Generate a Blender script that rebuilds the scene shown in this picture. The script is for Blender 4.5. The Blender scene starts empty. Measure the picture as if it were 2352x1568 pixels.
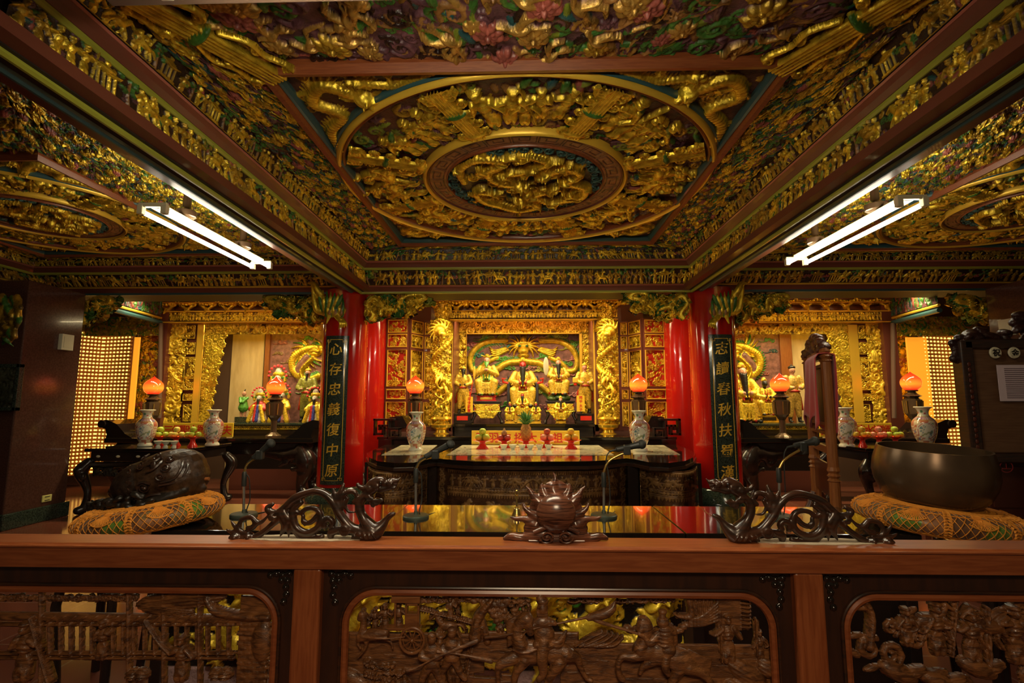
import bpy, bmesh, math, random
import numpy as np
from mathutils import Vector, Matrix, Euler
R = math.radians
PI = math.pi
SC = bpy.context.scene
COL = SC.collection

# ---------------- camera, world, exposure, lights ----------------
FPX, CXP, CYP, VX, VY, CH = 1180.0, 1176.0, 784.0, 1207.0, 925.0, 1.35
PITCH = math.atan((VY - CYP) / FPX)
YAW = math.atan((VX - CXP) / FPX)
cam_d = bpy.data.cameras.new('camera')
cam = bpy.data.objects.new('camera', cam_d)
COL.objects.link(cam)
cam.location = (0, 0, CH)
cam.rotation_euler = (PI / 2 + PITCH, 0, YAW)
cam_d.sensor_width = 36
cam_d.lens = 36 * FPX / 2352
cam_d.clip_start = 0.05
SC.camera = cam
SC.view_settings.view_transform = 'Standard'
SC.view_settings.look = 'None'
SC.view_settings.exposure = 0.55
SC.view_settings.gamma = 1
SC.view_settings.use_curve_mapping = False
SC.cycles.max_bounces = 6
SC.cycles.diffuse_bounces = 3
SC.cycles.glossy_bounces = 3
SC.cycles.sample_clamp_indirect = 4
wd = bpy.data.worlds.new('world')
SC.world = wd
wd.use_nodes = True
wd.node_tree.nodes['Background'].inputs[0].default_value = (1.0, 0.72, 0.42, 1)
wd.node_tree.nodes['Background'].inputs[1].default_value = 0.035

def area(loc, rot, sx, sy, power, col, spread=PI):
    l = bpy.data.lights.new('unseen_light', 'AREA')
    l.shape = 'RECTANGLE'; l.size = sx; l.size_y = sy
    l.energy = power; l.color = col; l.spread = spread
    o = bpy.data.objects.new('unseen_light', l)
    o.location = loc; o.rotation_euler = rot
    COL.objects.link(o)
    return o
WARM = (1.0, 0.80, 0.42)
# concealed strip lights behind the lintels, shining on the shrines
area((-0.02, 7.3, 3.05), (R(-30), 0, 0), 3.4, 0.25, 130, WARM)
area((-0.02, 8.42, 2.84), (R(-20), 0, 0), 2.0, 0.16, 34, WARM)
for s in (-1, 1):
    area((s * 4.6, 7.3, 3.05), (R(-30), 0, 0), 3.0, 0.25, 75, WARM)
    area((s * 4.1, 8.45, 2.72), (R(-15), 0, 0), 1.8, 0.16, 30, WARM)
# weak fill light added unseen behind the camera, for the railing front
area((0.12, -0.55, 2.15), (R(42), 0, 0), 0.6, 0.3, 13, (1.0, 0.76, 0.48))

RM = cam.rotation_euler.to_matrix()
def ray(px, py):
    return RM @ Vector(((px - CXP) / FPX, -(py - CYP) / FPX, -1))
def at(px, py, Y):
    d = ray(px, py); t = Y / d.y
    return Vector((d.x * t, Y, CH + d.z * t))
def atz(px, py, z):
    d = ray(px, py); t = (z - CH) / d.z
    return Vector((d.x * t, d.y * t, z))
def atx(px, py, x):
    d = ray(px, py); t = x / d.x
    return Vector((x, d.y * t, CH + d.z * t))
def mpp(Y):      # metres for one photo pixel at depth Y
    return Y / FPX

# ---------------- materials ----------------
MATS = {}
def newmat(name):
    m = bpy.data.materials.new(name); m.use_nodes = True
    MATS[name] = m
    nt = m.node_tree
    return m, nt, nt.nodes['Principled BSDF']
def setp(b, **k):
    names = dict(col='Base Color', metal='Metallic', rough='Roughness', coat='Coat Weight', coatr='Coat Roughness',
                 em='Emission Color', es='Emission Strength', spec='Specular IOR Level', trans='Transmission Weight', sub='Subsurface Weight', alpha='Alpha', sheen='Sheen Weight')
    for a, v in k.items():
        if a in ('col', 'em'): v = (v[0], v[1], v[2], 1)
        b.inputs[names[a]].default_value = v
def bump(nt, b, scale, strength, dist=0.01, kind='noise', detail=6, coords='Object', stretch=None):
    tc = nt.nodes.new('ShaderNodeTexCoord')
    mp = nt.nodes.new('ShaderNodeMapping')
    nt.links.new(tc.outputs[coords], mp.inputs[0])
    if stretch: mp.inputs['Scale'].default_value = stretch
    if kind == 'noise':
        t = nt.nodes.new('ShaderNodeTexNoise'); t.inputs['Scale'].default_value = scale; t.inputs['Detail'].default_value = detail
    elif kind == 'voronoi':
        t = nt.nodes.new('ShaderNodeTexVoronoi'); t.inputs['Scale'].default_value = scale
    nt.links.new(mp.outputs[0], t.inputs['Vector'])
    bp = nt.nodes.new('ShaderNodeBump'); bp.inputs['Strength'].default_value = strength; bp.inputs['Distance'].default_value = dist
    nt.links.new(t.outputs[0], bp.inputs['Height'])
    nt.links.new(bp.outputs[0], b.inputs['Normal'])
    return t, mp
def simple(name, col, rough=0.4, metal=0, coat=0, noise=None, var=None, **k):
    m, nt, b = newmat(name)
    setp(b, col=col, rough=rough, metal=metal, coat=coat, **k)
    if noise: bump(nt, b, *noise)
    if var:   # var=(scale, (r,g,b) second colour, stretch)
        tc = nt.nodes.new('ShaderNodeTexCoord'); mp = nt.nodes.new('ShaderNodeMapping')
        mp.inputs['Scale'].default_value = var[2]
        t = nt.nodes.new('ShaderNodeTexNoise'); t.inputs['Scale'].default_value = var[0]; t.inputs['Detail'].default_value = 8
        t.inputs['Distortion'].default_value = var[3] if len(var) > 3 else 0
        rp = nt.nodes.new('ShaderNodeValToRGB')
        rp.color_ramp.elements[0].position = 0.38; rp.color_ramp.elements[1].position = 0.62
        rp.color_ramp.elements[0].color = (*col, 1); rp.color_ramp.elements[1].color = (*var[1], 1)
        nt.links.new(tc.outputs['Object'], mp.inputs[0]); nt.links.new(mp.outputs[0], t.inputs['Vector'])
        nt.links.new(t.outputs[0], rp.inputs[0]); nt.links.new(rp.outputs[0], b.inputs['Base Color'])
    return m
def emis(name, col, strength, base=(0.8, 0.8, 0.8)):
    m, nt, b = newmat(name); setp(b, col=base, em=col, es=strength, rough=0.4); return m
def paintmat(name, rough=0.34, bscale=60, bstr=0.5, coat=0.0, ns=9, lo=0.55, hi=1.35):
    m, nt, b = newmat(name)
    a = nt.nodes.new('ShaderNodeAttribute'); a.attribute_name = 'Col'
    n = nt.nodes.new('ShaderNodeTexNoise'); n.inputs['Scale'].default_value = ns; n.inputs['Detail'].default_value = 5
    tc = nt.nodes.new('ShaderNodeTexCoord'); nt.links.new(tc.outputs['Object'], n.inputs['Vector'])
    mr = nt.nodes.new('ShaderNodeMapRange'); mr.inputs[1].default_value = .3; mr.inputs[2].default_value = .7; mr.inputs[3].default_value = lo; mr.inputs[4].default_value = hi
    nt.links.new(n.outputs[0], mr.inputs[0])
    mx = nt.nodes.new('ShaderNodeVectorMath'); mx.operation = 'SCALE'
    nt.links.new(a.outputs['Color'], mx.inputs[0]); nt.links.new(mr.outputs[0], mx.inputs['Scale'])
    nt.links.new(mx.outputs[0], b.inputs['Base Color'])
    nt.links.new(a.outputs['Alpha'], b.inputs['Metallic'])
    b.inputs['Roughness'].default_value = rough
    b.inputs['Coat Weight'].default_value = coat
    if bstr: bump(nt, b, bscale, bstr, 0.006)
    return m
paintmat('painted_carving', 0.27, 70, 0.75, ns=14, lo=.5, hi=1.25)
paintmat('painted_smooth', 0.36, 30, 0.9, ns=48, lo=.42, hi=1.2)
paintmat('porcelain', 0.12, 60, 0.0, 0.6, lo=.95, hi=1.05)
simple('gold', (0.95, 0.62, 0.06), 0.25, 0.75, noise=(60, 0.35, 0.004))
simple('gold_bright', (0.95, 0.60, 0.06), 0.35, 0.35)
simple('red_lacquer', (0.44, 0.010, 0.006), 0.13, 0, 0.8, noise=(1.5, 0.08, 0.02))
simple('vermilion', (0.75, 0.03, 0.015), 0.2, 0, 0.4)
simple('ebony', (0.022, 0.012, 0.008), 0.24, 0, 0.35, var=(14, (0.05, 0.018, 0.008), (1, 1, 9)), coatr=0.3)
simple('black_lacquer', (0.010, 0.007, 0.005), 0.10, 0, 0.6)
simple('black_wood', (0.016, 0.010, 0.008), 0.25, 0, 0.3)
simple('dark_red_wood', (0.09, 0.022, 0.010), 0.28, 0, 0.2)
simple('rosewood', (0.30, 0.085, 0.026), 0.30, 0, 0.35, var=(9, (0.22, 0.055, 0.016), (1, 12, 12), 0.6), coatr=0.3)
simple('rosewood_post', (0.30, 0.085, 0.026), 0.30, 0, 0.35, var=(9, (0.22, 0.055, 0.016), (12, 12, 1), 0.6))
simple('frame_wood', (0.028, 0.012, 0.008), 0.28, 0, 0.3, var=(6, (0.045, 0.016, 0.008), (8, 8, 1), 0.6), coatr=0.3)
simple('walnut', (0.26, 0.10, 0.03), 0.30, 0, 0.3, noise=(30, 0.3, 0.003), var=(8, (0.17, 0.06, 0.02), (2, 8, 14), 0.8))
simple('stand_wood', (0.36, 0.13, 0.035), 0.35, 0, 0.2, var=(8, (0.28, 0.09, 0.022), (10, 10, 1)))
simple('zebra_wood', (0.035, 0.012, 0.007), 0.24, 0, 0.4, var=(30, (0.17, 0.06, 0.03), (0.5, 0.5, 7), 0.7), coatr=0.2)
simple('granite_brown', (0.060, 0.026, 0.018), 0.14, 0, 0.2, var=(60, (0.085, 0.038, 0.026), (1, 1, 1)))
simple('granite_green', (0.012, 0.020, 0.015), 0.12, 0, 0.3, var=(90, (0.05, 0.07, 0.05), (1, 1, 1)))
simple('mauve_wall', (0.30, 0.14, 0.12), 0.7)
simple('brown_wall', (0.13, 0.075, 0.048), 0.7)
simple('beige_panel', (0.88, 0.70, 0.36), 0.6, var=(3, (0.76, 0.58, 0.27), (4, 4, 1)))
simple('maroon_trim', (0.16, 0.045, 0.028), 0.35, 0, 0.2)
simple('olive_trim', (0.34, 0.36, 0.04), 0.35, 0, 0.2)
simple('teal_trim', (0.03, 0.09, 0.10), 0.35, 0, 0.2)
simple('rose_trim', (0.42, 0.13, 0.09), 0.35, 0, 0.2)
simple('dark_slab', (0.02, 0.010, 0.007), 0.6)
simple('steel', (0.55, 0.55, 0.5), 0.3, 0.9)
simple('brass', (0.70, 0.48, 0.14), 0.25, 0.9)
simple('bronze', (0.10, 0.062, 0.034), 0.27, 0.5, noise=(8, 0.06, 0.01), var=(5, (0.15, 0.09, 0.045), (1, 1, 1)))
simple('black_plastic', (0.025, 0.026, 0.022), 0.45)
simple('mic_mesh', (0.05, 0.052, 0.045), 0.5, 0.4, noise=(500, 1.0, 0.002))
simple('base_metal', (0.07, 0.085, 0.06), 0.4, 0.3)
simple('paper', (0.72, 0.58, 0.62), 0.7)
simple('ink', (0.12, 0.07, 0.09), 0.7)
simple('yellow_cloth', (0.90, 0.58, 0.03), 0.5)
simple('cloth_red', (0.60, 0.06, 0.06), 0.85, sheen=0.4, noise=(200, 0.3, 0.002))
simple('text_red', (0.65, 0.02, 0.012), 0.5)
simple('ivory', (0.72, 0.66, 0.45), 0.35)
simple('crochet', (0.80, 0.30, 0.030), 0.8, noise=(400, 0.6, 0.002))
simple('plastic_box', (0.62, 0.62, 0.45), 0.4)
simple('outlet_plate', (0.62, 0.58, 0.20), 0.35)
simple('leaf_green', (0.07, 0.22, 0.04), 0.4)
simple('lime', (0.26, 0.50, 0.035), 0.32, noise=(150, 0.2, 0.002), var=(6, (0.55, 0.55, 0.04), (1, 1, 1)))
simple('orange_fruit', (0.62, 0.50, 0.04), 0.32, noise=(150, 0.2, 0.002), var=(6, (0.78, 0.42, 0.03), (1, 1, 1)))
simple('mango', (0.80, 0.52, 0.10), 0.32, var=(5, (0.66, 0.60, 0.08), (1, 1, 1)))
simple('red_apple', (0.28, 0.025, 0.015), 0.18, 0, 0.4, var=(6, (0.42, 0.06, 0.03), (1, 1, 1)))
simple('pink_apple', (0.62, 0.12, 0.08), 0.22, 0, 0.3, var=(9, (0.75, 0.32, 0.16), (1, 1, 1)))
simple('pear', (0.40, 0.24, 0.07), 0.4, var=(20, (0.28, 0.12, 0.05), (1, 1, 1)))
simple('stem_brown', (0.10, 0.05, 0.02), 0.7)
simple('white_ware', (0.80, 0.78, 0.62), 0.15, 0, 0.5)
simple('grain', (0.62, 0.44, 0.18), 0.7, noise=(150, 1.0, 0.004))
simple('dried_red', (0.22, 0.03, 0.02), 0.6, noise=(150, 1.0, 0.004))
simple('extinguisher_red', (0.55, 0.02, 0.015), 0.25)
simple('lace', (0.42, 0.33, 0.22), 0.8, noise=(400, .8, .001))
def woodcarve():
    m, nt, b = newmat('walnut_paint')
    tc = nt.nodes.new('ShaderNodeTexCoord'); mp = nt.nodes.new('ShaderNodeMapping'); mp.inputs['Scale'].default_value = (2, 8, 9)
    n = nt.nodes.new('ShaderNodeTexNoise'); n.inputs['Scale'].default_value = 9; n.inputs['Detail'].default_value = 9; n.inputs['Distortion'].default_value = 1.2
    rp = nt.nodes.new('ShaderNodeValToRGB'); e = rp.color_ramp.elements
    e[0].position = .36; e[0].color = (.075, .028, .010, 1); e[1].position = .66; e[1].color = (.28, .11, .034, 1)
    nt.links.new(tc.outputs['Object'], mp.inputs[0]); nt.links.new(mp.outputs[0], n.inputs['Vector']); nt.links.new(n.outputs[0], rp.inputs[0]); nt.links.new(rp.outputs[0], b.inputs['Base Color'])
    n2 = nt.nodes.new('ShaderNodeTexNoise'); n2.inputs['Scale'].default_value = 55; n2.inputs['Detail'].default_value = 8
    nt.links.new(mp.outputs[0], n2.inputs['Vector'])
    bp = nt.nodes.new('ShaderNodeBump'); bp.inputs['Strength'].default_value = .5; bp.inputs['Distance'].default_value = .0035
    nt.links.new(n2.outputs[0], bp.inputs['Height']); nt.links.new(bp.outputs[0], b.inputs['Normal'])
    setp(b, rough=0.33, coat=0.25, coatr=0.15)
woodcarve()
emis('tube', (1.0, 0.90, 0.68), 24)
emis('led', (1.0, 0.58, 0.11), 1.9, (0.9, 0.5, 0.1))
emis('tube_near', (1.0, 0.90, 0.66), 62)
simple('pineapple_skin', (0.55, 0.27, 0.05), 0.45, var=(30, (0.36, 0.14, 0.03), (1, 1, 1)))
simple('board_brown', (0.17, 0.085, 0.04), 0.4, 0, 0.1, var=(8, (0.13, 0.06, 0.028), (1, 1, 10)))
emis('led_panel', (1.0, 0.36, 0.02), 0.6, (0.8, 0.3, 0.02))
simple('panel_amber', (0.22, 0.075, 0.012), 0.35, 0.3)

# bud lamp glass: orange red at the tip and foot, amber where the bulb sits
m, nt, b = newmat('bud_glass')
tc = nt.nodes.new('ShaderNodeTexCoord'); sp = nt.nodes.new('ShaderNodeSeparateXYZ')
nt.links.new(tc.outputs['Generated'], sp.inputs[0])
rp = nt.nodes.new('ShaderNodeValToRGB')
e = rp.color_ramp.elements
e[0].position = 0.05; e[0].color = (0.85, 0.035, 0.008, 1); e[1].position = 0.95; e[1].color = (0.65, 0.012, 0.004, 1)
x = e.new(0.32); x.color = (1.0, 0.26, 0.02, 1)
x = e.new(0.6); x.color = (0.85, 0.06, 0.01, 1)
nt.links.new(sp.outputs[2], rp.inputs[0]); nt.links.new(rp.outputs[0], b.inputs['Base Color'])
nt.links.new(rp.outputs[0], b.inputs['Emission Color'])
setp(b, rough=0.1, coat=0.8, es=0.85)
# floor tiles
m, nt, b = newmat('floor_tile')
tc = nt.nodes.new('ShaderNodeTexCoord'); br = nt.nodes.new('ShaderNodeTexBrick')
br.offset = 0; br.inputs['Scale'].default_value = 1.0; br.inputs['Brick Width'].default_value = 0.6; br.inputs['Row Height'].default_value = 0.6
br.inputs['Mortar Size'].default_value = 0.006
br.inputs['Color1'].default_value = (0.17, 0.052, 0.030, 1); br.inputs['Color2'].default_value = (0.15, 0.045, 0.026, 1); br.inputs['Mortar'].default_value = (0.2, 0.1, 0.07, 1)
nt.links.new(tc.outputs['Object'], br.inputs['Vector']); nt.links.new(br.outputs[0], b.inputs['Base Color'])
setp(b, rough=0.12)
# marble
m, nt, b = newmat('marble')
tc = nt.nodes.new('ShaderNodeTexCoord'); n = nt.nodes.new('ShaderNodeTexNoise'); n.inputs['Scale'].default_value = 2.2; n.inputs['Detail'].default_value = 6; n.inputs['Distortion'].default_value = 2.5
rp = nt.nodes.new('ShaderNodeValToRGB'); e = rp.color_ramp.elements
e[0].position = 0.47; e[0].color = (0.62, 0.55, 0.36, 1); e[1].position = 0.53; e[1].color = (0.64, 0.57, 0.38, 1)
x = e.new(0.5); x.color = (0.22, 0.19, 0.12, 1)
nt.links.new(tc.outputs['Object'], n.inputs['Vector']); nt.links.new(n.outputs[0], rp.inputs[0]); nt.links.new(rp.outputs[0], b.inputs['Base Color'])
setp(b, rough=0.08)
# brocade of the cushions
m, nt, b = newmat('brocade')
tc = nt.nodes.new('ShaderNodeTexCoord'); v = nt.nodes.new('ShaderNodeTexVoronoi'); v.inputs['Scale'].default_value = 11
rp = nt.nodes.new('ShaderNodeValToRGB'); rp.color_ramp.interpolation = 'CONSTANT'; e = rp.color_ramp.elements
e[0].position = 0; e[0].color = (0.20, 0.13, 0.05, 1); e[1].position = 0.55; e[1].color = (0.28, 0.13, 0.06, 1)
x = e.new(0.75); x.color = (0.10, 0.20, 0.02, 1); x = e.new(0.35); x.color = (0.13, 0.06, 0.03, 1)
nt.links.new(tc.outputs['Object'], v.inputs['Vector']); nt.links.new(v.outputs['Color'], rp.inputs[0]); nt.links.new(rp.outputs[0], b.inputs['Base Color'])
setp(b, rough=0.3, sheen=0.3)

# ---------------- object helpers ----------------
WORK = bpy.data.scenes.new('work')
def bake(o):     # mesh of one object with its modifiers, evaluated on its own
    WORK.collection.objects.link(o)
    vl = WORK.view_layers[0]; vl.update(); dg = vl.depsgraph
    me = bpy.data.meshes.new_from_object(o.evaluated_get(dg))
    WORK.collection.objects.unlink(o)
    return me
def link(name, me, mat, parent=None, smooth=False):
    o = bpy.data.objects.new(name, me); COL.objects.link(o)
    if mat and not me.materials: me.materials.append(MATS[mat])
    if parent is not None: o.parent = parent
    if smooth: me.polygons.foreach_set('use_smooth', np.ones(len(me.polygons), dtype=bool))
    return o
def empty(name, loc, label, cat, group=None, rz=0, kind=None):
    o = bpy.data.objects.new(name, None); COL.objects.link(o)
    o.empty_display_size = 0.1
    o.location = loc; o.rotation_euler = (0, 0, rz)
    return tag(o, label, cat, group, kind)
def tag(o, label=None, cat=None, group=None, kind=None):
    if label: o['label'] = label
    if cat: o['category'] = cat
    if group: o['group'] = group
    if kind: o['kind'] = kind
    return o
class MB:
    """collects shapes; coordinates are local to the parent (pass off = world base to subtract)"""
    def __init__(s, off=(0, 0, 0)):
        s.bm = bmesh.new(); s.off = Vector(off)
    def box(s, lo, hi, bev=0, rot=None):
        lo = Vector(lo); hi = Vector(hi); c = (lo + hi) / 2; d = hi - lo
        t = bmesh.ops.create_cube(s.bm, size=1)['verts']
        for v in t: v.co = Vector((v.co.x * d.x, v.co.y * d.y, v.co.z * d.z))
        if bev > 0:
            es = list({e for v in t for e in v.link_edges})
            r = bmesh.ops.bevel(s.bm, geom=es, offset=bev, segments=2, affect='EDGES', profile=0.5)
            t = list({v for f in r['faces'] for v in f.verts} | {v for v in t if v.is_valid})
        for v in t:
            if rot is not None: v.co = rot @ v.co
            v.co += c - s.off
        return s
    def prism(s, pts, y0, y1, axis='y', bev=0):
        """2D outline pts (x,z) extruded between y0 and y1 (axis y), or (x,y) along z"""
        def mk(p, d): return Vector((p[0], d, p[1])) if axis == 'y' else (Vector((p[0], p[1], d)) if axis == 'z' else Vector((d, p[0], p[1])))
        a = [s.bm.verts.new(mk(p, y0) - s.off) for p in pts]; b = [s.bm.verts.new(mk(p, y1) - s.off) for p in pts]
        fs = [s.bm.faces.new(a), s.bm.faces.new(b[::-1])]
        n = len(pts)
        for i in range(n): fs.append(s.bm.faces.new((a[i], b[i], b[(i + 1) % n], a[(i + 1) % n])))
        return s
    def lathe(s, prof, c=(0, 0, 0), seg=32, cap=True, mat=None, sx=1, sy=1):
        rings = []
        c = Vector(c)
        for r, z in prof:
            rings.append([])
            for i in range(seg):
                a = 2 * PI * i / seg
                p = Vector((r * math.cos(a) * sx, r * math.sin(a) * sy, z))
                if mat is not None: p = mat @ p
                rings[-1].append(s.bm.verts.new(p + c - s.off))
        for k in range(len(rings) - 1):
            for i in range(seg):
                j = (i + 1) % seg
                s.bm.faces.new((rings[k][i], rings[k][j], rings[k + 1][j], rings[k + 1][i]))
        if cap:
            s.bm.faces.new(rings[0][::-1]); s.bm.faces.new(rings[-1])
        return s
    def tube(s, pts, r, seg=8, closed=False, cap=True, flat=1.0):
        pts = [Vector(p) for p in pts]; n = len(pts)
        rr = r if hasattr(r, '__len__') else [r] * n
        up = None; rings = []
        for i in range(n):
            a = pts[(i - 1) % n] if (closed or i > 0) else pts[i]
            b = pts[(i + 1) % n] if (closed or i < n - 1) else pts[i]
            t = (b - a)
            t = t.normalized() if t.length > 1e-9 else Vector((0, 0, 1))
            if up is None:
                up = t.orthogonal().normalized()
                if abs(t.z) < 0.9: up = (Vector((0, 0, 1)) - t * t.z).normalized()
            else:
                up = (up - t * up.dot(t)); up = up.normalized() if up.length > 1e-6 else t.orthogonal().normalized()
            sd = t.cross(up)
            rings.append([s.bm.verts.new(pts[i] - s.off + (up * math.cos(2 * PI * k / seg) * flat + sd * math.sin(2 * PI * k / seg)) * rr[i]) for k in range(seg)])
        m = n if closed else n - 1
        for i in range(m):
            A = rings[i]; B = rings[(i + 1) % n]
            for k in range(seg):
                q = (k + 1) % seg
                s.bm.faces.new((A[k], A[q], B[q], B[k]))
        if cap and not closed:
            s.bm.faces.new(rings[0][::-1]); s.bm.faces.new(rings[-1])
        return s
    def ball(s, c, r, seg=16, sc=(1, 1, 1), rot=None):
        V, F = sphere_t(seg, max(4, seg // 2)); c = Vector(c); vs = []
        for v in V:
            p = Vector((v[0] * sc[0] * r, v[1] * sc[1] * r, v[2] * sc[2] * r))
            if rot is not None: p = rot @ p
            vs.append(s.bm.verts.new(p + c - s.off))
        for f in F: s.bm.faces.new([vs[i] for i in f])
        return s
    def quad(s, a, b, c, d):
        s.bm.faces.new([s.bm.verts.new(Vector(p) - s.off) for p in (a, b, c, d)]); return s
    def build(s, name, mat, parent=None, smooth=False, label=None, auto=None):
        bmesh.ops.recalc_face_normals(s.bm, faces=s.bm.faces)
        me = bpy.data.meshes.new(name); s.bm.to_mesh(me); s.bm.free()
        o = link(name, me, mat, parent, smooth)
        if smooth:
            try:
                me.set_sharp_from_angle(angle=R(40))
            except Exception: pass
        if label: o['label'] = label
        return o
def copy_tree(o, parent=None):
    c = o.copy(); COL.objects.link(c); c.parent = parent
    for ch in list(o.children): copy_tree(ch, c)
    return c
def catmull(pts, n=5):
    P = [np.array(p, float) for p in pts]
    if len(P) < 3: return [tuple(P[0] + (P[-1] - P[0]) * t / n) for t in range(n + 1)]
    P = [2 * P[0] - P[1]] + P + [2 * P[-1] - P[-2]]
    out = []
    for i in range(1, len(P) - 2):
        for k in range(n):
            t = k / n
            out.append(tuple(0.5 * ((2 * P[i]) + (-P[i - 1] + P[i + 1]) * t + (2 * P[i - 1] - 5 * P[i] + 4 * P[i + 1] - P[i + 2]) * t * t + (-P[i - 1] + 3 * P[i] - 3 * P[i + 1] + P[i + 2]) * t ** 3)))
    out.append(tuple(P[-2]))
    return out
def text_obj(name, s, size, mat, parent, fn, extrude=0.004, bold=0.0):
    """glyph mesh; fn maps local (x, y, z) of the text to the final place"""
    cu = bpy.data.curves.new(name, 'FONT'); cu.body = s; cu.size = size; cu.extrude = extrude; cu.align_x = 'CENTER'; cu.align_y = 'CENTER'
    cu.offset = bold; cu.resolution_u = 3
    t = bpy.data.objects.new(name, cu); me = bake(t)
    bpy.data.objects.remove(t); bpy.data.curves.remove(cu)
    xs = [v.co.x for v in me.vertices]; ys = [v.co.y for v in me.vertices]
    cx = (min(xs) + max(xs)) / 2 if xs else 0; cy = (min(ys) + max(ys)) / 2 if ys else 0
    for v in me.vertices: v.co = Vector(fn(v.co.x - cx, v.co.y - cy, v.co.z))
    me.materials.clear()
    return link(name, me, mat, parent)

# ---------------- carved relief generator ----------------
GOLD = (0.93, 0.65, 0.045, 0.70); DGOLD = (0.55, 0.34, 0.03, 0.6); GRN = (0.05, 0.16, 0.025, 0.0); DRK = (0.030, 0.012, 0.008, 0)
MAR = (0.085, 0.022, 0.015, 0); ROSE = (0.34, 0.085, 0.06, 0); TEAL = (0.02, 0.085, 0.085, 0); OLV = (0.19, 0.24, 0.02, 0.0); PUR = (0.13, 0.05, 0.06, 0)
BRN = (0.30, 0.14, 0.035, 0.0); WOODC = (0.21, 0.085, 0.028, 0); MAUVE = (0.30, 0.14, 0.12, 0); CRED = (0.55, 0.03, 0.015, 0); YEL = (0.98, 0.68, 0.05, 0.35)
class Relief:
    def __init__(s, w, h, res, ground=DRK, seed=0):
        s.w, s.h, s.res = w, h, res
        s.nx = int(w / res) + 1; s.ny = int(h / res) + 1
        s.H = np.zeros((s.ny, s.nx), np.float32); s.C = np.empty((s.ny, s.nx, 4), np.float32); s.C[:] = ground
        s.xs = np.linspace(0, w, s.nx, dtype=np.float32); s.ys = np.linspace(0, h, s.ny, dtype=np.float32)
        s.r = random.Random(seed)
    def win(s, x0, x1, y0, y1):
        i0 = max(0, int(x0 / s.res)); i1 = min(s.nx, int(x1 / s.res) + 2); j0 = max(0, int(y0 / s.res)); j1 = min(s.ny, int(y1 / s.res) + 2)
        if i1 <= i0 or j1 <= j0: return None
        return i0, i1, j0, j1
    def put(s, w, hh, m, col):
        i0, i1, j0, j1 = w
        Hs = s.H[j0:j1, i0:i1]
        u = m & (hh > Hs)
        Hs[u] = hh[u]; s.C[j0:j1, i0:i1][u] = col
    def ell(s, x, y, a, b, ang, ht, col, base=0.0, ridge=0, rfreq=6):
        m = max(a, b); w = s.win(x - m, x + m, y - m, y + m)
        if w is None: return
        X = s.xs[w[0]:w[1]][None, :] - x; Y = s.ys[w[2]:w[3]][:, None] - y
        c, q = math.cos(ang), math.sin(ang)
        u = (X * c + Y * q) / a; v = (-X * q + Y * c) / b
        d = u * u + v * v; mk = d < 1
        hh = base + ht * np.sqrt(np.maximum(0, 1 - d))
        if ridge: hh = hh - ridge * ht * np.abs(np.sin(v * rfreq + np.abs(u) * 2))
        s.put(w, hh, mk, col)
    def rect(s, x0, y0, x1, y1, ht, col, edge=0.004):
        w = s.win(x0, x1, y0, y1)
        if w is None: return
        X = s.xs[w[0]:w[1]][None, :]; Y = s.ys[w[2]:w[3]][:, None]
        d = np.minimum(np.minimum(X - x0, x1 - X), np.minimum(Y - y0, y1 - Y))
        s.put(w, ht * np.clip(d / edge, 0, 1), d > 0, col)
    def stroke(s, pts, r, ht, col, base=0.0, n=4, ridge=0, rf=0):
        """pts (x,y) or (x,y,r)"""
        if len(pts) > 2 and n > 1: pts = catmull(pts, n)
        N = len(pts)
        for k in range(N - 1):
            a = pts[k]; b = pts[k + 1]
            ra = a[2] if len(a) > 2 else r; rb = b[2] if len(b) > 2 else r
            ra = max(ra, s.res * 0.7); rb = max(rb, s.res * 0.7)
            m = max(ra, rb)
            w = s.win(min(a[0], b[0]) - m, max(a[0], b[0]) + m, min(a[1], b[1]) - m, max(a[1], b[1]) + m)
            if w is None: continue
            X = s.xs[w[0]:w[1]][None, :] - a[0]; Y = s.ys[w[2]:w[3]][:, None] - a[1]
            dx = b[0] - a[0]; dy = b[1] - a[1]; L = dx * dx + dy * dy + 1e-12
            t = np.clip((X * dx + Y * dy) / L, 0, 1)
            rr = ra + (rb - ra) * t
            d = ((X - t * dx) ** 2 + (Y - t * dy) ** 2) / (rr * rr)
            hh = base + ht * np.sqrt(np.maximum(0, 1 - d)) * (rr / m)
            s.put(w, hh, d < 1, col)
    def curl(s, x, y, rad, ang, col, w=None, ht=None, turns=1.4, flip=1, base=0):
        w = w or rad * 0.28; ht = ht or w
        pts = []
        n = 12
        for i in range(n + 1):
            t = i / n; a = ang + flip * t * turns * 2 * PI; q = rad * (1 - 0.82 * t)
            pts.append((x + q * math.cos(a), y + q * math.sin(a), w * (0.6 + 0.4 * math.sin(PI * min(1, t + .3)))))
        s.stroke(pts, w, ht, col, base, n=1)
    def cloud(s, x, y, sz, col, base=0):
        for k in range(3):
            s.curl(x + (k - 1) * sz * 0.8, y + s.r.uniform(-.2, .2) * sz, sz * s.r.uniform(.4, .6), s.r.uniform(0, 6.3), col, flip=s.r.choice((-1, 1)), base=base)
        s.stroke([(x - sz, y - sz * .2, sz * .15), (x - 2 * sz, y - sz * .5, sz * .1), (x - 3 * sz, y - sz * .3, sz * .02)], 0, sz * .15, col, base)
    def flower(s, x, y, rad, col, base=0.0, n=8):
        a0 = s.r.uniform(0, 6)
        for L, f in ((1.0, 1.0), (0.62, 1.25)):
            for k in range(n):
                a = a0 + k * 2 * PI / n + L
                s.ell(x + rad * .58 * L * math.cos(a), y + rad * .58 * L * math.sin(a), rad * .42 * L, rad * .27 * L, a, rad * .3 * f, col, base)
        s.ell(x, y, rad * .2, rad * .2, 0, rad * .55, col, base)
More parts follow.
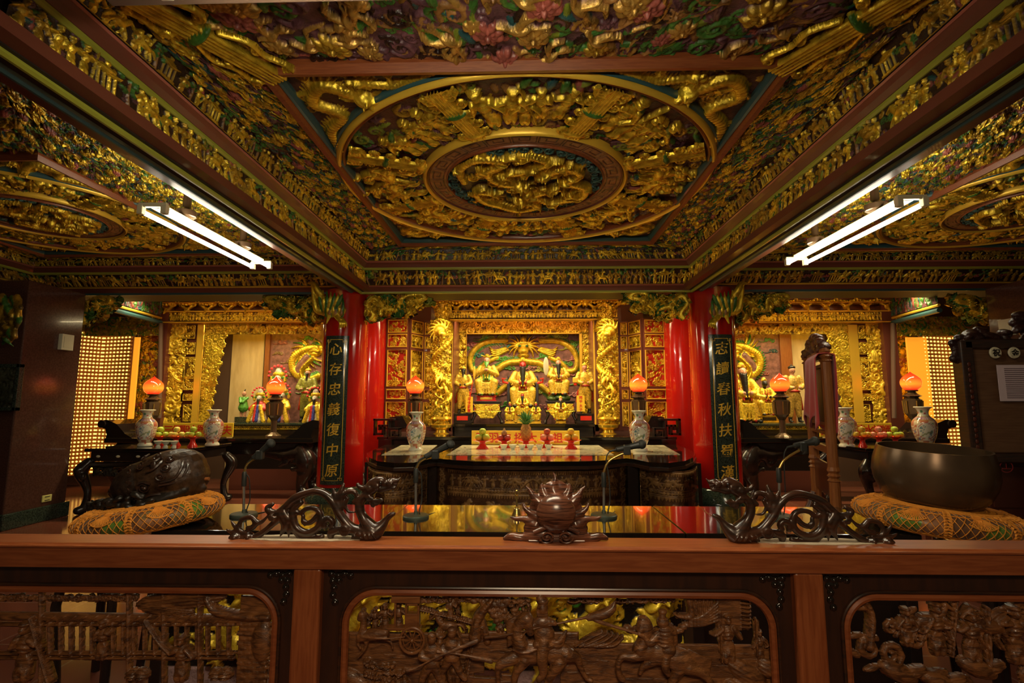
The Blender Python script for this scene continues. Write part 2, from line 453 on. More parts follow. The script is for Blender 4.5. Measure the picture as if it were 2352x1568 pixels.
    def leaf(s, x, y, L, ang, col, base=0.0):
        s.ell(x, y, L, L * .36, ang, L * .34, col, base, ridge=0.25, rfreq=5)
    def bird(s, x, y, sz, ang, col, base=0.0):
        c, q = math.cos(ang), math.sin(ang)
        P = lambda u, v: (x + sz * (u * c - v * q), y + sz * (u * q + v * c))
        s.ell(x, y, sz * .5, sz * .22, ang, sz * .28, col, base)
        s.stroke([(*P(.4, .05), sz * .14), (*P(.7, .3), sz * .09), (*P(.95, .35), sz * .03)], 0, sz * .2, col, base)
        for k in range(6):
            s.stroke([(*P(.1, .1), sz * .1), (*P(-.15 - .13 * k, .55 + .05 * k), sz * .08), (*P(-.3 - .2 * k, .85 - .1 * k), sz * .03)], 0, sz * .2, col, base, n=2)
        for k in range(3): s.stroke([(*P(-.4, 0), sz * .09), (*P(-.9, -.1 - .12 * k), sz * .06), (*P(-1.2, -.05 - .25 * k), sz * .02)], 0, sz * .13, col, base, n=2)
    def figure(s, x, y, h, col, base=0.0, face=None, lean=0.0):
        s.r.random()
        """standing figure, feet at y, height h"""
        R_ = s.r; face = face or col
        X = lambda u, v: (x + h * (u + lean * v), y + h * v)
        s.ell(*X(0, .24), h * .15, h * .26, -lean, h * .10, col, base, ridge=.3, rfreq=3)
        s.ell(*X(-.07, .12), h * .07, h * .14, .1, h * .09, col, base); s.ell(*X(.07, .12), h * .07, h * .14, -.1, h * .09, col, base)
        s.ell(*X(0, .60), h * .14, h * .18, 0, h * .13, col, base, ridge=.2, rfreq=7)
        s.ell(*X(0, .86), h * .075, h * .09, 0, h * .15, face, base)
        s.ell(*X(0, .95), h * .10, h * .05, 0, h * .15, col, base)
        for sd in (-1, 1):
            e1 = R_.uniform(.16, .3); e2 = R_.uniform(.38, .8)
            s.stroke([(*X(sd * .12, .70), h * .06), (*X(sd * e1, (e2 + .6) / 2), h * .055), (*X(sd * (e1 + R_.uniform(-.15, .1)), e2), h * .035)], 0, h * .13, col, base, n=2)
        if R_.random() < .35:
            a = R_.uniform(-.3, .3); s.stroke([X(.3 - a, 0), X(.3 + a, 1.05)], h * .022, h * .1, col, base)
    def horse(s, x, y, h, col, base=0.0, flip=1):
        X = lambda u, v: (x + flip * h * u, y + h * v)
        T = lambda u, v, r: (*X(u, v), r * h)
        s.ell(*X(0, .52), h * .34, h * .17, 0, h * .17, col, base)
        s.stroke([T(.2, .58, .15), T(.36, .76, .11), T(.42, .92, .08)], 0, h * .15, col, base)
        s.stroke([T(.42, .92, .08), T(.58, .80, .055), T(.64, .74, .045)], 0, h * .14, col, base)
        for a, b, c in ((.26, .42, .50), (.2, .24, .1), (-.26, -.36, -.46), (-.2, -.14, -.26)):
            s.stroke([T(a, .46, .08), T(b, .27, .05), T(c, .04, .035)], 0, h * .12, col, base, n=3)
        s.stroke([T(-.32, .58, .05), T(-.5, .52, .06), T(-.62, .3, .02)], 0, h * .1, col, base)
        for k in range(5): s.stroke([T(.34 - .05 * k, .9 - .08 * k, .04), T(.22 - .06 * k, .86 - .1 * k, .015)], 0, h * .16, col, base)
    def tree(s, x, y, h, col, leafc, base=0.0):
        R_ = s.r
        s.stroke([(x, y, h * .06), (x + h * R_.uniform(-.1, .1), y + h * .4, h * .05), (x + h * R_.uniform(-.2, .2), y + h * .8, h * .03)], 0, h * .08, col, base)
        for k in range(9):
            xx = x + h * R_.uniform(-.35, .35); yy = y + h * R_.uniform(.45, 1)
            s.ell(xx, yy, h * .13, h * .08, R_.uniform(-.4, .4), h * .11, leafc, base, ridge=.35, rfreq=9)
    def pavilion(s, x, y, h, col, base=0.0):
        for dx in (-.3, -.1, .1, .3): s.stroke([(x + dx * h, y), (x + dx * h, y + .6 * h)], h * .03, h * .09, col, base)
        s.stroke([(x - .5 * h, y + .72 * h, h * .04), (x, y + .6 * h, h * .05), (x + .5 * h, y + .72 * h, h * .04)], 0, h * .12, col, base)
        s.ell(x, y + .72 * h, h * .38, h * .14, 0, h * .12, col, base, ridge=.3, rfreq=10)
        s.ell(x, y + .92 * h, h * .1, h * .1, 0, h * .1, col, base); s.rect(x - .45 * h, y, x + .45 * h, y + .07 * h, h * .1, col)
    def dragon(s, pts, r, col, base=0.0, spine=None, belly=None):
        P = catmull(pts, 8)
        s.stroke([(p[0], p[1], r * (1.0 if i < len(P) * .8 else (len(P) - i) / (len(P) * .2) * .8 + .2)) for i, p in enumerate(P)], 0, r, col, base, n=1)
        for i in range(1, len(P) - 1):
            dx = P[i + 1][0] - P[i - 1][0]; dy = P[i + 1][1] - P[i - 1][1]; L = math.hypot(dx, dy) + 1e-9; nx, ny = -dy / L, dx / L
            s.ell(P[i][0], P[i][1], r * .55, r * .8, math.atan2(dy, dx), r * .28, col, base + r * .82)
            s.stroke([(P[i][0] + nx * r * .8, P[i][1] + ny * r * .8, r * .3), (P[i][0] + nx * r * 1.7 - dx / L * r * .6, P[i][1] + ny * r * 1.7 - dy / L * r * .6, r * .05)], 0, r * .5, spine or col, base, n=1)
        hx, hy = P[0][0], P[0][1]
        a = math.atan2(P[0][1] - P[3][1], P[0][0] - P[3][0]); c, q = math.cos(a), math.sin(a)
        K = lambda u, v: (hx + r * (u * c - v * q), hy + r * (u * q + v * c))
        s.ell(*K(.3, 0), r * 1.7, r * 1.3, a, r * 1.9, col, base, ridge=.12, rfreq=7)
        s.ell(*K(1.8, .35), r * 1.1, r * .5, a + .2, r * 1.7, col, base); s.ell(*K(1.6, -.6), r * 1.0, r * .4, a - .3, r * 1.4, col, base)
        for sd in (-1, 1):
            s.ell(*K(.7, sd * .6), r * .35, r * .35, 0, r * 2.3, belly or col, base)
            s.stroke([(*K(0, sd * .8), r * .3), (*K(-1.4, sd * 1.8), r * .2), (*K(-2.6, sd * 1.6), r * .06)], 0, r * .8, col, base)
            s.stroke([(*K(1.9, sd * .5), r * .14), (*K(3.0, sd * 1.6), r * .12), (*K(4.0, sd * 1.1), r * .04)], 0, r * .7, col, base)
            for k in range(4): s.stroke([(*K(-.6 - .3 * k, sd * (1 - .2 * k)), r * .28), (*K(-2.2 - .4 * k, sd * (2.4 - .6 * k)), r * .06)], 0, r * .9, spine or col, base, n=1)
        for f in (.3, .68):
            i = int(len(P) * f); x, y = P[i][0], P[i][1]
            for sd in (-1, 1):
                b = s.r.uniform(0, 6.3)
                ex, ey = x + 2.4 * r * math.cos(b), y + 2.4 * r * math.sin(b)
                s.stroke([(x, y, r * .7), (ex, ey, r * .4)], 0, r * .8, col, base, n=1)
                for k in range(4): s.stroke([(ex, ey, r * .25), (ex + 1.3 * r * math.cos(b + (k - 1.5) * .6), ey + 1.3 * r * math.sin(b + (k - 1.5) * .6), r * .05)], 0, r * .6, col, base, n=1)
    # ----- scatter styles -----
    def fill_curls(s, n, sz, cols, base=0.0, mask=None):
        for _ in range(n):
            x = s.r.uniform(0, s.w); y = s.r.uniform(0, s.h)
            if mask and not mask(x, y): continue
            q = sz * s.r.uniform(.6, 1.4); c = s.r.choice(cols)
            t = s.r.random()
            if t < .45: s.curl(x, y, q, s.r.uniform(0, 6.3), c, flip=s.r.choice((-1, 1)), base=base)
            elif t < .8: s.leaf(x, y, q, s.r.uniform(0, 3.2), c, base)
            else: s.flower(x, y, q * .8, c, base, n=6)
    def fill_flora(s, n, sz, mask=None, gold=GOLD):
        R_ = s.r
        for _ in range(n):
            x = R_.uniform(0, s.w); y = R_.uniform(0, s.h)
            if mask and not mask(x, y): continue
            t = R_.random()
            if t < .30:
                for k in range(4): s.leaf(x + R_.uniform(-1, 1) * sz, y + R_.uniform(-1, 1) * sz, sz * R_.uniform(.35, .6), R_.uniform(0, 3.2), R_.choice((GRN, GRN, OLV, TEAL, PUR)), 0)
            elif t < .50: s.flower(x, y, sz * R_.uniform(.4, .8), R_.choice((gold, gold, ROSE, DGOLD)), sz * .1)
            elif t < .66: s.bird(x, y, sz * R_.uniform(.6, 1.0), R_.uniform(0, 6.3), gold, sz * .15)
            elif t < .84:
                a = R_.uniform(0, 6.3); s.stroke([(x, y, sz * .1), (x + sz * math.cos(a), y + sz * math.sin(a), sz * .09), (x + 2 * sz * math.cos(a + .5), y + 2 * sz * math.sin(a + .5), sz * .04)], 0, sz * .16, R_.choice((gold, gold, BRN)), 0)
            elif t < .92: s.cloud(x, y, sz * .5, R_.choice((ROSE, GRN, PUR)), 0)
            else: s.curl(x, y, sz * .5, R_.uniform(0, 6), gold)
    def fill_figures(s, y0, h, step, cols=(GOLD,), scenery=True):
        R_ = s.r; x = step * .5; k = 0
        while x < s.w:
            t = R_.random(); c = R_.choice(cols)
            if scenery and R_.random() < .6:
                c2 = R_.choice((GRN, OLV, ROSE, TEAL, PUR)); s.leaf(x + R_.uniform(-.5, .5) * step, y0 + h * R_.uniform(.2, .9), h * .22, R_.uniform(0, 3), c2)
            if t < .62 or not scenery: s.figure(x, y0, h * R_.uniform(.82, .98), c, lean=R_.uniform(-.15, .15))
            elif t < .78:
                s.horse(x, y0, h * .85, c, flip=R_.choice((-1, 1))); s.figure(x, y0 + h * .35, h * .62, c, h * .05); x += step * .5
            elif t < .86: s.tree(x, y0, h, BRN, R_.choice((GRN, GRN, OLV)))
            elif t < .93: s.pavilion(x + step * .4, y0, h * .95, R_.choice(cols)); x += step
            else: s.cloud(x, y0 + h * .5, h * .22, R_.choice((ROSE, GRN, GOLD)))
            x += step * R_.uniform(.75, 1.15); k += 1
    def build(s, name, c00, c10, c11, c01, parent=None, amp=1.0, mat='painted_carving', hole=None, off=(0, 0, 0), mapfn=None, thick=0, mask=None, flip=False):
        u = np.linspace(0, 1, s.nx)[None, :, None]; v = np.linspace(0, 1, s.ny)[:, None, None]
        c00, c10, c11, c01 = [np.array(c, float) for c in (c00, c10, c11, c01)]
        P = (1 - u) * (1 - v) * c00 + u * (1 - v) * c10 + u * v * c11 + (1 - u) * v * c01
        n = np.cross(c10 - c00, c01 - c00); n = n / np.linalg.norm(n)
        if flip: n = -n
        P = P + n * (s.H * amp)[..., None]
        if mapfn is not None: P = mapfn(P)
        P = P - np.array(off)
        idx = np.arange(s.nx * s.ny).reshape(s.ny, s.nx)
        F = np.stack([idx[:-1, :-1], idx[:-1, 1:], idx[1:, 1:], idx[1:, :-1]], -1).reshape(-1, 4)
        if flip: F = F[:, ::-1]
        keep = None
        if hole is not None:
            Hq = np.maximum(np.maximum(s.H[:-1, :-1], s.H[1:, 1:]), np.maximum(s.H[:-1, 1:], s.H[1:, :-1])).reshape(-1)
            keep = Hq > hole
        if mask is not None:
            X, Y = np.meshgrid((s.xs[:-1] + s.xs[1:]) / 2, (s.ys[:-1] + s.ys[1:]) / 2); mk = mask(X, Y).reshape(-1)
            keep = mk if keep is None else keep & mk
        V = P.reshape(-1, 3); Cc = s.C.reshape(-1, 4)
        if keep is not None:
            F = F[keep]; used = np.unique(F); rm = np.full(len(V), -1); rm[used] = np.arange(len(used)); V = V[used]; Cc = Cc[used]; F = rm[F]
        me = grid_mesh(name, V, F, Cc)
        o = link(name, me, mat, parent, True)
        if thick:
            md = o.modifiers.new('solid', 'SOLIDIFY'); md.thickness = thick; md.offset = -1
        return o
def grid_mesh(name, V, F, Cc=None):
    me = bpy.data.meshes.new(name); nf = len(F)
    me.vertices.add(len(V)); me.vertices.foreach_set('co', np.ascontiguousarray(V, dtype=np.float32).ravel())
    me.loops.add(nf * 4); me.loops.foreach_set('vertex_index', np.ascontiguousarray(F, dtype=np.int32).ravel())
    me.polygons.add(nf); me.polygons.foreach_set('loop_start', np.arange(0, nf * 4, 4, dtype=np.int32))
    me.update(calc_edges=True)
    if Cc is not None: setcol(me, Cc)
    return me
def setcol(me, Cc):
    at_ = me.color_attributes.new('Col', 'FLOAT_COLOR', 'POINT'); at_.data.foreach_set('color', np.ascontiguousarray(Cc, dtype=np.float32).ravel())

# ---------------- blob modeller: capsules and ellipsoids fused into one skin, painted per element ----------------
def capsule(p0, p1, r0, r1=None, col=GOLD):
    return ('c', Vector(p0), Vector(p1), r0, r0 if r1 is None else r1, col)
def ellip(c, r, col=GOLD, rot=(0, 0, 0)):
    return ('e', Vector(c), Vector(r), Euler(rot).to_matrix(), None, col)
def chain(pts, col=GOLD, n=4):
    P = catmull(pts, n) if len(pts) > 2 else pts
    return [capsule(P[i][:3], P[i + 1][:3], P[i][3], P[i + 1][3], col) for i in range(len(P) - 1)]
_T = {}
def sphere_t(seg, rg):
    if (seg, rg) not in _T:
        V = [(0, 0, -1)]; F = []
        for k in range(1, rg):
            t = -PI / 2 + PI * k / rg
            V += [(math.cos(t) * math.cos(2 * PI * i / seg), math.cos(t) * math.sin(2 * PI * i / seg), math.sin(t)) for i in range(seg)]
        V.append((0, 0, 1)); n = len(V)
        for i in range(seg):
            j = (i + 1) % seg; F.append((0, 1 + j, 1 + i)); F.append((n - 1, n - 1 - seg + i, n - 1 - seg + j))
            for k in range(rg - 2): F.append((1 + k * seg + i, 1 + k * seg + j, 1 + (k + 1) * seg + j, 1 + (k + 1) * seg + i))
        _T[(seg, rg)] = (np.array(V), F)
    return _T[(seg, rg)]
def capsule_t(seg, rg):
    if ('c', seg) not in _T:
        V, F = sphere_t(seg, rg); eq = rg // 2
        # split the equator ring into two so that the halves can part
        lo = 1 + (eq - 1) * seg; n = len(V)
        V2 = [(*v, 0.0 if i < lo + seg else 1.0) for i, v in enumerate(V)] + [(*V[lo + i], 1.0) for i in range(seg)]
        F2 = []
        for f in F:
            up = any(i >= lo + seg for i in f)
            F2.append(tuple((n + i - lo if (up and lo <= i < lo + seg) else i) for i in f))
        for i in range(seg): F2.append((lo + i, lo + (i + 1) % seg, n + (i + 1) % seg, n + i))
        _T[('c', seg)] = (np.array(V2), F2)
    return _T[('c', seg)]
def blob(name, els, vox, mat='painted_smooth', parent=None, off=(0, 0, 0), paint=True, smooth=2):
    off = Vector(off); VV = []; FF = []; nb = 0
    def add(V, F):
        nonlocal nb
        VV.append(V - np.array(off)); FF.extend([tuple(i + nb for i in f) for f in F]); nb += len(V)
    for e in els:
        if e[0] == 'e':
            V, F = sphere_t(20, 10); add((V * np.array(e[2])) @ np.array(e[3]).T + np.array(e[1]), F)
        else:
            d = e[2] - e[1]; L = d.length; r0, r1 = max(e[3], vox * .6), max(e[4], vox * .6)
            q = np.array((Vector((0, 0, 1)).rotation_difference(d) if L > 1e-7 else Matrix.Identity(3).to_quaternion()).to_matrix())
            V, F = capsule_t(12, 6); W_ = V.copy(); top = V[:, 3] > .5
            P = np.where(top[:, None], V[:, :3] * r1 + np.array((0, 0, L)), V[:, :3] * r0)
            add(P @ q.T + np.array(e[1]), F)
    me = bpy.data.meshes.new(name); me.from_pydata(np.concatenate(VV).tolist(), [], FF)
    o = bpy.data.objects.new(name, me)
    md = o.modifiers.new('r', 'REMESH'); md.mode = 'VOXEL'; md.voxel_size = vox
    if smooth:
        sm = o.modifiers.new('s', 'SMOOTH'); sm.iterations = smooth; sm.factor = 0.5
    m2 = bake(o)
    bpy.data.objects.remove(o); bpy.data.meshes.remove(me)
    if paint:
        n = len(m2.vertices); co = np.empty(n * 3, np.float32); m2.vertices.foreach_get('co', co); co = co.reshape(-1, 3) + np.array(off)
        best = np.full(n, 1e9); cc = np.zeros((n, 4), np.float32)
        for e in els:
            if e[0] == 'e':
                M = np.array(e[3]).T; q = (co - np.array(e[1])) @ M.T / np.array(e[2]); k = np.sqrt((q * q).sum(1)); d = (k - 1) * min(e[2])
            else:
                a = np.array(e[1]); b = np.array(e[2]); ab = b - a; t = np.clip(((co - a) @ ab) / (ab @ ab + 1e-12), 0, 1)
                d = np.linalg.norm(co - a - t[:, None] * ab, axis=1) - (e[3] + (e[4] - e[3]) * t)
            u = d < best; best[u] = d[u]; cc[u] = e[-1]
        setcol(m2, cc)
    m2.name = name
    return link(name, m2, mat, parent, True)
# =====================================================================
# THE ROOM
# =====================================================================
def Z(h): return CH + h
def autorel(r, name, c00, c10, c11, c01, toward, **k):
    a, b, c = Vector(c00), Vector(c10), Vector(c01)
    n = (b - a).cross(c - a); m = (a + Vector(c11)) / 2
    return r.build(name, c00, c10, c11, c01, flip=n.dot(Vector(toward) - m) < 0, **k)
def struct(o, name=None):
    o['kind'] = 'structure'; return o
struct(MB().box((-9, -2, -0.1), (9, 10.6, 0)).build('floor', 'floor_tile'))
struct(MB().box((-9, 9.95, 0), (9, 10.1, 3.6)).build('wall_back', 'brown_wall'))
struct(MB().box((-9.1, -2, 0), (-9.0, 10, 3.6)).build('wall_left', 'granite_brown'))
struct(MB().box((9.0, -2, 0), (9.1, 10, 3.6)).build('wall_right', 'granite_brown'))
struct(MB().box((-9, -2, 3.58), (9, 10.1, 3.7)).build('ceiling', 'dark_slab'))

def ring(mb, x0, x1, y0, y1, sec):
    """section sec of (outward offset, z) swept round a rectangle with mitred corners"""
    cs = [(x0, y0, -1, -1), (x1, y0, 1, -1), (x1, y1, 1, 1), (x0, y1, -1, 1)]
    V = [[mb.bm.verts.new((x + sx * o, y + sy * o, z)) for o, z in sec] for x, y, sx, sy in cs]
    n = len(sec)
    for i in range(4):
        A = V[i]; B = V[(i + 1) % 4]
        for k in range(n):
            q = (k + 1) % n
            mb.bm.faces.new((A[k], A[q], B[q], B[k]))
    return mb
def beam(name_n, x0, x1, y0, y1, h, label, width=0.10, colors=('rose_trim', 'maroon_trim', 'olive_trim')):
    p = empty('trim_%d' % name_n, ((x0 + x1) / 2, (y0 + y1) / 2, Z(h)), label, None, kind='structure')
    p.location = (0, 0, 0)
    a = ring(MB(), x0, x1, y0, y1, [(0.0, Z(h + .075)), (-.008, Z(h + .085)), (0, Z(h + .095)), (.05, Z(h + .095)), (.05, Z(h + .075))]).build('bead', colors[0], p)
    ring(MB(), x0, x1, y0, y1, [(0.004, Z(h + .075)), (.02, Z(h + .05)), (.045, Z(h + .022)), (.055, Z(h + .022)), (.3, Z(h + .03)), (.3, Z(h + .09)), (.05, Z(h + .09))]).build('fascia', colors[1], p)
    ring(MB(), x0, x1, y0, y1, [(0.05, Z(h + .026)), (.052, Z(h + .008)), (.064, Z(h - .004)), (.078, Z(h - .004)), (width - .008, Z(h + .006)), (width, Z(h + .02)), (width, Z(h + .03)), (.05, Z(h + .03))]).build('edge_bead', colors[2], p)
    return p
YF1, YF2, YF3 = 1.50, 1.88, 2.77
beam(1, -2.05, 2.05, YF1, 6.40, 1.40, 'lower painted moulding round the central ceiling bay')
beam(2, -1.95, 1.95, YF2, 6.13, 1.645, 'upper painted moulding round the central ceiling bay')
for n, s in ((3, -1), (4, 1)):
    xa, xb = sorted((s * 2.30, s * 6.30))
    beam(n, xa, xb, YF1, 6.40, 1.40, 'lower painted moulding round the %s ceiling bay' % ('left' if s < 0 else 'right'), colors=('gold_bright', 'maroon_trim', 'teal_trim'))
    xa, xb = sorted((s * 2.42, s * 6.18))
    beam(n + 2, xa, xb, YF2, 6.15, 1.615, 'upper painted moulding round the %s ceiling bay' % ('left' if s < 0 else 'right'), colors=('rose_trim', 'maroon_trim', 'olive_trim'))
# solid beams over the mouldings
for n, (lo, hi) in enumerate([((-9, 6.5, Z(1.42)), (9, 7.0, Z(1.60))), ((-2.27, -1.9, Z(1.42)), (-2.08, 6.5, Z(1.62))), ((2.08, -1.9, Z(1.42)), (2.27, 6.5, Z(1.62))), ((-9, 0.9, Z(1.43)), (9, 1.45, Z(1.62)))]):
    struct(MB().box(lo, hi).build('trim_%d' % (7 + n), 'dark_slab'))
struct(MB().box((-9, -1.9, Z(1.62)), (9, 1.85, Z(1.66))).build('ceiling', 'dark_slab'))

def frieze(seed, c00, c10, c11, c01, label, length, height, res=0.005, step=None, n=1):
    r = Relief(length, height, res, DRK, seed)
    r.fill_curls(int(length * 26), height * .10, (DGOLD, GRN, PUR, DGOLD))
    r.rect(0, 0, length, height * .05, height * .05, DGOLD)
    r.fill_figures(height * .05, height * .88, step or height * .42, (GOLD, GOLD, GOLD, DGOLD, DGOLD))
    return r
def friezes(P0, P1, seed, who):
    """P0, P1 = (x0, x1, y0, y1, h): lower and upper rectangle of a band of carved panels; who: which sides"""
    par = None
    x0, x1, y0, y1, h0 = P0; a0, a1, b0, b1, h1 = P1
    cen = ((x0 + x1) / 2, (y0 + y1) / 2, 0.6)
    sides = {'back': ((x0, y1), (x1, y1), (a1, b1), (a0, b1)), 'left': ((x0, y0), (x0, y1), (a0, b1), (a0, b0)), 'right': ((x1, y0), (x1, y1), (a1, b1), (a1, b0))}
    out = []
    for k, sd in enumerate(who):
        q = sides[sd]
        L = math.hypot(q[1][0] - q[0][0], q[1][1] - q[0][1]); Hh = math.hypot(h1 - h0, 0.1)
        r = frieze(seed + k * 7, None, None, None, None, '', L, Hh)
        out.append((sd, autorel(r, 'figure_frieze', (*q[0], Z(h0)), (*q[1], Z(h0)), (*q[2], Z(h1)), (*q[3], Z(h1)), cen, amp=1.0)))
    return out
NM = {'back': 'back', 'left': 'left', 'right': 'right'}
for sd, o in friezes((-2.04, 2.04, YF1 + .3, 6.39, 1.49), (-2.02, 2.02, YF1 + .3, 6.22, 1.665), 11, ('back', 'left', 'right')):
    tag(o, 'lower carved frieze of small gilt figures along the %s side of the central ceiling bay' % sd, 'frieze')
for sd, o in friezes((-1.94, 1.94, YF2, 6.12, 1.735), (-1.90, 1.90, YF2, 6.09, 1.87), 41, ('back', 'left', 'right')):
    tag(o, 'upper carved frieze of small gilt figures along the %s side of the central ceiling bay' % sd, 'frieze')
for s, nm in ((-1, 'left'), (1, 'right')):
    xa, xb = sorted((s * 2.32, s * 6.28)); far = 'left' if s < 0 else 'right'
    for sd, o in friezes((xa, xb, YF1 + .3, 6.39, 1.49), (xa, xb, YF1 + .3, 6.24, 1.635), 71 + s, ('back', far)):
        tag(o, 'lower figure frieze on the %s side of the %s ceiling bay' % (sd if sd == 'back' else 'outer', nm), 'frieze')
    xa, xb = sorted((s * 2.42, s * 6.16))
    for sd, o in friezes((xa, xb, YF2, 6.14, 1.70), (xa, xb, YF2, 6.10, 1.80), 91 + s, ('back', far)):
        tag(o, 'upper figure frieze on the %s side of the %s ceiling bay' % (sd if sd == 'back' else 'outer', nm), 'frieze')

# thin gilt line over each upper frieze and sloping flower panels up to the coffer
def slope(seed, c00, c10, c11, c01, label, res=0.006, sz=0.088, dens=150, gold=GOLD, ground=DRK, cen=(0, 4.4, 0)):
    A, B, C_, D = map(Vector, (c00, c10, c11, c01))
    w = max((B - A).length, (C_ - D).length); h = max((D - A).length, (C_ - B).length)
    r = Relief(w, h, res, ground, seed)
    r.fill_curls(int(w * h * dens * 2.2), sz * .45, (PUR, DRK, BRN, PUR, GRN) if ground == PUR else (DGOLD, GRN, PUR, GRN, TEAL))
    r.fill_flora(int(w * h * dens), sz, gold=gold)
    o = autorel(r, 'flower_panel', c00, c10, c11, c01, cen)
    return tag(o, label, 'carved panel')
a, b, f, g = 1.90, 1.49, 6.09, 5.95
h0, h1 = Z(1.87), Z(1.965)
slope(5, (-a, f, h0), (a, f, h0), (b, g, h1), (-b, g, h1), 'narrow carved flower panel behind the dragon coffer')
slope(6, (-a, YF2, h0), (-a, f, h0), (-b, g, h1), (-b, YF3, h1), 'carved panel of flowers and birds sloping up to the left edge of the dragon coffer')
slope(7, (a, YF2, h0), (a, f, h0), (b, g, h1), (b, YF3, h1), 'carved panel of flowers and birds sloping up to the right edge of the dragon coffer')
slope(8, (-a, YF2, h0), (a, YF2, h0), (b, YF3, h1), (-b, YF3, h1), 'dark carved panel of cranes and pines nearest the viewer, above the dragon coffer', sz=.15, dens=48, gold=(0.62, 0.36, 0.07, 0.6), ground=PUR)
SX, SY, SS = 4.73, 4.73, 0.755
for s, nm in ((-1, 'left'), (1, 'right')):
    hh0, hh1 = Z(1.80), Z(1.835)
    i, o_ = s * 2.44, s * 6.14; qi, qo = s * (SX - 1.49 * SS), s * (SX + 1.49 * SS); qy0, qy1 = SY - 1.59 * SS, SY + 1.59 * SS
    slope(21 + s, (i, YF2, hh0), (i, 6.1, hh0), (qi, qy1, hh1), (qi, qy0, hh1), 'brightly lit flower panel beside the lamp tubes of the %s ceiling bay' % nm)
    slope(23 + s, (o_, YF2, hh0), (o_, 6.1, hh0), (qo, qy1, hh1), (qo, qy0, hh1), 'dim carved flower panel at the outer edge of the %s ceiling bay' % nm, res=.01)
    slope(25 + s, (i, 6.1, hh0), (o_, 6.1, hh0), (qo, qy1, hh1), (qi, qy1, hh1), 'narrow carved flower panel at the back of the %s ceiling bay' % nm)
    slope(27 + s, (i, YF2, hh0), (o_, YF2, hh0), (qo, qy0, hh1), (qi, qy0, hh1), 'carved flower panel at the front of the %s ceiling bay' % nm, res=.01)

# ---- the coffer: square frame, corner dragons, figure ring with spokes, fret ring, dragon medallion ----
CY0, CZ = 4.36, Z(1.965)
coffer = empty('dragon_coffer', (0, CY0, CZ), 'large gilt ceiling coffer with a dragon medallion inside a round figure ring', 'ceiling coffer')
off = (0, CY0, CZ)
def frame_strip(x0, x1, y0, y1, sec, nm, mt): return ring(MB(off), x0, x1, y0, y1, [(o, z) for o, z in sec]) .build(nm, mt, coffer)
mb = MB(); ring(mb, -1.48, 1.48, YF3 - CY0, 5.95 - CY0, [(0, .0), (0, -.04), (.02, -.085), (.05, -.09), (.07, -.04), (.07, 0)]); mb.build('square_frame', 'rosewood', coffer)
mb = MB(); ring(mb, -1.452, 1.452, YF3 - CY0 + .028, 5.95 - CY0 - .028, [(0, .0), (0, -.025), (.012, -.055), (.028, -.06), (.028, 0)]); mb.build('frame_bead', 'teal_trim', coffer)
# corners
r = Relief(2.92, 3.12, 0.0065, MAR, 3)
cm = lambda x, y: math.hypot(x - 1.46, y - 1.56) > 1.5
r.fill_curls(700, .045, (DGOLD, GOLD, DGOLD), mask=cm)
for sx in (-1, 1):
    for sy in (-1, 1):
        X = lambda u, v: (1.46 + sx * u, 1.56 + sy * v)
        r.dragon([X(1.18, 1.28), X(1.33, 1.05), X(1.38, .85), X(1.30, .70)][::1] if 0 else [X(1.05, 1.30), X(1.25, 1.42), X(1.38, 1.25), X(1.24, 1.10), X(1.39, .9), X(1.42, .6)], .045, GOLD)
        r.dragon([X(1.02, 1.44), X(.8, 1.40), X(.62, 1.49), X(.4, 1.52)], .03, GOLD)
r.build('corner_dragons', (-1.46, -1.56, 0), (1.46, -1.56, 0), (1.46, 1.56, 0), (-1.46, 1.56, 0), coffer, flip=True, mask=lambda X, Y: (X - 1.46) ** 2 + (Y - 1.56) ** 2 > 1.52 ** 2)
def polar(r0, z0, nfl=-1):
    def f(P):
        a = P[..., 0] + PI / 8; rad = r0 + P[..., 1]
        return np.stack([rad * np.cos(a), rad * np.sin(a), z0 - P[..., 2]], -1)
    return f
def polar_rel(r, r0, name, z0):
    """panel of angle 0..2pi (x = arc at unit scale) and radial height"""
    return r.build(name, (0, 0, 0), (2 * PI, 0, 0), (2 * PI, r.h, 0), (0, r.h, 0), coffer, mapfn=polar(r0, z0))
r = Relief(2 * PI * 1.18, .66, 0.0065, MAR, 9)
r.fill_curls(520, .05, (DGOLD, GRN, PUR, OLV, BRN))
for k in range(8):
    c0 = (k + .5) / 8 * r.w; span = r.w / 8
    for q in range(5):
        x = c0 + (q - 2) * span * .135; hgt = r.r.uniform(.34, .46); y0 = .06 + r.r.uniform(0, .1)
        if q in (1, 3) and r.r.random() < .6: r.horse(x, y0, .34, GOLD, flip=r.r.choice((-1, 1))); r.figure(x, y0 + .15, .34, GOLD, .02)
        else: r.figure(x, y0, hgt, GOLD, lean=r.r.uniform(-.2, .2))
    for q in range(9): r.leaf(c0 + r.r.uniform(-.36, .36) * span, r.r.uniform(.05, .6), r.r.uniform(.04, .07), r.r.uniform(0, 3), r.r.choice((GRN, GRN, ROSE, OLV, TEAL)), .02)
    for q in range(3): r.cloud(c0 + r.r.uniform(-.4, .4) * span, r.r.uniform(.05, .15), .035, r.r.choice((PUR, GRN, ROSE)), .01)
polar_rel(r, .87, 'figure_ring', -.0)
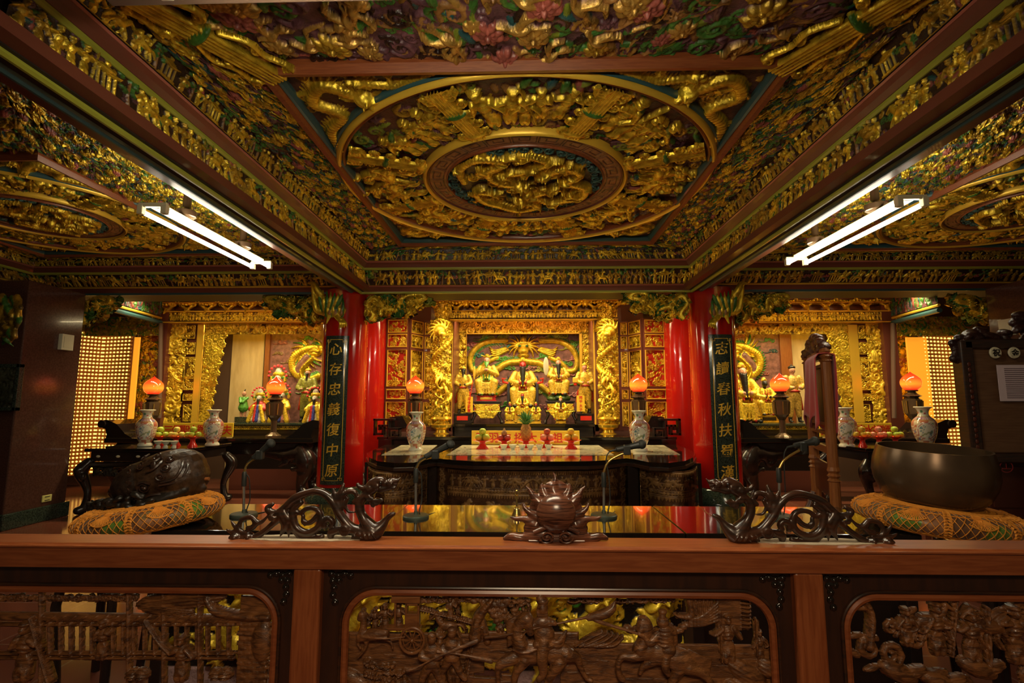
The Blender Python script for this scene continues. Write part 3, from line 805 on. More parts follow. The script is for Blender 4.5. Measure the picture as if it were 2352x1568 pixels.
# spokes
for k in range(8):
    a = 2 * PI * k / 8 + PI / 8
    r = Relief(.30, .62, .006, GOLD, k)
    for q in range(5): r.stroke([(.10 + q * .025, 0), (.10 + q * .025, .62)], .011, .016, GOLD, .012, n=1)
    r.rect(.085, 0, .215, .62, .012, GOLD)
    for sd in (-1, 1):
        for q in range(5): r.curl(.15 + sd * .095, .06 + q * .125, .042, q + sd, GOLD, w=.012, ht=.02, flip=sd)
        for q in range(3): r.curl(.15 + sd * .08, .60 - q * .03, .05, q, GOLD, w=.014, ht=.03, flip=sd)
    r.ell(.15, .33, .085, .03, 0, .045, GRN); r.ell(.15, .05, .1, .04, 0, .035, GOLD)
    c, q = math.cos(a), math.sin(a)
    def mf(P, c=c, q=q):
        x = P[..., 0] - .15; y = P[..., 1] + .88
        return np.stack([y * c - x * q, y * q + x * c, -.035 - P[..., 2]], -1)
    r.build('spoke', (0, 0, 0), (.30, 0, 0), (.30, .62, 0), (0, .62, 0), coffer, mapfn=mf, hole=.008)
def torus(mb, R0, z, sec, seg=128):
    V = []
    for i in range(seg):
        a = 2 * PI * i / seg; V.append([mb.bm.verts.new(((R0 + o) * math.cos(a), (R0 + o) * math.sin(a), z + dz)) for o, dz in sec])
    for i in range(seg):
        A = V[i]; B = V[(i + 1) % seg]
        for k in range(len(sec)): mb.bm.faces.new((A[k], A[(k + 1) % len(sec)], B[(k + 1) % len(sec)], B[k]))
    return mb
def arcsec(w, h, n=8): return [(w * math.cos(PI * i / n), -h * math.sin(PI * i / n)) for i in range(n + 1)]
torus(MB(), 1.565, 0, arcsec(.028, .075)).build('ring_moulding', 'gold_bright', coffer, True)
torus(MB(), 1.527, 0, arcsec(.018, .055)).build('ring_bead', 'rosewood', coffer, True)
torus(MB(), 1.600, 0, arcsec(.016, .05)).build('ring_bead', 'teal_trim', coffer, True)
torus(MB(), .875, 0, arcsec(.022, .065)).build('inner_ring', 'gold_bright', coffer, True)
torus(MB(), .845, 0, arcsec(.012, .045)).build('inner_bead', 'maroon_trim', coffer, True)
r = Relief(2 * PI * .77, .145, .005, (0.30, 0.10, 0.035, 0), 4)
u = r.w / 24
for k in range(24):
    x = k * u; m = (0.10, 0.03, 0.015, 0)
    def L(*p): r.stroke([(x + a_ * u, b_ * .145) for a_, b_ in p], .005, .006, m, n=1)
    L((.05, .2), (.95, .2)); L((.05, .2), (.05, .8)); L((.05, .8), (.7, .8)); L((.7, .8), (.7, .42)); L((.7, .42), (.3, .42)); L((.3, .42), (.3, .6)); L((.95, .2), (.95, .8))
r.H = .01 - r.H
polar_rel(r, .69, 'fret_ring', -.022)
torus(MB(), .685, 0, arcsec(.012, .05)).build('inner_bead', 'rosewood', coffer, True)
r = Relief(1.36, 1.36, .0045, (0.05, .02, .02, 0), 15)
for k in range(40):
    a = 2 * PI * k / 40; r.curl(.68 + .625 * math.cos(a), .68 + .625 * math.sin(a), .05, a, (0.05, .13, .11, 0), w=.012, ht=.03, flip=1 if k % 2 else -1)
for k in range(26):
    a = r.r.uniform(0, 6.3); q = r.r.uniform(.1, .5); r.cloud(.68 + q * math.cos(a), .68 + q * math.sin(a), .05, r.r.choice((GRN, TEAL, TEAL)))
r.fill_curls(70, .06, (GOLD, DGOLD), mask=lambda x, y: math.hypot(x - .68, y - .68) < .52)
for pts, q in (([(.62, .66), (.45, .60), (.36, .38), (.52, .24), (.30, .17), (.14, .35), (.16, .6)], .040), ([(.86, .44), (1.02, .34), (1.15, .46), (1.06, .62), (1.22, .74), (1.2, .95), (1.0, 1.02)], .040),
               ([(.66, 1.02), (.80, 1.14), (.62, 1.25), (.42, 1.12), (.28, 1.0), (.24, .8), (.42, .84)], .040), ([(.90, .80), (.78, .92), (.95, 1.1), (1.12, .88)], .034), ([(.52, .46), (.7, .40), (.86, .26), (.7, .14), (.56, .12)], .032)):
    r.dragon(pts, q, GOLD, .015)
    for k in range(10):
        x_, y_ = r.r.choice(pts); a_ = r.r.uniform(0, 6.3); L_ = r.r.uniform(.08, .15)
        r.stroke([(x_, y_, .018), (x_ + L_ * .5 * math.cos(a_), y_ + L_ * .5 * math.sin(a_), .014), (x_ + L_ * math.cos(a_ + .5), y_ + L_ * math.sin(a_ + .5), .003)], 0, .05, GOLD, .02)
r.ell(.70, .80, .05, .05, 0, .08, GOLD, .02)
r.build('dragon_medallion', (-.68, -.68, -.012), (.68, -.68, -.012), (.68, .68, -.012), (-.68, .68, -.012), coffer, flip=True, amp=1.3, mask=lambda X, Y: (X - .68) ** 2 + (Y - .68) ** 2 < .68 ** 2)
# side coffers are the same carving, smaller
for s, nm in ((-1, 'left'), (1, 'right')):
    c = copy_tree(coffer); c.location = (s * SX, SY, Z(1.835)); c.scale = (SS, SS, SS)
    c['label'] = 'smaller gilt ceiling coffer of the %s bay, cut off by the picture edge' % nm
# gilt reeded brackets at the two near corners of the coffer
for s, nm in ((-1, 'left'), (1, 'right')):
    r = Relief(.34, 1.0, .005, GOLD, 6)
    r.rect(.10, 0, .24, 1.0, .02, GOLD)
    for q in range(5): r.stroke([(.115 + q * .0275, 0), (.115 + q * .0275, 1.0)], .012, .02, GOLD, .018, n=1)
    r.ell(.17, .50, .1, .03, 0, .07, GRN)
    for sd in (-1, 1):
        for b0 in (0, .53):
            r.stroke([(.17 + sd * .07, b0 + .03, .02), (.17 + sd * .15, b0 + .06, .02), (.17 + sd * .12, b0 + .2, .015), (.17 + sd * .15, b0 + .32, .014), (.17 + sd * .09, b0 + .45, .014)], 0, .03, GOLD)
            r.curl(.17 + sd * .13, b0 + .05, .035, 0, GOLD, w=.012, ht=.035, flip=sd); r.curl(.17 + sd * .12, b0 + .25, .025, 2, GOLD, w=.01, ht=.03, flip=sd)
    A = Vector((s * 1.45, 2.80, Z(1.965) - .05)); Bv = Vector((s * 1.87, 1.93, Z(1.87) - .03))
    d = (Bv - A).normalized(); sd = d.cross(Vector((0, 0, 1))).normalized() * .17
    o = autorel(r, 'corner_bracket', A - sd, A + sd, Bv + sd, Bv - sd, (0, 4.4, 0), hole=.004, thick=.02)
    tag(o, 'gilt reeded diagonal bracket at the near %s corner of the dragon coffer' % nm, 'bracket')

# ---- fluorescent fittings ----
def fitting(loc, length, axis, label, stems=True):
    tm = 'tube' if stems else 'tube_near'
    p = empty('tube_light', loc, label, 'lamp', 'twin tube lamps under the ceiling')
    h = length / 2
    for dx in (-.085, .085):
        t = MB()
        if axis == 'y': t.tube([(dx, -h, 0), (dx, h, 0)], .016, 12)
        else: t.tube([(-h, dx, 0), (h, dx, 0)], .016, 12)
        t.build('tube', tm, p, True)
        for e in (-1, 1):
            t = MB()
            if axis == 'y': t.box((dx - .02, e * (h + .02) - .02, -.022), (dx + .02, e * (h + .02) + .02, .045), .004)
            else: t.box((e * (h + .02) - .02, dx - .02, -.022), (e * (h + .02) + .02, dx + .02, .045), .004)
            t.build('end_cap', 'ivory', p)
    t = MB()
    if axis == 'y': t.box((-.035, -h, .03), (.035, h, .075), .006)
    else: t.box((-h, -.035, .03), (h, .035, .075), .006)
    t.build('housing', 'ivory', p)
    for e in (-1, 1):
        t = MB()
        if axis == 'y': t.box((-.10, e * (h + .02) - .015, .03), (.10, e * (h + .02) + .015, .06), .004)
        else: t.box((e * (h + .02) - .015, -.10, .03), (e * (h + .02) + .015, .10, .06), .004)
        t.build('end_bar', 'ivory', p)
    for e in (-.55, .55):
        q = (0, e * h, 0) if axis == 'y' else (e * h, 0, 0)
        if stems: MB().lathe([(.05, .075), (.07, .09), (.075, .13), (.03, .16), (.025, .44)], q, 20).build('mounting_disc', 'bronze', p, True)
    return p
for s, nm in ((-1, 'left'), (1, 'right')):
    fitting((s * 2.63, 4.18, Z(1.345)), 1.46, 'y', 'lit twin fluorescent tube lamp under the %s ceiling bay' % nm)
ft = fitting((-0.3, 1.28, Z(1.22)), 1.5, 'x', 'twin tube lamp hung just above the view, in front of the crane panel', stems=False)
struct(MB().box((-1.46, 1.50, Z(1.395)), (-.46, 1.63, Z(1.41)), .004).build('trim_11', 'brown_wall'))
# carved valance boards hiding the strip lights of the shrines
for n, (xa, xb) in enumerate(((-2.6, 2.6), (-6.6, -2.75), (2.75, 6.6))):
    r = Relief(xb - xa, .74, .01, DRK, 600 + n); r.fill_curls(int((xb - xa) * 90), .05, (DGOLD, BRN, DRK, MAR))
    o = r.build('valance_board', (xa, 7.12, 2.83), (xb, 7.12, 2.83), (xb, 7.12, 3.575), (xa, 7.12, 3.575), thick=.02)
    tag(o, 'dark carved valance board under the beam before the %s shrine' % ('central', 'left', 'right')[n], 'carved board')

# ---- stone piers at the sides ----
for s, nm in ((-1, 'left'), (1, 'right')):
    xa, xb = sorted((s * 5.56, s * 7.0))
    struct(MB().box((xa, 5.5, 0.16), (xb, 6.25, 2.72), .012).build('wall_' + nm + '_pier', 'granite_brown'))
    struct(MB().box((xa - .03, 5.47, 0), (xb + .03, 6.28, .17), .01).build('baseboard_' + nm, 'granite_green'))
# =====================================================================
# SHRINES, COLUMNS, ALTARS
# =====================================================================
m, nt, b = newmat('glass_pane')
nt.nodes.remove(b)
tr = nt.nodes.new('ShaderNodeBsdfTransparent'); gl = nt.nodes.new('ShaderNodeBsdfGlossy'); gl.inputs['Roughness'].default_value = 0.02
fr = nt.nodes.new('ShaderNodeFresnel'); mx = nt.nodes.new('ShaderNodeMixShader'); out = nt.nodes['Material Output']
nt.links.new(fr.outputs[0], mx.inputs[0]); nt.links.new(tr.outputs[0], mx.inputs[1]); nt.links.new(gl.outputs[0], mx.inputs[2]); nt.links.new(mx.outputs[0], out.inputs[0])

def px_rel(r, name, x0, y0, x1, y1, Y, parent=None, off=(0, 0, 0), Y1=None, **k):
    """relief standing upright: photo rectangle (x0,y0)-(x1,y1) (y1 lower) at depth Y (left) .. Y1 (right)"""
    Y1 = Y if Y1 is None else Y1
    a = at(x0, y1, Y); bq = at(x1, y1, Y1); za = at(x0, y0, Y).z
    return autorel(r, name, (a.x, Y, a.z), (bq.x, Y1, a.z), (bq.x, Y1, za), (a.x, Y, za), (0, 0, 1.2), parent=parent, off=off, **k)
def px_size(x0, y0, x1, y1, Y, Y1=None):
    a = at(x0, y1, Y); b_ = at(x1, y1, Y if Y1 is None else Y1); return math.hypot(b_.x - a.x, b_.y - a.y), at(x0, y0, Y).z - a.z
def px_box(mb, x0, y0, x1, y1, Ya, Yb, bev=0):
    a = at(x0, y1, Ya); c = at(x1, y0, Ya)
    return mb.box((a.x, Ya, a.z), (c.x, Yb, c.z), bev)

# ---- red columns with couplet boards ----
def column(px, Y, rad, ztop, label, side, base=True):
    c = at(px, VY, Y)
    p = empty('red_column', (c.x, Y, 0), label, 'column', 'round red columns')
    MB().lathe([(rad * 1.0, .2), (rad, ztop)], seg=64).build('shaft', 'red_lacquer', p, True)
    if base: MB().lathe([(rad * 1.42, 0), (rad * 1.42, .10), (rad * 1.48, .13), (rad * 1.45, .18), (rad * 1.2, .25), (rad * 1.1, .30), (rad * 1.0, .32)], seg=64).build('base', 'granite_green', p, True)
    return p, c
YA = 6.65; RA = .283
for s, px, nm in ((-1, 788, 'left'), (1, 1642, 'right')):
    column(px, YA, RA, Z(1.45), 'front red column on the %s of the altar, carrying a black couplet board' % nm, s)
for s, px, nm in ((-1, 845, 'left'), (1, 1568, 'right')):
    column(px, 8.05, .27, 3.0, 'red column behind the front one, beside the %s folding screen' % nm, s)
def couplet(px, side, chars, label):
    cx = at(px, VY, YA).x
    ang0 = -PI / 2 + side * R(1); half = R(29); r0 = RA + .004; r1 = RA + .022
    zt, zb = 2.19, .36
    p = empty('couplet_board', (cx, YA, zb), label, 'couplet board')
    N = 24
    mb = MB()
    bm = mb.bm; V = []
    for i in range(N + 1):
        a = ang0 - half + 2 * half * i / N
        V.append([bm.verts.new((r_ * math.cos(a), r_ * math.sin(a), z)) for r_, z in ((r0, 0), (r1, 0), (r1, zt - zb), (r0, zt - zb))])
    for i in range(N):
        for k in range(4): bm.faces.new((V[i][k], V[i][(k + 1) % 4], V[i + 1][(k + 1) % 4], V[i + 1][k]))
    bm.faces.new(V[0]); bm.faces.new(V[-1][::-1])
    mb.build('board', 'granite_green', p, True)
    rr = r1 + .002
    def onb(u, z, d=0): a = ang0 + u / r1; return Vector(((rr + d) * math.cos(a), (rr + d) * math.sin(a), z))
    W = half * r1 - .03; H = zt - zb
    mb = MB()
    for sgn in (-1, 1): mb.tube([onb(sgn * (W - .012), .10), onb(sgn * (W - .012), H - .10)], .0035, 6)
    for zz, d in ((.05, 1), (H - .05, -1)):
        mb.tube([onb(u * (W - .045) / 4, zz) for u in range(-4, 5)], .003, 6)
        for sgn in (-1, 1):
            mb.tube([onb(sgn * (W - .045), zz), onb(sgn * (W - .045), zz + d * .03), onb(sgn * (W + .0), zz + d * .03), onb(sgn * W, zz), onb(sgn * (W - .02), zz), onb(sgn * (W - .02), zz + d * .055)], .003, 6)
    mb.build('gilt_border', 'gold_bright', p)
    n = len(chars)
    for i, ch in enumerate(chars):
        zc = H - .17 - i * (H - .34) / (n - 1)
        def fn(x, y, z, zc=zc): return onb(x + y * .10, zc + y * 1.0 + x * .08, .001 + z)
        text_obj('character', ch, .165, 'gold_bright', p, fn, .002, .0016)
couplet(788, -1, '心存忠義復中原', 'curved black couplet board with seven gilt characters on the left front column')
couplet(1642, 1, '志讀春秋扶蜀漢', 'curved black couplet board with gilt characters on the right front column')

# ---- carved dragon brackets under the beams ----
def queti(x0, y0, x1, y1, Y, toward, seed, label, Y1=None):
    w, h = px_size(x0, y0, x1, y1, Y, Y1)
    r = Relief(w, h, .005, DRK, seed)
    d = toward   # +1: thin end at right
    X = lambda u: (u if d > 0 else 1 - u) * w
    r.fill_curls(int(230 * w), h * .10, (GOLD, GRN, DGOLD, GOLD, OLV), mask=lambda x, y: y > h * (.08 + .55 * ((x / w) if d > 0 else 1 - x / w) ** 1.5))
    r.dragon([(X(.72), h * .72), (X(.9), h * .85), (X(.78), h * .98), (X(.55), h * .8), (X(.5), h * .45), (X(.3), h * .5), (X(.25), h * .25)], h * .085, GOLD, .02, spine=GRN)
    r.dragon([(X(.25), h * .70), (X(.12), h * .85), (X(.05), h * .6), (X(.15), h * .3), (X(.1), h * .1)], h * .08, GOLD, .02)
    for k in range(26):
        a = r.r.uniform(-2.6, -.4); x = X(r.r.uniform(.03, .8)); y = h * r.r.uniform(.45, .9); L = h * r.r.uniform(.18, .32)
        r.stroke([(x, y, h * .045), (x + L * math.cos(a) * .6, y + L * math.sin(a) * .5, h * .035), (x + L * math.cos(a), y + L * math.sin(a), h * .008)], 0, h * .16, r.r.choice((GOLD, GOLD, GRN)), .01, n=2)
    o = px_rel(r, 'dragon_bracket', x0, y0, x1, y1, Y, Y1=Y1, hole=.012, thick=.07, amp=1.4)
    return tag(o, label, 'carved bracket')
queti(837, 676, 992, 744, 6.55, 1, 31, 'gilt and green dragon bracket under the beam, right of the left front column')
queti(1432, 672, 1584, 742, 6.55, -1, 32, 'gilt and green dragon bracket under the beam, left of the right front column')
queti(600, 680, 742, 748, 6.62, -1, 33, 'dragon bracket under the beam, left of the left front column')
queti(1690, 676, 1822, 744, 6.62, 1, 34, 'dragon bracket under the beam, right of the right front column')
queti(132, 682, 268, 756, 6.45, 1, 35, 'dim dragon bracket beside the left stone pier')
queti(2186, 680, 2318, 756, 6.45, -1, 36, 'dim dragon bracket beside the right stone pier')
# phoenix claws carved on the faces of the two front columns
def claw(px, side, label):
    Y = 6.2; P = lambda x, y, dy, r: (*(at(x, y, Y + dy)), r * .0053)
    e = []
    S = (lambda x: x) if side < 0 else (lambda x: 2 * 1213 - x - 2)
    def C(pts, col): e.extend(chain([P(S(x), y, dy, r) for x, y, dy, r in pts], col))
    C([(709, 650, 0, 3), (722, 652, 0, 6), (730, 668, 0, 8), (740, 685, .05, 10), (742, 705, .1, 12)], GOLD)
    C([(718, 655, 0, 4), (722, 690, 0, 6), (728, 712, .03, 7), (745, 716, .1, 10)], GOLD)
    for k in range(7): C([(742 + k * 4, 712 + k, .05, 6), (735 + k * 8, 690 - k, 0, 4), (733 + k * 9, 664 + 2 * k, .02, 1.2)], GOLD if k % 2 else GRN)
    C([(745, 700, .1, 14), (765, 706, .1, 17), (782, 712, .12, 14)], DGOLD)
    C([(770, 715, .1, 9), (776, 730, .03, 6), (785, 735, 0, 5)], GOLD)
    for k in range(4): C([(776 + k * 4, 732, .03, 3.6), (782 + k * 4, 742, -.03, 3.0), (778 + k * 6, 756 - k * 2, -.02, 1.2)], GOLD)
    C([(760, 718, .08, 7), (756, 726, .04, 5), (750, 742, 0, 2)], GOLD)
    for k in range(10): C([(750 + k * 4, 725, .05, 4), (748 + k * 4.5, 700 + (k % 3) * 8, .02, 3), (752 + k * 4, 680 + (k % 4) * 5, .06, 1.5)], (GRN, GOLD, BRN)[k % 3])
    o = blob('phoenix_carving', e, .006, 'painted_carving'); return tag(o, label, 'carving')
claw(745, -1, 'gilt phoenix carving with open claw jutting from the left front column')
claw(1665, 1, 'gilt phoenix carving with open claw jutting from the right front column')

# ---- central shrine ----
YS = 8.25
sh = empty('central_shrine', (0, YS, 0), 'bright gilded central shrine with dragon columns framing the red-faced deity', 'shrine')
so = (0, YS, 0)
def part_rel(x0, y0, x1, y1, Y, style, seed, nm, par=sh, of=so, res=.006, Y1=None, sz=.05, dens=420, gr=(.16, .08, .012, .3), cols=(GOLD, GOLD, YEL), **k):  # default gr is darkened to paint the shade of the crevices into the ground
    w, h = px_size(x0, y0, x1, y1, Y, Y1); r = Relief(w, h, res, gr, seed)
    if style == 'scroll':
        r.fill_curls(int(w * h * dens * 1.35), sz * .82, cols)
        r.rect(0, 0, w, .012, .012, YEL); r.rect(0, h - .012, w, h, .012, YEL); r.rect(0, 0, .012, h, .012, YEL); r.rect(w - .012, 0, w, h, .012, YEL)
        if w * h > .15: r.fill_curls(int(w * h * 60), sz * 1.1, (YEL,), .02)
    elif style == 'figures':
        r.fill_curls(int(w * h * dens), sz * .6, cols); r.fill_figures(h * .04, h * .9, h * .4, (GOLD, YEL), False)
    elif style == 'meander':
        n = max(1, int(w / h)); u = w / n
        for q in range(n):
            x = q * u
            r.stroke([(x + a_ * u, b_ * h) for a_, b_ in ((.05, .2), (.9, .2), (.9, .8), (.15, .8), (.15, .42), (.65, .42), (.65, .6))], h * .05, .006, YEL, n=1)
    return px_rel(r, nm, x0, y0, x1, y1, Y, par, of, Y1=Y1, **k)
# backing walls
mb = MB(so); px_box(mb, 985, 672, 1040, 990, YS + .02, YS + .1); px_box(mb, 1366, 672, 1425, 990, YS + .02, YS + .1); px_box(mb, 1040, 672, 1366, 736, YS + .02, YS + .1); mb.build('backing', 'maroon_trim', sh)
YJ = 9.0
part_rel(1043, 736, 1363, 766, YJ, 'scroll', 1, 'header_carving', sz=.065, dens=300)
part_rel(1043, 766, 1069, 975, YJ, 'scroll', 2, 'jamb_carving', sz=.055, dens=380)
part_rel(1336, 766, 1363, 975, YJ, 'scroll', 3, 'jamb_carving', sz=.055, dens=380)
mb = MB(so)
for x in (1069, 1334): px_box(mb, x, 764, x + 2.5, 975, YJ - .04, YJ + .02, .003)
px_box(mb, 1069, 764, 1336, 767, YJ - .04, YJ + .02, .003)
mb.build('inner_frame', 'gold_bright', sh)
for x, w_ in ((1040, -.06), (1366.5, .06)):
    q = at(x, 925, YS); MB(so).box((min(q.x, q.x + w_), YS + .02, 0), (max(q.x, q.x + w_), 9.3, 2.75)).build('niche_cheek', 'maroon_trim', sh)
part_rel(1000, 714, 1418, 731, YS - .12, 'figures', 4, 'architrave', sz=.04)
part_rel(985, 735, 1036, 975, YS, 'scroll', 12, 'side_carving', sz=.05)
part_rel(1370, 735, 1424, 975, YS, 'scroll', 13, 'side_carving', sz=.05)
mb = MB(so)
for y0, y1, d in ((731, 735, .16), (711, 714, .18), (688, 691, .2)): px_box(mb, 996, y0, 1420, y1, YS - d, YS + .02, .004)
for x in (1036, 1367): px_box(mb, x, 735, x + 4, 975, YS - .03, YS + .02, .003)
mb.build('cornice', 'gold_bright', sh)
mb = MB(so); px_box(mb, 1035, 735, 1037.5, 975, YS - .05, YS - .02); px_box(mb, 1370, 735, 1372, 975, YS - .05, YS - .02); mb.build('edge_strip', 'maroon_trim', sh)
def bracket_els(x, y, Y, s=1.3):
    u = mpp(Y) * s; c = at(x, y, Y); e = []
    e.append(ellip(c + Vector((0, 0, -7 * u)), (5 * u, 5 * u, 5 * u), YEL))
    e.append(capsule(c + Vector((-15 * u, 0, 4 * u)), c + Vector((-3 * u, 0, -4 * u)), 2.2 * u, 3 * u, GOLD)); e.append(capsule(c + Vector((15 * u, 0, 4 * u)), c + Vector((3 * u, 0, -4 * u)), 2.2 * u, 3 * u, GOLD))
    for dx in (-12, -6, 0, 6, 12): e.append(ellip(c + Vector((dx * u, -3 * u, (3 + abs(dx) * .15) * u)), (2.8 * u, 4 * u, 3 * u), GOLD))
    for dx in (-14, 14): e.append(capsule(c + Vector((dx * u, 0, 2 * u)), c + Vector((dx * 1.15 * u, -2 * u, 10 * u)), 2 * u, 1.2 * u, YEL))
    e.append(capsule(c + Vector((0, -4 * u, -9 * u)), c + Vector((0, -8 * u, -14 * u)), 3 * u, 1.5 * u, YEL))
    return e
base_bk = None
cb = at(1209, 700, YS - .1)
for k in range(10):
    x = 1003 + k * 45.3
    if base_bk is None:
        base_bk = blob('bracket', bracket_els(1209, 700, YS - .1), .008, 'painted_carving', sh, off=(cb.x, cb.y, cb.z))
        o = base_bk
    else: o = base_bk.copy(); COL.objects.link(o)
    o.location = Vector((at(x, 700, YS - .1).x, -.1, cb.z))
# between the brackets small seated lions
base_l = None
for k in range(9):
    x = 1026 + k * 45.3; q = at(x, 700, YS - .08)
    if base_l is None:
        base_l = blob('lion', [ellip((0, 0, 0), (.035, .04, .05), GOLD), ellip((0, -.03, .05), (.03, .03, .03), YEL), capsule((-.03, -.03, -.02), (-.03, -.05, -.05), .013, .012, GOLD), capsule((.03, -.03, -.02), (.03, -.05, -.05), .013, .012, GOLD)], .008, 'painted_carving', sh); o = base_l
    else: o = base_l.copy(); COL.objects.link(o)
    o.location = (q.x, -.08, cb.z + .01)
# dragon columns
for s, px in ((-1, 1014), (1, 1396)):
    c = at(px, VY, YS - .18); zb, zt = at(px, 975, YS - .18).z, at(px, 700, YS - .18).z
    Lc = zt - zb; r = Relief(2 * PI * .13, Lc, .006, DGOLD, 55)
    r.fill_curls(420, .042, (GOLD, GOLD, DGOLD))
    pts = []
    r.dragon([(.15, Lc * .80), (.40, Lc * .86), (.65, Lc * .76), (.42, Lc * .62), (.2, Lc * .5), (.42, Lc * .38), (.65, Lc * .26), (.4, Lc * .14), (.2, Lc * .05)], .038, GOLD, .03)
    r.fill_curls(150, .04, (GOLD, YEL), .035)
    def mf(P, c=c, zb=zb):
        a = PI / 2 + P[..., 0] / .13; rad = .10 + P[..., 2]
        return np.stack([c.x + rad * np.cos(a), c.y - so[1] + rad * np.sin(a), zb + P[..., 1]], -1)
    r.build('dragon_column', (0, 0, 0), (r.w, 0, 0), (r.w, Lc, 0), (0, Lc, 0), sh, mapfn=mf)
    e = []
    h = at(px + s * 3, 760, YS - .42)
    e += [ellip(h, (.09, .08, .09), GOLD), ellip(h + Vector((-s * .05, -.08, -.06)), (.06, .07, .05), YEL), ellip(h + Vector((-s * .05, -.07, -.12)), (.05, .05, .03), GOLD)]
    for k in range(9):
        a = R(20 + k * 24); e += chain([(*(h + Vector((.06 * math.cos(a), 0, .06 * math.sin(a)))), .022), (*(h + Vector((.13 * math.cos(a + .2), .01, .13 * math.sin(a + .2)))), .016), (*(h + Vector((.20 * math.cos(a + .5), 0, .2 * math.sin(a + .5)))), .005)], YEL, 3)
    for x0, y0, x1, y1 in ((0, 880, -12, 900), (4, 900, 12, 925)):
        e += chain([(*at(px + x0, y0 - 20, YS - .3), .03), (*at(px + x1, y0, YS - .38), .025), (*at(px + x0, y1, YS - .33), .015)], GOLD)
    for k in range(12):
        yy = 865 + k * 7; e += chain([(*at(px + (k % 3 - 1) * 8, yy - 12, YS - .28), .02), (*at(px + (k % 3 - 1) * 13, yy, YS - .36), .014), (*at(px + (k % 4 - 1.5) * 12, yy + 12, YS - .34), .004)], (GOLD, YEL)[k % 2], 3)
    e += [capsule(h, at(px, 770, YS - .18), .03, .03, GOLD), capsule(at(px, 770, YS - .18), at(px, 900, YS - .18), .03, .03, GOLD), capsule(at(px, 900, YS - .18), at(px, 890, YS - .30), .03, .03, GOLD)]
    blob('dragon_head', e, .009, 'painted_carving', sh, off=so)
    MB(so).lathe([(.13, -.0), (.15, .03), (.09, .06), (.08, .10), (.15, .14), (.16, .18), (.10, .21), (.11, .24), (.17, .27), (.16, .30), (.10, .31)], (c.x, c.y, zb - .18), 24).build('column_base', 'gold', sh, True)
# folding screens either side
def screen(s, nm):
    S = (lambda x: x) if s < 0 else (lambda x: 2 * 1208.5 - x)
    p = empty('folding_screen', (0, YS, 0), 'maroon folding screen of small gilt carved panels on the %s of the central shrine' % nm, 'screen')
    of = so
    for li, (xa, xb, Ya, Yb) in enumerate(((884, 936, 8.02, 7.98), (937, 969, 7.98, 8.28), (970, 992, 8.28, 8.28))):
        A = at(S(xa), VY, Ya); B = at(S(xb), VY, Yb); zt = at(S(xa), 734, 8.1).z; zb = at(S(xa), 990, 8.1).z
        d = (B - A); d.z = 0; L = d.length; d.normalize(); n = Vector((d.y, -d.x, 0))
        if n.y > 0: n = -n
        rows = ((.015, .125), (.145, .255), (.285, .605), (.635, .715), (.745, .96))
        Hh = zt - zb
        W = lambda u, v, o_: A + d * u + Vector((0, 0, v)) + n * o_ + Vector((0, 0, zb - A.z))
        mb = MB(of)
        def slab(u0, u1, v0, v1, t0, t1):
            c = [W(u, v, t) - Vector(of) for t in (t0, t1) for u, v in ((u0, v0), (u1, v0), (u1, v1), (u0, v1))]
            vs = [mb.bm.verts.new(q) for q in c]
            for f in ((0, 1, 2, 3), (7, 6, 5, 4), (0, 4, 5, 1), (1, 5, 6, 2), (2, 6, 7, 3), (3, 7, 4, 0)): mb.bm.faces.new([vs[i] for i in f])
        m0 = .03
        slab(0, m0, 0, Hh, -.02, .02); slab(L - m0, L, 0, Hh, -.02, .02)
        prev = 0
        for a_, b_ in rows:
            ya, yb = Hh * (1 - b_), Hh * (1 - a_)
        edges = [1.0] + [v for ab in rows[::-1] for v in (ab[1], ab[0])] + [0.0]
        for i in range(0, len(edges), 2): slab(m0, L - m0, Hh * (1 - edges[i]), Hh * (1 - edges[i + 1]), -.02, .02)
        leaf = mb.build('screen_leaf', 'maroon_trim', p)
        for ri, (a_, b_) in enumerate(rows):
            v0, v1 = Hh * (1 - b_), Hh * (1 - a_)
            r = Relief(L - 2 * m0, v1 - v0, .006, (CRED if (li == 0) else (.2, .1, .015, .3)), 300 + li * 9 + ri)
            r.fill_curls(int(r.w * r.h * (900 if li else 620)), .028, (GOLD, GOLD, YEL))
            q = [W(m0, v0, -.01), W(L - m0, v0, -.01), W(L - m0, v1, -.01), W(m0, v1, -.01)]
            if li > 0 or ri > 4: r.figure(r.w / 2, r.h * .15, r.h * .7 if r.h < .5 else .3, YEL)
            pn = autorel(r, 'carved_panel', *q, (0, 0, 1.2), parent=leaf, off=of)
            mb = MB(of)
            mb.tube([W(m0, v0, .02), W(L - m0, v0, .02), W(L - m0, v1, .02), W(m0, v1, .02)], .011, 6, closed=True)
            mb.build('gilt_bead', 'gold_bright', leaf)
screen(-1, 'left'); screen(1, 'right')
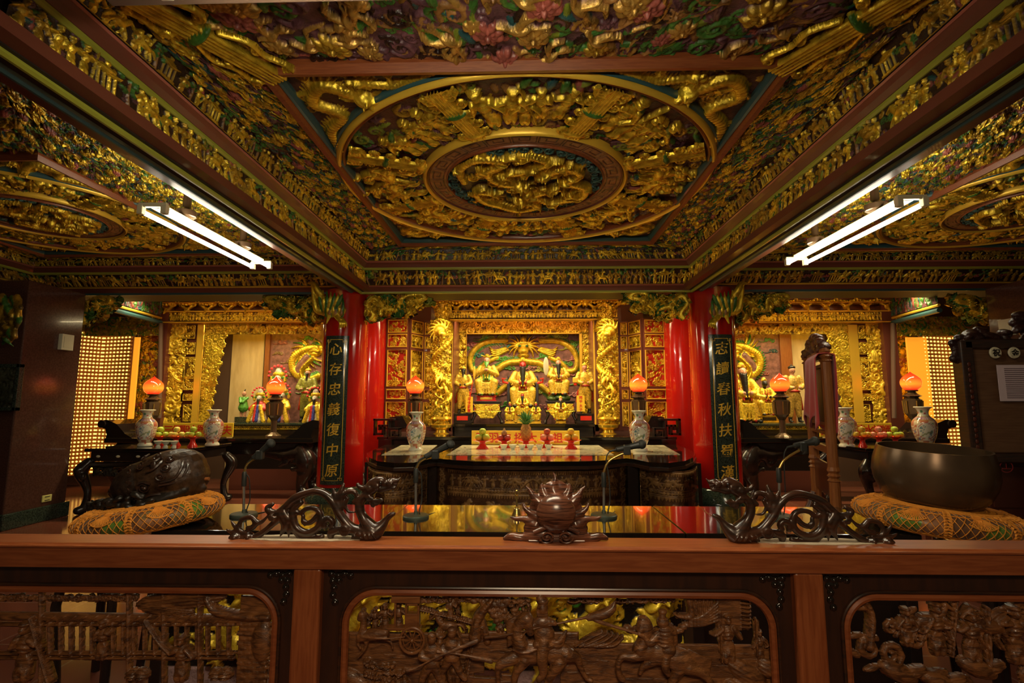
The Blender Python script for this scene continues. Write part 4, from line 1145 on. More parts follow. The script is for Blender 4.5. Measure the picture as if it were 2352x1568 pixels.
# niche: mural wall and ledge
YN = 9.25
mur = empty('dragon_mural', (0, YN, 0), 'painted relief wall of a facing dragon with green spines among clouds behind the deities', 'mural')
w, h = px_size(1050, 745, 1355, 985, YN)
r = Relief(w, h, .007, MAUVE, 77)
q = mpp(YN); K = lambda x, y: ((x - 1050) * q, (985 - y) * q)
bodyr = 7 * q
def serp(pts, rr, col, base=.0):
    P = [(*K(x, y), rr * q) for x, y in pts]; r.stroke(P, 0, rr * q * 1.1, col, base, n=6)
    C2 = catmull(P, 6)
    for i in range(1, len(C2) - 1):
        dx = C2[i + 1][0] - C2[i - 1][0]; dy = C2[i + 1][1] - C2[i - 1][1]; L = math.hypot(dx, dy) + 1e-9; nx, ny = -dy / L, dx / L
        r.stroke([(C2[i][0] + nx * rr * q * .9, C2[i][1] + ny * rr * q * .9, rr * q * .3), (C2[i][0] + nx * rr * q * 1.9 - dx / L * rr * q, C2[i][1] + ny * rr * q * 1.9 - dy / L * rr * q, rr * q * .05)], 0, rr * q * .4, (0.07, .30, .04, 0), base, n=1)
for (x, y) in ((1085, 790), (1117, 780), (1160, 800), (1252, 820), (1310, 800), (1325, 825), (1100, 860), (1170, 845), (1245, 850), (1150, 880), (1330, 880), (1240, 900), (1120, 775), (1290, 772), (1322, 790), (1185, 870), (1075, 832), (1165, 905), (1262, 885), (1315, 860), (1095, 900), (1270, 770), (1140, 785), (1155, 775), (1245, 778), (1098, 815), (1300, 835), (1225, 845), (1150, 825), (1110, 925), (1290, 915), (1170, 930), (1240, 935), (1080, 900), (1325, 905), (1340, 850), (1064, 800)):
    r.cloud(*K(x, y), 11 * q, r.r.choice(((0.10, .42, .05, 0), (.05, .26, .22, 0), (.60, .22, .20, 0), (.60, .22, .20, 0), (.45, .48, .05, 0))), .01)
for sg in (-1, 1):
    M_ = lambda p: [(1201 + sg * (x - 1201) * 1.0, y) for x, y in p]
    serp(M_([(1160, 783), (1120, 785), (1092, 800), (1078, 825), (1082, 850), (1100, 855)]), 6.5, YEL)
    serp(M_([(1140, 850), (1165, 835), (1190, 832), (1201, 828)]), 7.5, YEL)
    serp(M_([(1100, 852), (1115, 835), (1140, 822)]), 5, YEL)
    serp(M_([(1140, 905), (1165, 885), (1190, 870)]), 7, YEL)
    for k in range(4): r.stroke([(*K(*M_([(1160 + k * 2, 800 + 2 * k)])[0]), 3 * q), (*K(*M_([(1135 + k, 806 + k * 4)])[0]), 2.6 * q), (*K(*M_([(1122 + k * 2, 798 + k * 6)])[0]), 1 * q)], 0, 4 * q, GOLD, .02)
    for k in range(8):
        a = R(-50 + k * 26); r.stroke([(*K(1201 + sg * 10, 797), 3.4 * q), (*K(1201 + sg * (10 + 16 * math.cos(a)), 797 - 16 * math.sin(a)), 2.6 * q), (*K(1201 + sg * (10 + 30 * math.cos(a - .25)), 797 - 30 * math.sin(a - .25)), .6 * q)], 0, 6 * q, GOLD, .02)
    r.ell(*K(1201 + sg * 8, 797), 4 * q, 3 * q, 0, .13, (.02, .25, .18, 0), .03)
r.ell(*K(1201, 797), 17 * q, 14 * q, 0, 12 * q, YEL, .01, ridge=.15, rfreq=8); r.ell(*K(1201, 808), 12 * q, 9 * q, 0, 17 * q, YEL, .01); r.ell(*K(1201, 818), 14 * q, 6 * q, 0, 15 * q, GOLD, .01, ridge=.2, rfreq=9); r.ell(*K(1201, 780), 5 * q, 7 * q, 0, 12 * q, YEL, .02)
a = at(1050, 985, YN)
px_rel(r, 'mural_relief', 1050, 745, 1355, 985, YN, mur, (0, YN, 0))
MB((0, YN, 0)).box((a.x - 1.0, YN + .01, 0), (a.x + w + 1.0, YN + .06, 3.2)).build('wall_panel', 'mauve_wall', mur)

def ped_table(nm, X0, X1, Y0, Y1, zt, label, zb=0):   # stone altar ledge with front
    p = empty(nm, ((X0 + X1) / 2, (Y0 + Y1) / 2, 0), label, 'altar'); of = p.location
    MB(of).box((X0, Y0, zt - .05), (X1, Y1, zt), .008).build('slab', 'black_lacquer', p)
    MB(of).box((X0 + .03, Y0 + .04, 0), (X1 - .03, Y1 - .02, zt - .05)).build('body', 'black_wood', p)
    return p
zl = at(1200, 973, YS).z
ped_table('altar_ledge', at(1040, 925, YS).x, at(1366, 925, YS).x, YS - .02, YN - .02, zl, 'dark polished ledge on which the central deities stand')
z2 = at(1200, 1003, 7.35).z     # second altar
X0, X1 = at(888, 925, 7.35).x, at(1532, 925, 7.35).x
t2 = ped_table('altar_table', X0, X1, 7.35, YS - .04, z2, 'long black lacquered altar behind the marble-topped one, with fretwork ends')
# fret ends and sloping boards
for s in (-1, 1):
    S = (lambda x: x) if s < 0 else (lambda x: 2 * 1210.5 - x)
    mb = MB(t2.location); Yq = 7.33
    def bar(x0, y0, x1, y1):
        xa, xb = sorted((S(x0), S(x1))); px_box(mb, xa, y0, xb, y1, Yq, Yq + .12, .004)
    for q in ((857, 961, 905, 966), (857, 961, 862, 1000), (857, 994, 880, 999), (876, 975, 881, 999), (868, 975, 892, 980), (868, 975, 872, 988), (888, 966, 893, 1008), (893, 982, 918, 987), (914, 982, 918, 1003), (900, 996, 918, 1001), (900, 990, 904, 1001), (866, 1003, 935, 1009), (868, 1009, 900, 1040)): bar(*q)
    mb.build('fretwork_end', 'black_wood', t2)
    mb = MB(t2.location); A = at(S(880), 962, 7.5); B = at(S(925), 955, 7.5); C_ = at(S(945), 985, 8.0)
    for (x0, y0, x1, y1, Ya, Yb) in ((893, 958, 922, 984, 7.45, 8.0),):
        a_, b_ = at(S(x0), y0, Ya), at(S(x1), y1, Yb)
        mb.prism([(S_.x, S_.z) for S_ in (at(S(893), 958, 7.45), at(S(922), 955, 7.45), at(S(936), 982, 7.45), at(S(893), 985, 7.45))], 7.5, 7.9)
    mb.build('raised_end', 'black_wood', t2)

# ---- marble-topped front altar ----
ZT = .79
fa = empty('marble_altar', (0, 6, 0), 'black altar with three marble inlays and brown carved fronts behind glass, facing the viewer', 'altar')
fo = (0, 6, 0)
outline = [(842, 1040), (848, 1050), (866, 1058), (905, 1063), (950, 1062), (985, 1054), (1003, 1052), (1040, 1056), (1087, 1059), (1200, 1060), (1352, 1059), (1400, 1056), (1438, 1052), (1456, 1054), (1490, 1061), (1535, 1063), (1574, 1058), (1592, 1050), (1598, 1040), (1556, 1021), (885, 1021)]
P = [atz(x, y, ZT) for x, y in outline]
MB(fo).prism([(p.x, p.y) for p in P], ZT - .045, ZT, 'z').build('top', 'black_lacquer', fa)
cen = Vector((atz(1215, 1045, ZT).x, 6.1, 0))
def inset(f, d):
    return [(p.x * f + cen.x * (1 - f), p.y + d * (1 if p.y < 6.2 else -1)) for p in P]
MB(fo).prism([(p.x, p.y - .02 if p.y < 6 else p.y) for p in P], ZT - .075, ZT - .045, 'z').build('top_edge', 'ebony', fa)
MB(fo).box((P[0].x + .06, P[6].y + .28, 0), (P[18].x - .06, 6.9, ZT - .075)).build('carcass', 'black_wood', fa)
for q in ([(876, 1045), (976, 1044), (1004, 1022.5), (922, 1022.5)], [(1025, 1045), (1410, 1045), (1375, 1022.5), (1062, 1022.5)], [(1455, 1044), (1562, 1044), (1524, 1022.5), (1432, 1022.5)]):
    pp = [atz(x, y, ZT) for x, y in q]; MB(fo).prism([(p.x, p.y) for p in pp], ZT, ZT + .004, 'z').build('marble_inlay', 'marble', fa)
BC = (0.42, 0.22, 0.07, 0); BD = (0.13, 0.055, 0.022, 0)
def unit(x0, x1, Yl, Yr, bow, seed, wide):
    A = at(x0, VY, Yl); B = at(x1, VY, Yr); L = B.x - A.x; H = ZT - .09
    r = Relief(L, H, .005 if not wide else .006, BD, seed)
    f = lambda v: v * H
    e0 = .10 if wide else .05
    for xx in (0, L - e0):
        for k in range(int(H / .045)):
            r.curl(xx + e0 / 2, .02 + k * .05, .032, k, BC, w=.009, ht=.02, flip=1 if k % 2 else -1)
    a0, a1 = e0 + .01, L - e0 - .01; W = a1 - a0
    def fringe(y, n):
        r.rect(a0, y, a1, y + .012, .012, BC)
        for k in range(n):
            x = a0 + (k + .5) * W / n; r.ell(x, y - .006, W / n * .42, .010, 0, .012, BC); r.ell(x, y - .02, .006, .008, 0, .012, BC)
    fringe(f(.955), int(W / .022)); fringe(f(.63), int(W / .026))
    r.rect(a0, f(.655), a1, f(.665), .02, BC); r.rect(a0, f(.72), a1, f(.73), .02, BC)
    for k in range(int(W / .03)): r.curl(a0 + k * .03 + .015, f(.693), .014, k, BC, w=.005, ht=.012)
    x = a0 + .05
    while x < a1 - .05:
        if r.r.random() < .5: r.horse(x, f(.735), f(.15), BC, flip=r.r.choice((-1, 1))); r.figure(x, f(.78), f(.13), BC, .01)
        else: r.figure(x, f(.735), f(.16), BC)
        x += .085
    if wide: r.stroke([(L * .44, f(.74)), (L * .5, f(.86)), (L * .56, f(.74))], .008, .02, BC, n=5)
    x = a0 + .12
    while x < a1 - .1:
        r.horse(x, f(.28), f(.24), BC, flip=r.r.choice((-1, 1))); r.leaf(x + .1, f(.5), .06, r.r.uniform(0, 3), BC); x += .24
        r.tree(x - .1, f(.3), f(.24), BC, BC)
    r.rect(a0, f(.03), a1, f(.24), .006, BD)
    def mf(P_):
        u = P_[..., 0] / L; y = Yl + (Yr - Yl) * u - bow * (1 - (2 * u - 1) ** 2) - P_[..., 2]
        return np.stack([A.x + P_[..., 0], y - 6, .01 + P_[..., 1]], -1)
    r.build('carved_front', (0, 0, 0), (L, 0, 0), (L, H, 0), (0, H, 0), fa, mapfn=mf)
    # glass before the carving
    V = []; F = []
    for i in range(13):
        u = i / 12; y = Yl + (Yr - Yl) * u - bow * (1 - (2 * u - 1) ** 2) - .045 - 6; V += [(A.x + L * u, y, .02), (A.x + L * u, y, ZT - .09)]
    for i in range(12): F.append((2 * i, 2 * i + 2, 2 * i + 3, 2 * i + 1))
    me = bpy.data.meshes.new('glass_pane'); me.from_pydata(V, [], F); g = link('glass_pane', me, 'glass_pane', fa)
ys = P[3].y; yc = P[8].y
unit(851, 985, P[1].y + .05, P[5].y + .06, (P[1].y + P[5].y) / 2 - P[3].y, 1, False)
unit(1008, 1436, P[6].y + .06, P[12].y + .06, P[6].y - P[9].y, 2, True)
unit(1464, 1594, P[13].y + .06, P[17].y + .05, (P[13].y + P[17].y) / 2 - P[15].y, 3, False)
for x in (994, 1450):
    c = at(x, VY, P[6].y); MB(fo).box((c.x - .055, c.y, 0), (c.x + .055, c.y + .1, ZT - .075), .01).build('corner_post', 'black_wood', fa)

# banner with red characters
def banner(x0, y0, x1, y1, Y, text, label, size, slots=None):
    a = at(x0, y1, Y); c = at(x1, y0, Y)
    p = empty('banner', ((a.x + c.x) / 2, Y, a.z), label, 'banner')
    w, h = c.x - a.x, c.z - a.z
    MB().box((-w / 2, 0, 0), (w / 2, .02, h), .003).build('board', 'yellow_cloth', p)
    n = len(text)
    for i, ch in enumerate(text):
        if ch == ' ': continue
        xc = -w / 2 + w * (slots[i] if slots else (i + .7) / (n + .4))
        text_obj('character', ch, size, 'text_red', p, lambda x, y, z, xc=xc: (xc + x, -.003 - z, h * .5 + y), .001, .002)
banner(1083, 989, 1331, 1021, 6.95, '天羽玄招大帝祖帝', 'yellow banner with red characters behind the fruit on the marble altar', .14)
for s, txt, nm in ((-1, '周倉將軍', 'left'), (1, '關平太子', 'right')):
    x0, x1 = (1069, 1086) if s < 0 else (1325, 1343)
    y0, y1 = (911, 947) if s < 0 else (908, 945)
    a = at(x0, y1, YS + .12); c = at(x1, y0, YS + .12)
    p = empty('name_placard', ((a.x + c.x) / 2, YS + .12, a.z), 'upright yellow placard with four red characters at the %s end of the deity ledge' % nm, 'placard')
    MB().box((-(c.x - a.x) / 2, 0, 0), ((c.x - a.x) / 2, .02, c.z - a.z), .003).build('plate', 'yellow_cloth', p)
    for i, ch in enumerate(txt): text_obj('character', ch, .055, 'text_red', p, lambda x, y, z, i=i, hh=c.z - a.z: (x, -.002 - z, hh * (.87 - i * .25) + y), .001, .001)
# =====================================================================
# DEITIES
# =====================================================================
RB = (0.86, 0.56, 0.06, 0.25); SKIN = (0.68, 0.34, 0.20, 0); RSKIN = (0.45, 0.02, 0.015, 0); BLK = (0.02, 0.018, 0.012, 0); PINK = (0.75, 0.32, 0.22, 0); WHT = (0.8, 0.75, 0.6, 0); BRG = (0.10, 0.35, 0.04, 0); BLU = (0.05, 0.07, 0.35, 0)
def seated(nm, loc, H, label, robe=YEL, face=SKIN, beard=BLK, bl=.3, hat=YEL, trim=CRED, group=None, parts=True, rz=0, arms='lap', wings=False):
    p = empty(nm, loc, label, 'deity statue', group, rz)
    V = lambda x, y, z: (x * H, y * H, z * H)
    C = lambda a, b, r0, r1, c: capsule(V(*a), V(*b), r0 * H, r1 * H, c)
    E = lambda c, r, col, rot=(0, 0, 0): ellip(V(*c), V(*r), col, rot)
    e = [E((0, .02, .16), (.23, .18, .17), robe), E((0, .03, .36), (.19, .14, .15), robe), E((0, .03, .55), (.15, .10, .18), robe)]
    for s in (-1, 1):
        e += [C((s * .09, 0, .32), (s * .19, -.17, .31), .10, .09, robe), C((s * .19, -.17, .31), (s * .15, -.19, .06), .09, .075, robe), E((s * .15, -.24, .025), (.05, .08, .03), BLK),
              C((s * .15, .02, .66), (s * .23, -.05, .50), .065, .07, robe)]
        if arms == 'lap': e += [C((s * .23, -.05, .50), (s * .10, -.17, .46), .07, .06, robe), E((s * .06, -.20, .47), (.035, .03, .035), face)]
        else: e += [C((s * .23, -.05, .50), (s * .05, -.17, .58), .07, .05, robe), E((s * .02, -.20, .60), (.03, .03, .035), face)]
        e += [C((s * .04, -.10, .66), (s * .02, -.14, .36), .012, .012, trim)]
    for k in range(5): e.append(C(((k - 2) * .035, -.20, .30), ((k - 2) * .06, -.21, .05), .016, .022, robe))
    e += [E((0, -.115, .42), (.14, .03, .02), trim), C((0, 0, .70), (0, -.01, .76), .045, .045, face), E((0, -.03, .82), (.072, .075, .088), face), C((0, -.10, .83), (0, -.112, .80), .012, .017, face)]
    for k in range(7):
        for s in (-1, 1): e.append(C((s * (.05 + .03 * k), -.06 - .02 * k, .60 - .04 * k), (s * (.02 + .035 * k), -.20 + .004 * k, .40 - .05 * k), .010, .014, (GOLD, trim, robe)[k % 3]))
    for s in (-1, 1):
        for k in range(4): e.append(C((s * (.16 + .03 * k), -.05, .50 - .10 * k), (s * (.23 - .01 * k), -.20, .42 - .11 * k), .014, .012, (DGOLD, GOLD)[k % 2]))
        e.append(C((s * .24, -.10, .05), (s * .10, -.22, .03), .03, .03, trim))
    body = blob('body', e, H / 75, 'painted_smooth', p)
    # hat and beard
    e = [E((0, .0, .905), (.078, .075, .030), hat), E((0, .01, .94), (.055, .055, .05), hat), E((0, -.06, .92), (.03, .02, .035), hat), E((0, -.075, .93), (.012, .01, .012), trim)]
    if wings:
        for s in (-1, 1): e.append(C((s * .06, .02, .93), (s * .14, .02, .95), .014, .018, hat))
    blob('crown', e, H / 75, 'painted_smooth', p)
    if beard:
        e = [C((0, -.09, .765), (0, -.17, .765 - bl), .042, .024, beard), C((-.045, -.07, .80), (-.035, -.14, .80 - bl * .8), .02, .012, beard), C((.045, -.07, .80), (.035, -.14, .80 - bl * .8), .02, .012, beard)]
        blob('beard', e, H / 75, 'painted_smooth', p)
    for s in (-1, 1): MB().ball(V(s * .027, -.083, .835), .010 * H, 8, (1.2, .6, .6)).build('eye', 'black_wood', p, True)
    return p
def standing(nm, loc, H, label, robe=YEL, face=SKIN, beard=None, hat=YEL, group=None, rz=0, boots=BLK, trim=CRED):
    p = empty(nm, loc, label, 'deity statue', group, rz)
    V = lambda x, y, z: (x * H, y * H, z * H)
    C = lambda a, b, r0, r1, c: capsule(V(*a), V(*b), r0 * H, r1 * H, c)
    E = lambda c, r, col, rot=(0, 0, 0): ellip(V(*c), V(*r), col, rot)
    e = []
    for s in (-1, 1):
        e += [C((s * .05, 0, .40), (s * .075, -.01, .12), .075, .045, robe), C((s * .075, -.01, .14), (s * .08, -.01, .03), .035, .03, boots), E((s * .085, -.05, .02), (.03, .06, .02), boots),
              C((s * .11, 0, .76), (s * .17, -.03, .62), .05, .045, robe), C((s * .17, -.03, .62), (s * .08, -.12, .58), .045, .035, robe), E((s * .05, -.13, .59), (.025, .025, .025), face),
              C((s * .10, .03, .42), (s * .16, .04, .22), .05, .02, trim)]
    e += [E((0, 0, .45), (.12, .09, .14), robe), E((0, 0, .66), (.11, .08, .15), robe), E((0, -.075, .53), (.10, .02, .018), trim), C((0, 0, .78), (0, 0, .84), .035, .035, face), E((0, -.01, .885), (.05, .055, .062), face)]
    blob('body', e, H / 85, 'painted_smooth', p)
    blob('helmet', [E((0, 0, .935), (.06, .06, .035), hat), C((0, 0, .95), (0, .01, 1.0), .02, .006, hat)], H / 80, 'painted_smooth', p)
    if beard: blob('beard', [C((0, -.05, .865), (0, -.09, .74), .03, .012, beard)], H / 80, 'painted_smooth', p)
    return p
def plinth(parent_label, loc, w, d, h, mat, label=None, inlay=None):
    p = empty('plinth', (loc[0], loc[1], loc[2]), label, 'plinth')
    MB().box((-w / 2, -d / 2, 0), (w / 2, d / 2, h * .2), .004).build('foot', mat, p); MB().box((-w * .45, -d * .45, h * .2), (w * .45, d * .45, h * .85), .004).build('block', mat, p)
    MB().box((-w / 2, -d / 2, h * .85), (w / 2, d / 2, h), .004).build('top', mat, p)
    if inlay: MB().box((-w * .3, -d * .46 - .004, h * .3), (w * .3, -d * .44, h * .75), .003).build('painted_inlay', inlay, p)
    return p
def stand_table(px0, px1, py0, py1, Y, label):
    a = at(px0, py1, Y); c = at(px1, py0, Y); w = c.x - a.x; h = c.z - a.z
    p = empty('offering_table', ((a.x + c.x) / 2, Y, a.z), label, 'table')
    MB().box((-w / 2, -.02, h * .92), (w / 2, .40, h), .005).build('top', 'black_wood', p)
    r = Relief(w * .9, h * .30, .006, CRED, 4); r.fill_curls(60, .03, (YEL,)); r.rect(0, 0, r.w, .01, .01, YEL); r.rect(0, r.h - .01, r.w, r.h, .01, YEL)
    r.build('drawer_front', (-w * .45, -.02, h * .56), (w * .45, -.02, h * .56), (w * .45, -.02, h * .86), (-w * .45, -.02, h * .86), p)
    MB().box((-w * .45, -.01, h * .54), (w * .45, .38, h * .92)).build('case', 'black_wood', p)
    r = Relief(w * 1.0, h * .34, .006, YEL, 5); r.fill_curls(70, .03, (GOLD, YEL))
    r.build('apron', (-w * .5, -.03, h * .20), (w * .5, -.03, h * .20), (w * .5, -.03, h * .54), (-w * .5, -.03, h * .54), p, mask=lambda X, Y_: Y_ > h * .34 * np.clip((np.abs(X - w * .5) - w * .22) / (w * .2), 0, 1) * .9 + .0, thick=.01)
    for s in (-1, 1): MB().tube([(s * w * .48, .0, h * .55), (s * w * .42, -.02, h * .35), (s * w * .50, -.02, h * .12), (s * w * .53, -.03, .0)], [.03, .028, .02, .03], 10).build('leg', 'black_wood', p, True)
    return p
YD = YS + .35
T = lambda x, y, Y: at(x, y, Y)
# throne and chief deity
zb = at(1201, 972, YS + .1).z
tp = T(1201, 935, YS + .55); H0 = (T(1201, 818, YS + .55).z - T(1201, 935, YS + .55).z)
thr = empty('throne', (tp.x, YS + .62, zl), 'black and gold armchair throne carrying the red-faced central deity', 'throne')
hs = tp.z - zl
e = []
for s in (-1, 1):
    MB().box((s * .24 - .025, -.22, 0), (s * .24 + .025, -.17, hs + .42), .006).build('post', 'black_wood', thr)
    MB().tube([(s * .24, -.20, hs + .40), (s * .33, -.24, hs + .42), (s * .34, -.25, hs + .48), (s * .29, -.25, hs + .47)], [.02, .02, .018, .012], 8).build('arm_finial', 'vermilion', thr, True)
    MB().box((s * .24 - .02, -.17, hs + .36), (s * .24 + .02, .22, hs + .40), .006).build('armrest', 'black_wood', thr)
MB().box((-.27, -.22, hs - .06), (.27, .24, hs), .01).build('seat', 'gold', thr); MB().box((-.27, .20, 0), (.27, .24, hs + .55), .01).build('backrest', 'black_wood', thr)
MB().box((-.27, -.20, 0), (.27, .2, hs * .8), .01).build('base', 'gold', thr)
seated('deity', (tp.x, YS + .60, tp.z), H0, 'central red-faced deity in a gold robe with a long black beard, seated on the throne', robe=RB, face=RSKIN, bl=.34)
p1 = stand_table(1086, 1151, 921, 970, YS + .32, 'small red and gold offering table under the left official deity')
p2 = stand_table(1254, 1321, 920, 970, YS + .32, 'small red and gold offering table under the fan-bearing deity')
q = T(1118, 919, YS + .5); plinth('', (q.x, YS + .5, at(1118, 921, YS + .32).z), .34, .26, .09, 'vermilion', 'red and gold tiered plinth under the left official deity', 'gold_bright')
q = T(1118, 905, YS + .5); zz = at(1118, 921, YS + .32).z + .09
seated('deity', (q.x, YS + .5, zz), (at(1118, 811, YS + .5).z - zz), 'clean-shaven official deity holding a green tablet, left of the throne', robe=RB, face=PINK, beard=BRG, bl=.10, hat=GOLD, trim=BRG, arms='up', wings=True)
q = T(1283, 902, YS + .5); zz = at(1283, 921, YS + .32).z
o = blob('rock_seat', [ellip((0, 0, .06), (.20, .15, .06), (0.05, .11, .02, 0)), ellip((-.1, -.05, .04), (.10, .10, .05), (.09, .16, .03, 0)), ellip((.1, -.06, .05), (.1, .1, .06), (.05, .11, .02, 0))], .009, 'painted_carving')
o.location = (q.x, YS + .5, zz); tag(o, 'mossy green rock seat under the fan-bearing deity', 'statue base')
seated('deity', (q.x, YS + .5, zz + .10), (at(1283, 818, YS + .5).z - zz - .10), 'black-bearded deity raising a feather fan, right of the throne', robe=RB, face=PINK, bl=.32, trim=CRED)
f0 = T(1262, 850, YS + .30)
fan = empty('feather_fan', (f0.x, YS + .22, f0.z), 'tall cream feather fan held by the deity right of the throne', 'fan')
MB().ball((-.06, 0, .06), .1, 16, (.45, .15, 1.55)).build('feather', 'ivory', fan, True); MB().tube([(0.03, 0, .1), (.12, -.02, -.14)], .006, 6).build('handle', 'gold', fan)
# guards at the ends
for s, x, nm, lb in ((-1, 1063, 'left', 'standing gold-robed guard with a long halberd on the left plinth of the ledge'), (1, 1345, 'right', 'standing gold-robed attendant carrying a seal on the right plinth of the ledge')):
    q = T(x, 971, YS + .22); hh = at(x, 949, YS + .22).z - zl
    plinth('', (q.x, YS + .24, zl), .30, .22, hh, 'black_wood', 'black plinth with a red inlay at the %s end of the ledge' % nm, 'vermilion')
    standing('guard_statue', (q.x, YS + .24, zl + hh), at(x, 838 if s < 0 else 830, YS + .22).z - zl - hh, lb, robe=RB, face=BLK if s < 0 else PINK, hat=YEL, beard=BLK if s < 0 else None)
q = T(1079, 945, YS + .1)
hb = empty('halberd', (q.x, YS + .06, q.z), 'thin red halberd with a gold blade held by the left guard', 'weapon')
MB().tube([(-.03, 0, 0), (.05, 0, .50)], .006, 6).build('shaft', 'vermilion', hb); MB().ball((.07, 0, .62), .06, 10, (.35, .2, 1.9)).build('blade', 'gold_bright', hb, True)
q = T(1318, 875, YS + .1); sb = empty('seal_box', (q.x + .02, YS + .06, q.z), 'small gilt seal bundle held by the right attendant', 'seal')
MB().box((-.04, -.04, -.03), (.04, .04, .06), .012).build('bundle', 'gold_bright', sb); MB().ball((0, 0, -.05), .03, 10).build('knot', 'vermilion', sb, True)
# small images in front
for x, y0, y1, Y, lb, fc in ((1200, 898, 958, YS + .16, 'small black-bearded gold deity directly before the throne', RSKIN), (1171, 922, 968, YS + .10, 'small red-faced seated image left of the pineapple', RSKIN), (1231, 922, 968, YS + .10, 'small red-faced seated image right of the pineapple', RSKIN), (1288, 908, 968, YS + .12, 'small bearded image before the right offering table', PINK)):
    q = T(x, y1, Y); ph = .05 if y1 > 960 else .12
    plinth('', (q.x, Y, zl), .17, .15, ph, 'gold', 'tiny gilt plinth under the %s' % lb)
    seated('deity', (q.x, Y, zl + ph), at(x, y0, Y).z - zl - ph, lb, face=fc, bl=.28, robe=GOLD)

# =====================================================================
# SIDE SHRINES (mirrored)
# =====================================================================
MX = 1210.0
for s, nm in ((-1, 'left'), (1, 'right')):
    S = (lambda x: x) if s < 0 else (lambda x: 2 * MX - x)
    def SR(x0, x1): return (S(x0), S(x1)) if s < 0 else (S(x1), S(x0))
    p = empty('side_shrine', (s * 4.6, YS, 0), 'gilt carved surround of the %s side shrine' % nm, 'shrine')
    of = (s * 4.6, YS, 0)
    sd = 500 + s
    def pr(x0, y0, x1, y1, Y, style, k, nmx, **kw):
        xa, xb = SR(x0, x1); return part_rel(xa, y0, xb, y1, Y, style, sd + k, nmx, p, of, **kw)
    pr(372, 741, 415, 975, YS, 'scroll', 1, 'outer_carving', sz=.08, dens=260)
    w, h = px_size(*SR(460, 509)[0:1], 741, SR(460, 509)[1], 975, YS)
    # inner carving with a wavy edge
    xa, xb = SR(457, 512); r = Relief(*px_size(xa, 741, xb, 975, YS), .0065, (.16, .08, .012, .3), sd + 3); r.fill_curls(520, .055, (GOLD, GOLD, YEL))  # ground colour carries the same painted crevice shade
    W_, H_ = r.w, r.h
    px_rel(r, 'inner_carving', xa, 741, xb, 975, YS, p, of, mask=lambda X, Y_: (X if s < 0 else W_ - X) < W_ * (.52 + .40 * np.clip(Y_ / H_ * 1.5 - .35, 0, 1) + .05 * np.sin(Y_ * 40)), thick=.03)
    pr(512, 742, 737, 768, YS, 'scroll', 4, 'header_carving', sz=.06, dens=320)
    pr(372, 716, 737, 737, YS - .1, 'figures', 5, 'architrave', sz=.05)
    mb = MB(of)
    xa, xb = SR(372, 740)
    for y0, y1, d in ((737, 741, .15), (712, 716, .16), (692, 695, .2)): px_box(mb, xa, y0, xb, y1, YS - d, YS + .02, .004)
    mb.build('cornice', 'gold_bright', p)
    mb = MB(of); xa, xb = SR(366, 372); px_box(mb, xa, 700, xb, 985, YS - .12, YS + .02); xa, xb = SR(414, 458); px_box(mb, xa, 741, xb, 985, YS + .02, YS + .06); xa, xb = SR(372, 740); px_box(mb, xa, 672, xb, 712, YS + .02, YS + .08); mb.build('frame_post', 'maroon_trim', p)
    for k, (y0, y1) in enumerate(((747, 778), (786, 814), (820, 896), (904, 920), (928, 968))):
        pr(419, y0, 448, y1, YS - .005, 'scroll', 6 + k, 'lattice_panel', sz=.04, res=.005)
    mb = MB(of); xa, xb = SR(451, 455); px_box(mb, xa, 745, xb, 970, YS - .02, YS + .02, .004); mb.build('gilt_strip', 'gold_bright', p)
    for k in range(8):
        o = base_bk.copy(); COL.objects.link(o); o.parent = p; o.location = (at(S(385 + k * 46), 700, YS - .1).x - of[0], -.1, cb.z)
    # back room of the shrine: brown wall, beige panel, framed dragon mural
    def wallp(x0, x1, Y, mt, name):
        xa, xb = SR(x0, x1); a_ = at(xa, 760, Y); b_ = at(xb, 760, Y)
        return MB(of).box((a_.x, Y, 0), (b_.x, Y + .04, 3.1)).build(name, mt, p)
    wallp(440, 537, 9.3, 'brown_wall', 'inner_wall'); wallp(536, 609, 9.28, 'beige_panel', 'beige_panel')
    mb = MB(of); xa, xb = SR(608, 616); px_box(mb, xa, 690, xb, 985, 9.2, 9.3, .006); mb.build('mural_frame', 'stand_wood', p)
    md = empty('dragon_mural', (s * 4.2, 9.25, 0), 'mauve relief wall with a green and gold dragon in the %s side shrine' % nm, 'mural')
    xa, xb = SR(616, 760); w, h = px_size(xa, 745, xb, 985, 9.25)
    r = Relief(w, h, .008, MAUVE, 88 + s); q = mpp(9.25)
    def K(x, y): u = (x - 616) * q; return (u if s < 0 else w - u, (985 - y) * q)
    G3 = (0.07, .30, .04, 0)
    for (x, y) in ((640, 785), (632, 810), (660, 830), (700, 775), (655, 860), (720, 830), (690, 860), (720, 790), (640, 900), (700, 900)): r.cloud(*K(x, y), 8 * q, r.r.choice((G3, (.42, .14, .10, 0), (.3, .2, .05, 0), TEAL)), .01)
    for k in range(12):
        a = R(120 + k * 17); a = a if s < 0 else PI - a
        r.stroke([(*K(705, 805), 5 * q), (K(705, 805)[0] + 24 * q * math.cos(a), K(705, 805)[1] + 24 * q * math.sin(a), 3 * q), (K(705, 805)[0] + 44 * q * math.cos(a + .3), K(705, 805)[1] + 44 * q * math.sin(a + .3), .7 * q)], 0, 6 * q, (GOLD, G3, YEL)[k % 3], .01)
    r.dragon([K(735, 800), K(700, 800), K(668, 822), K(672, 855), K(705, 872), K(735, 862)], 9 * q, GOLD, .01, spine=G3)
    r.ell(*K(718, 805), 17 * q, 14 * q, 0, 12 * q, GOLD, .02, ridge=.2)
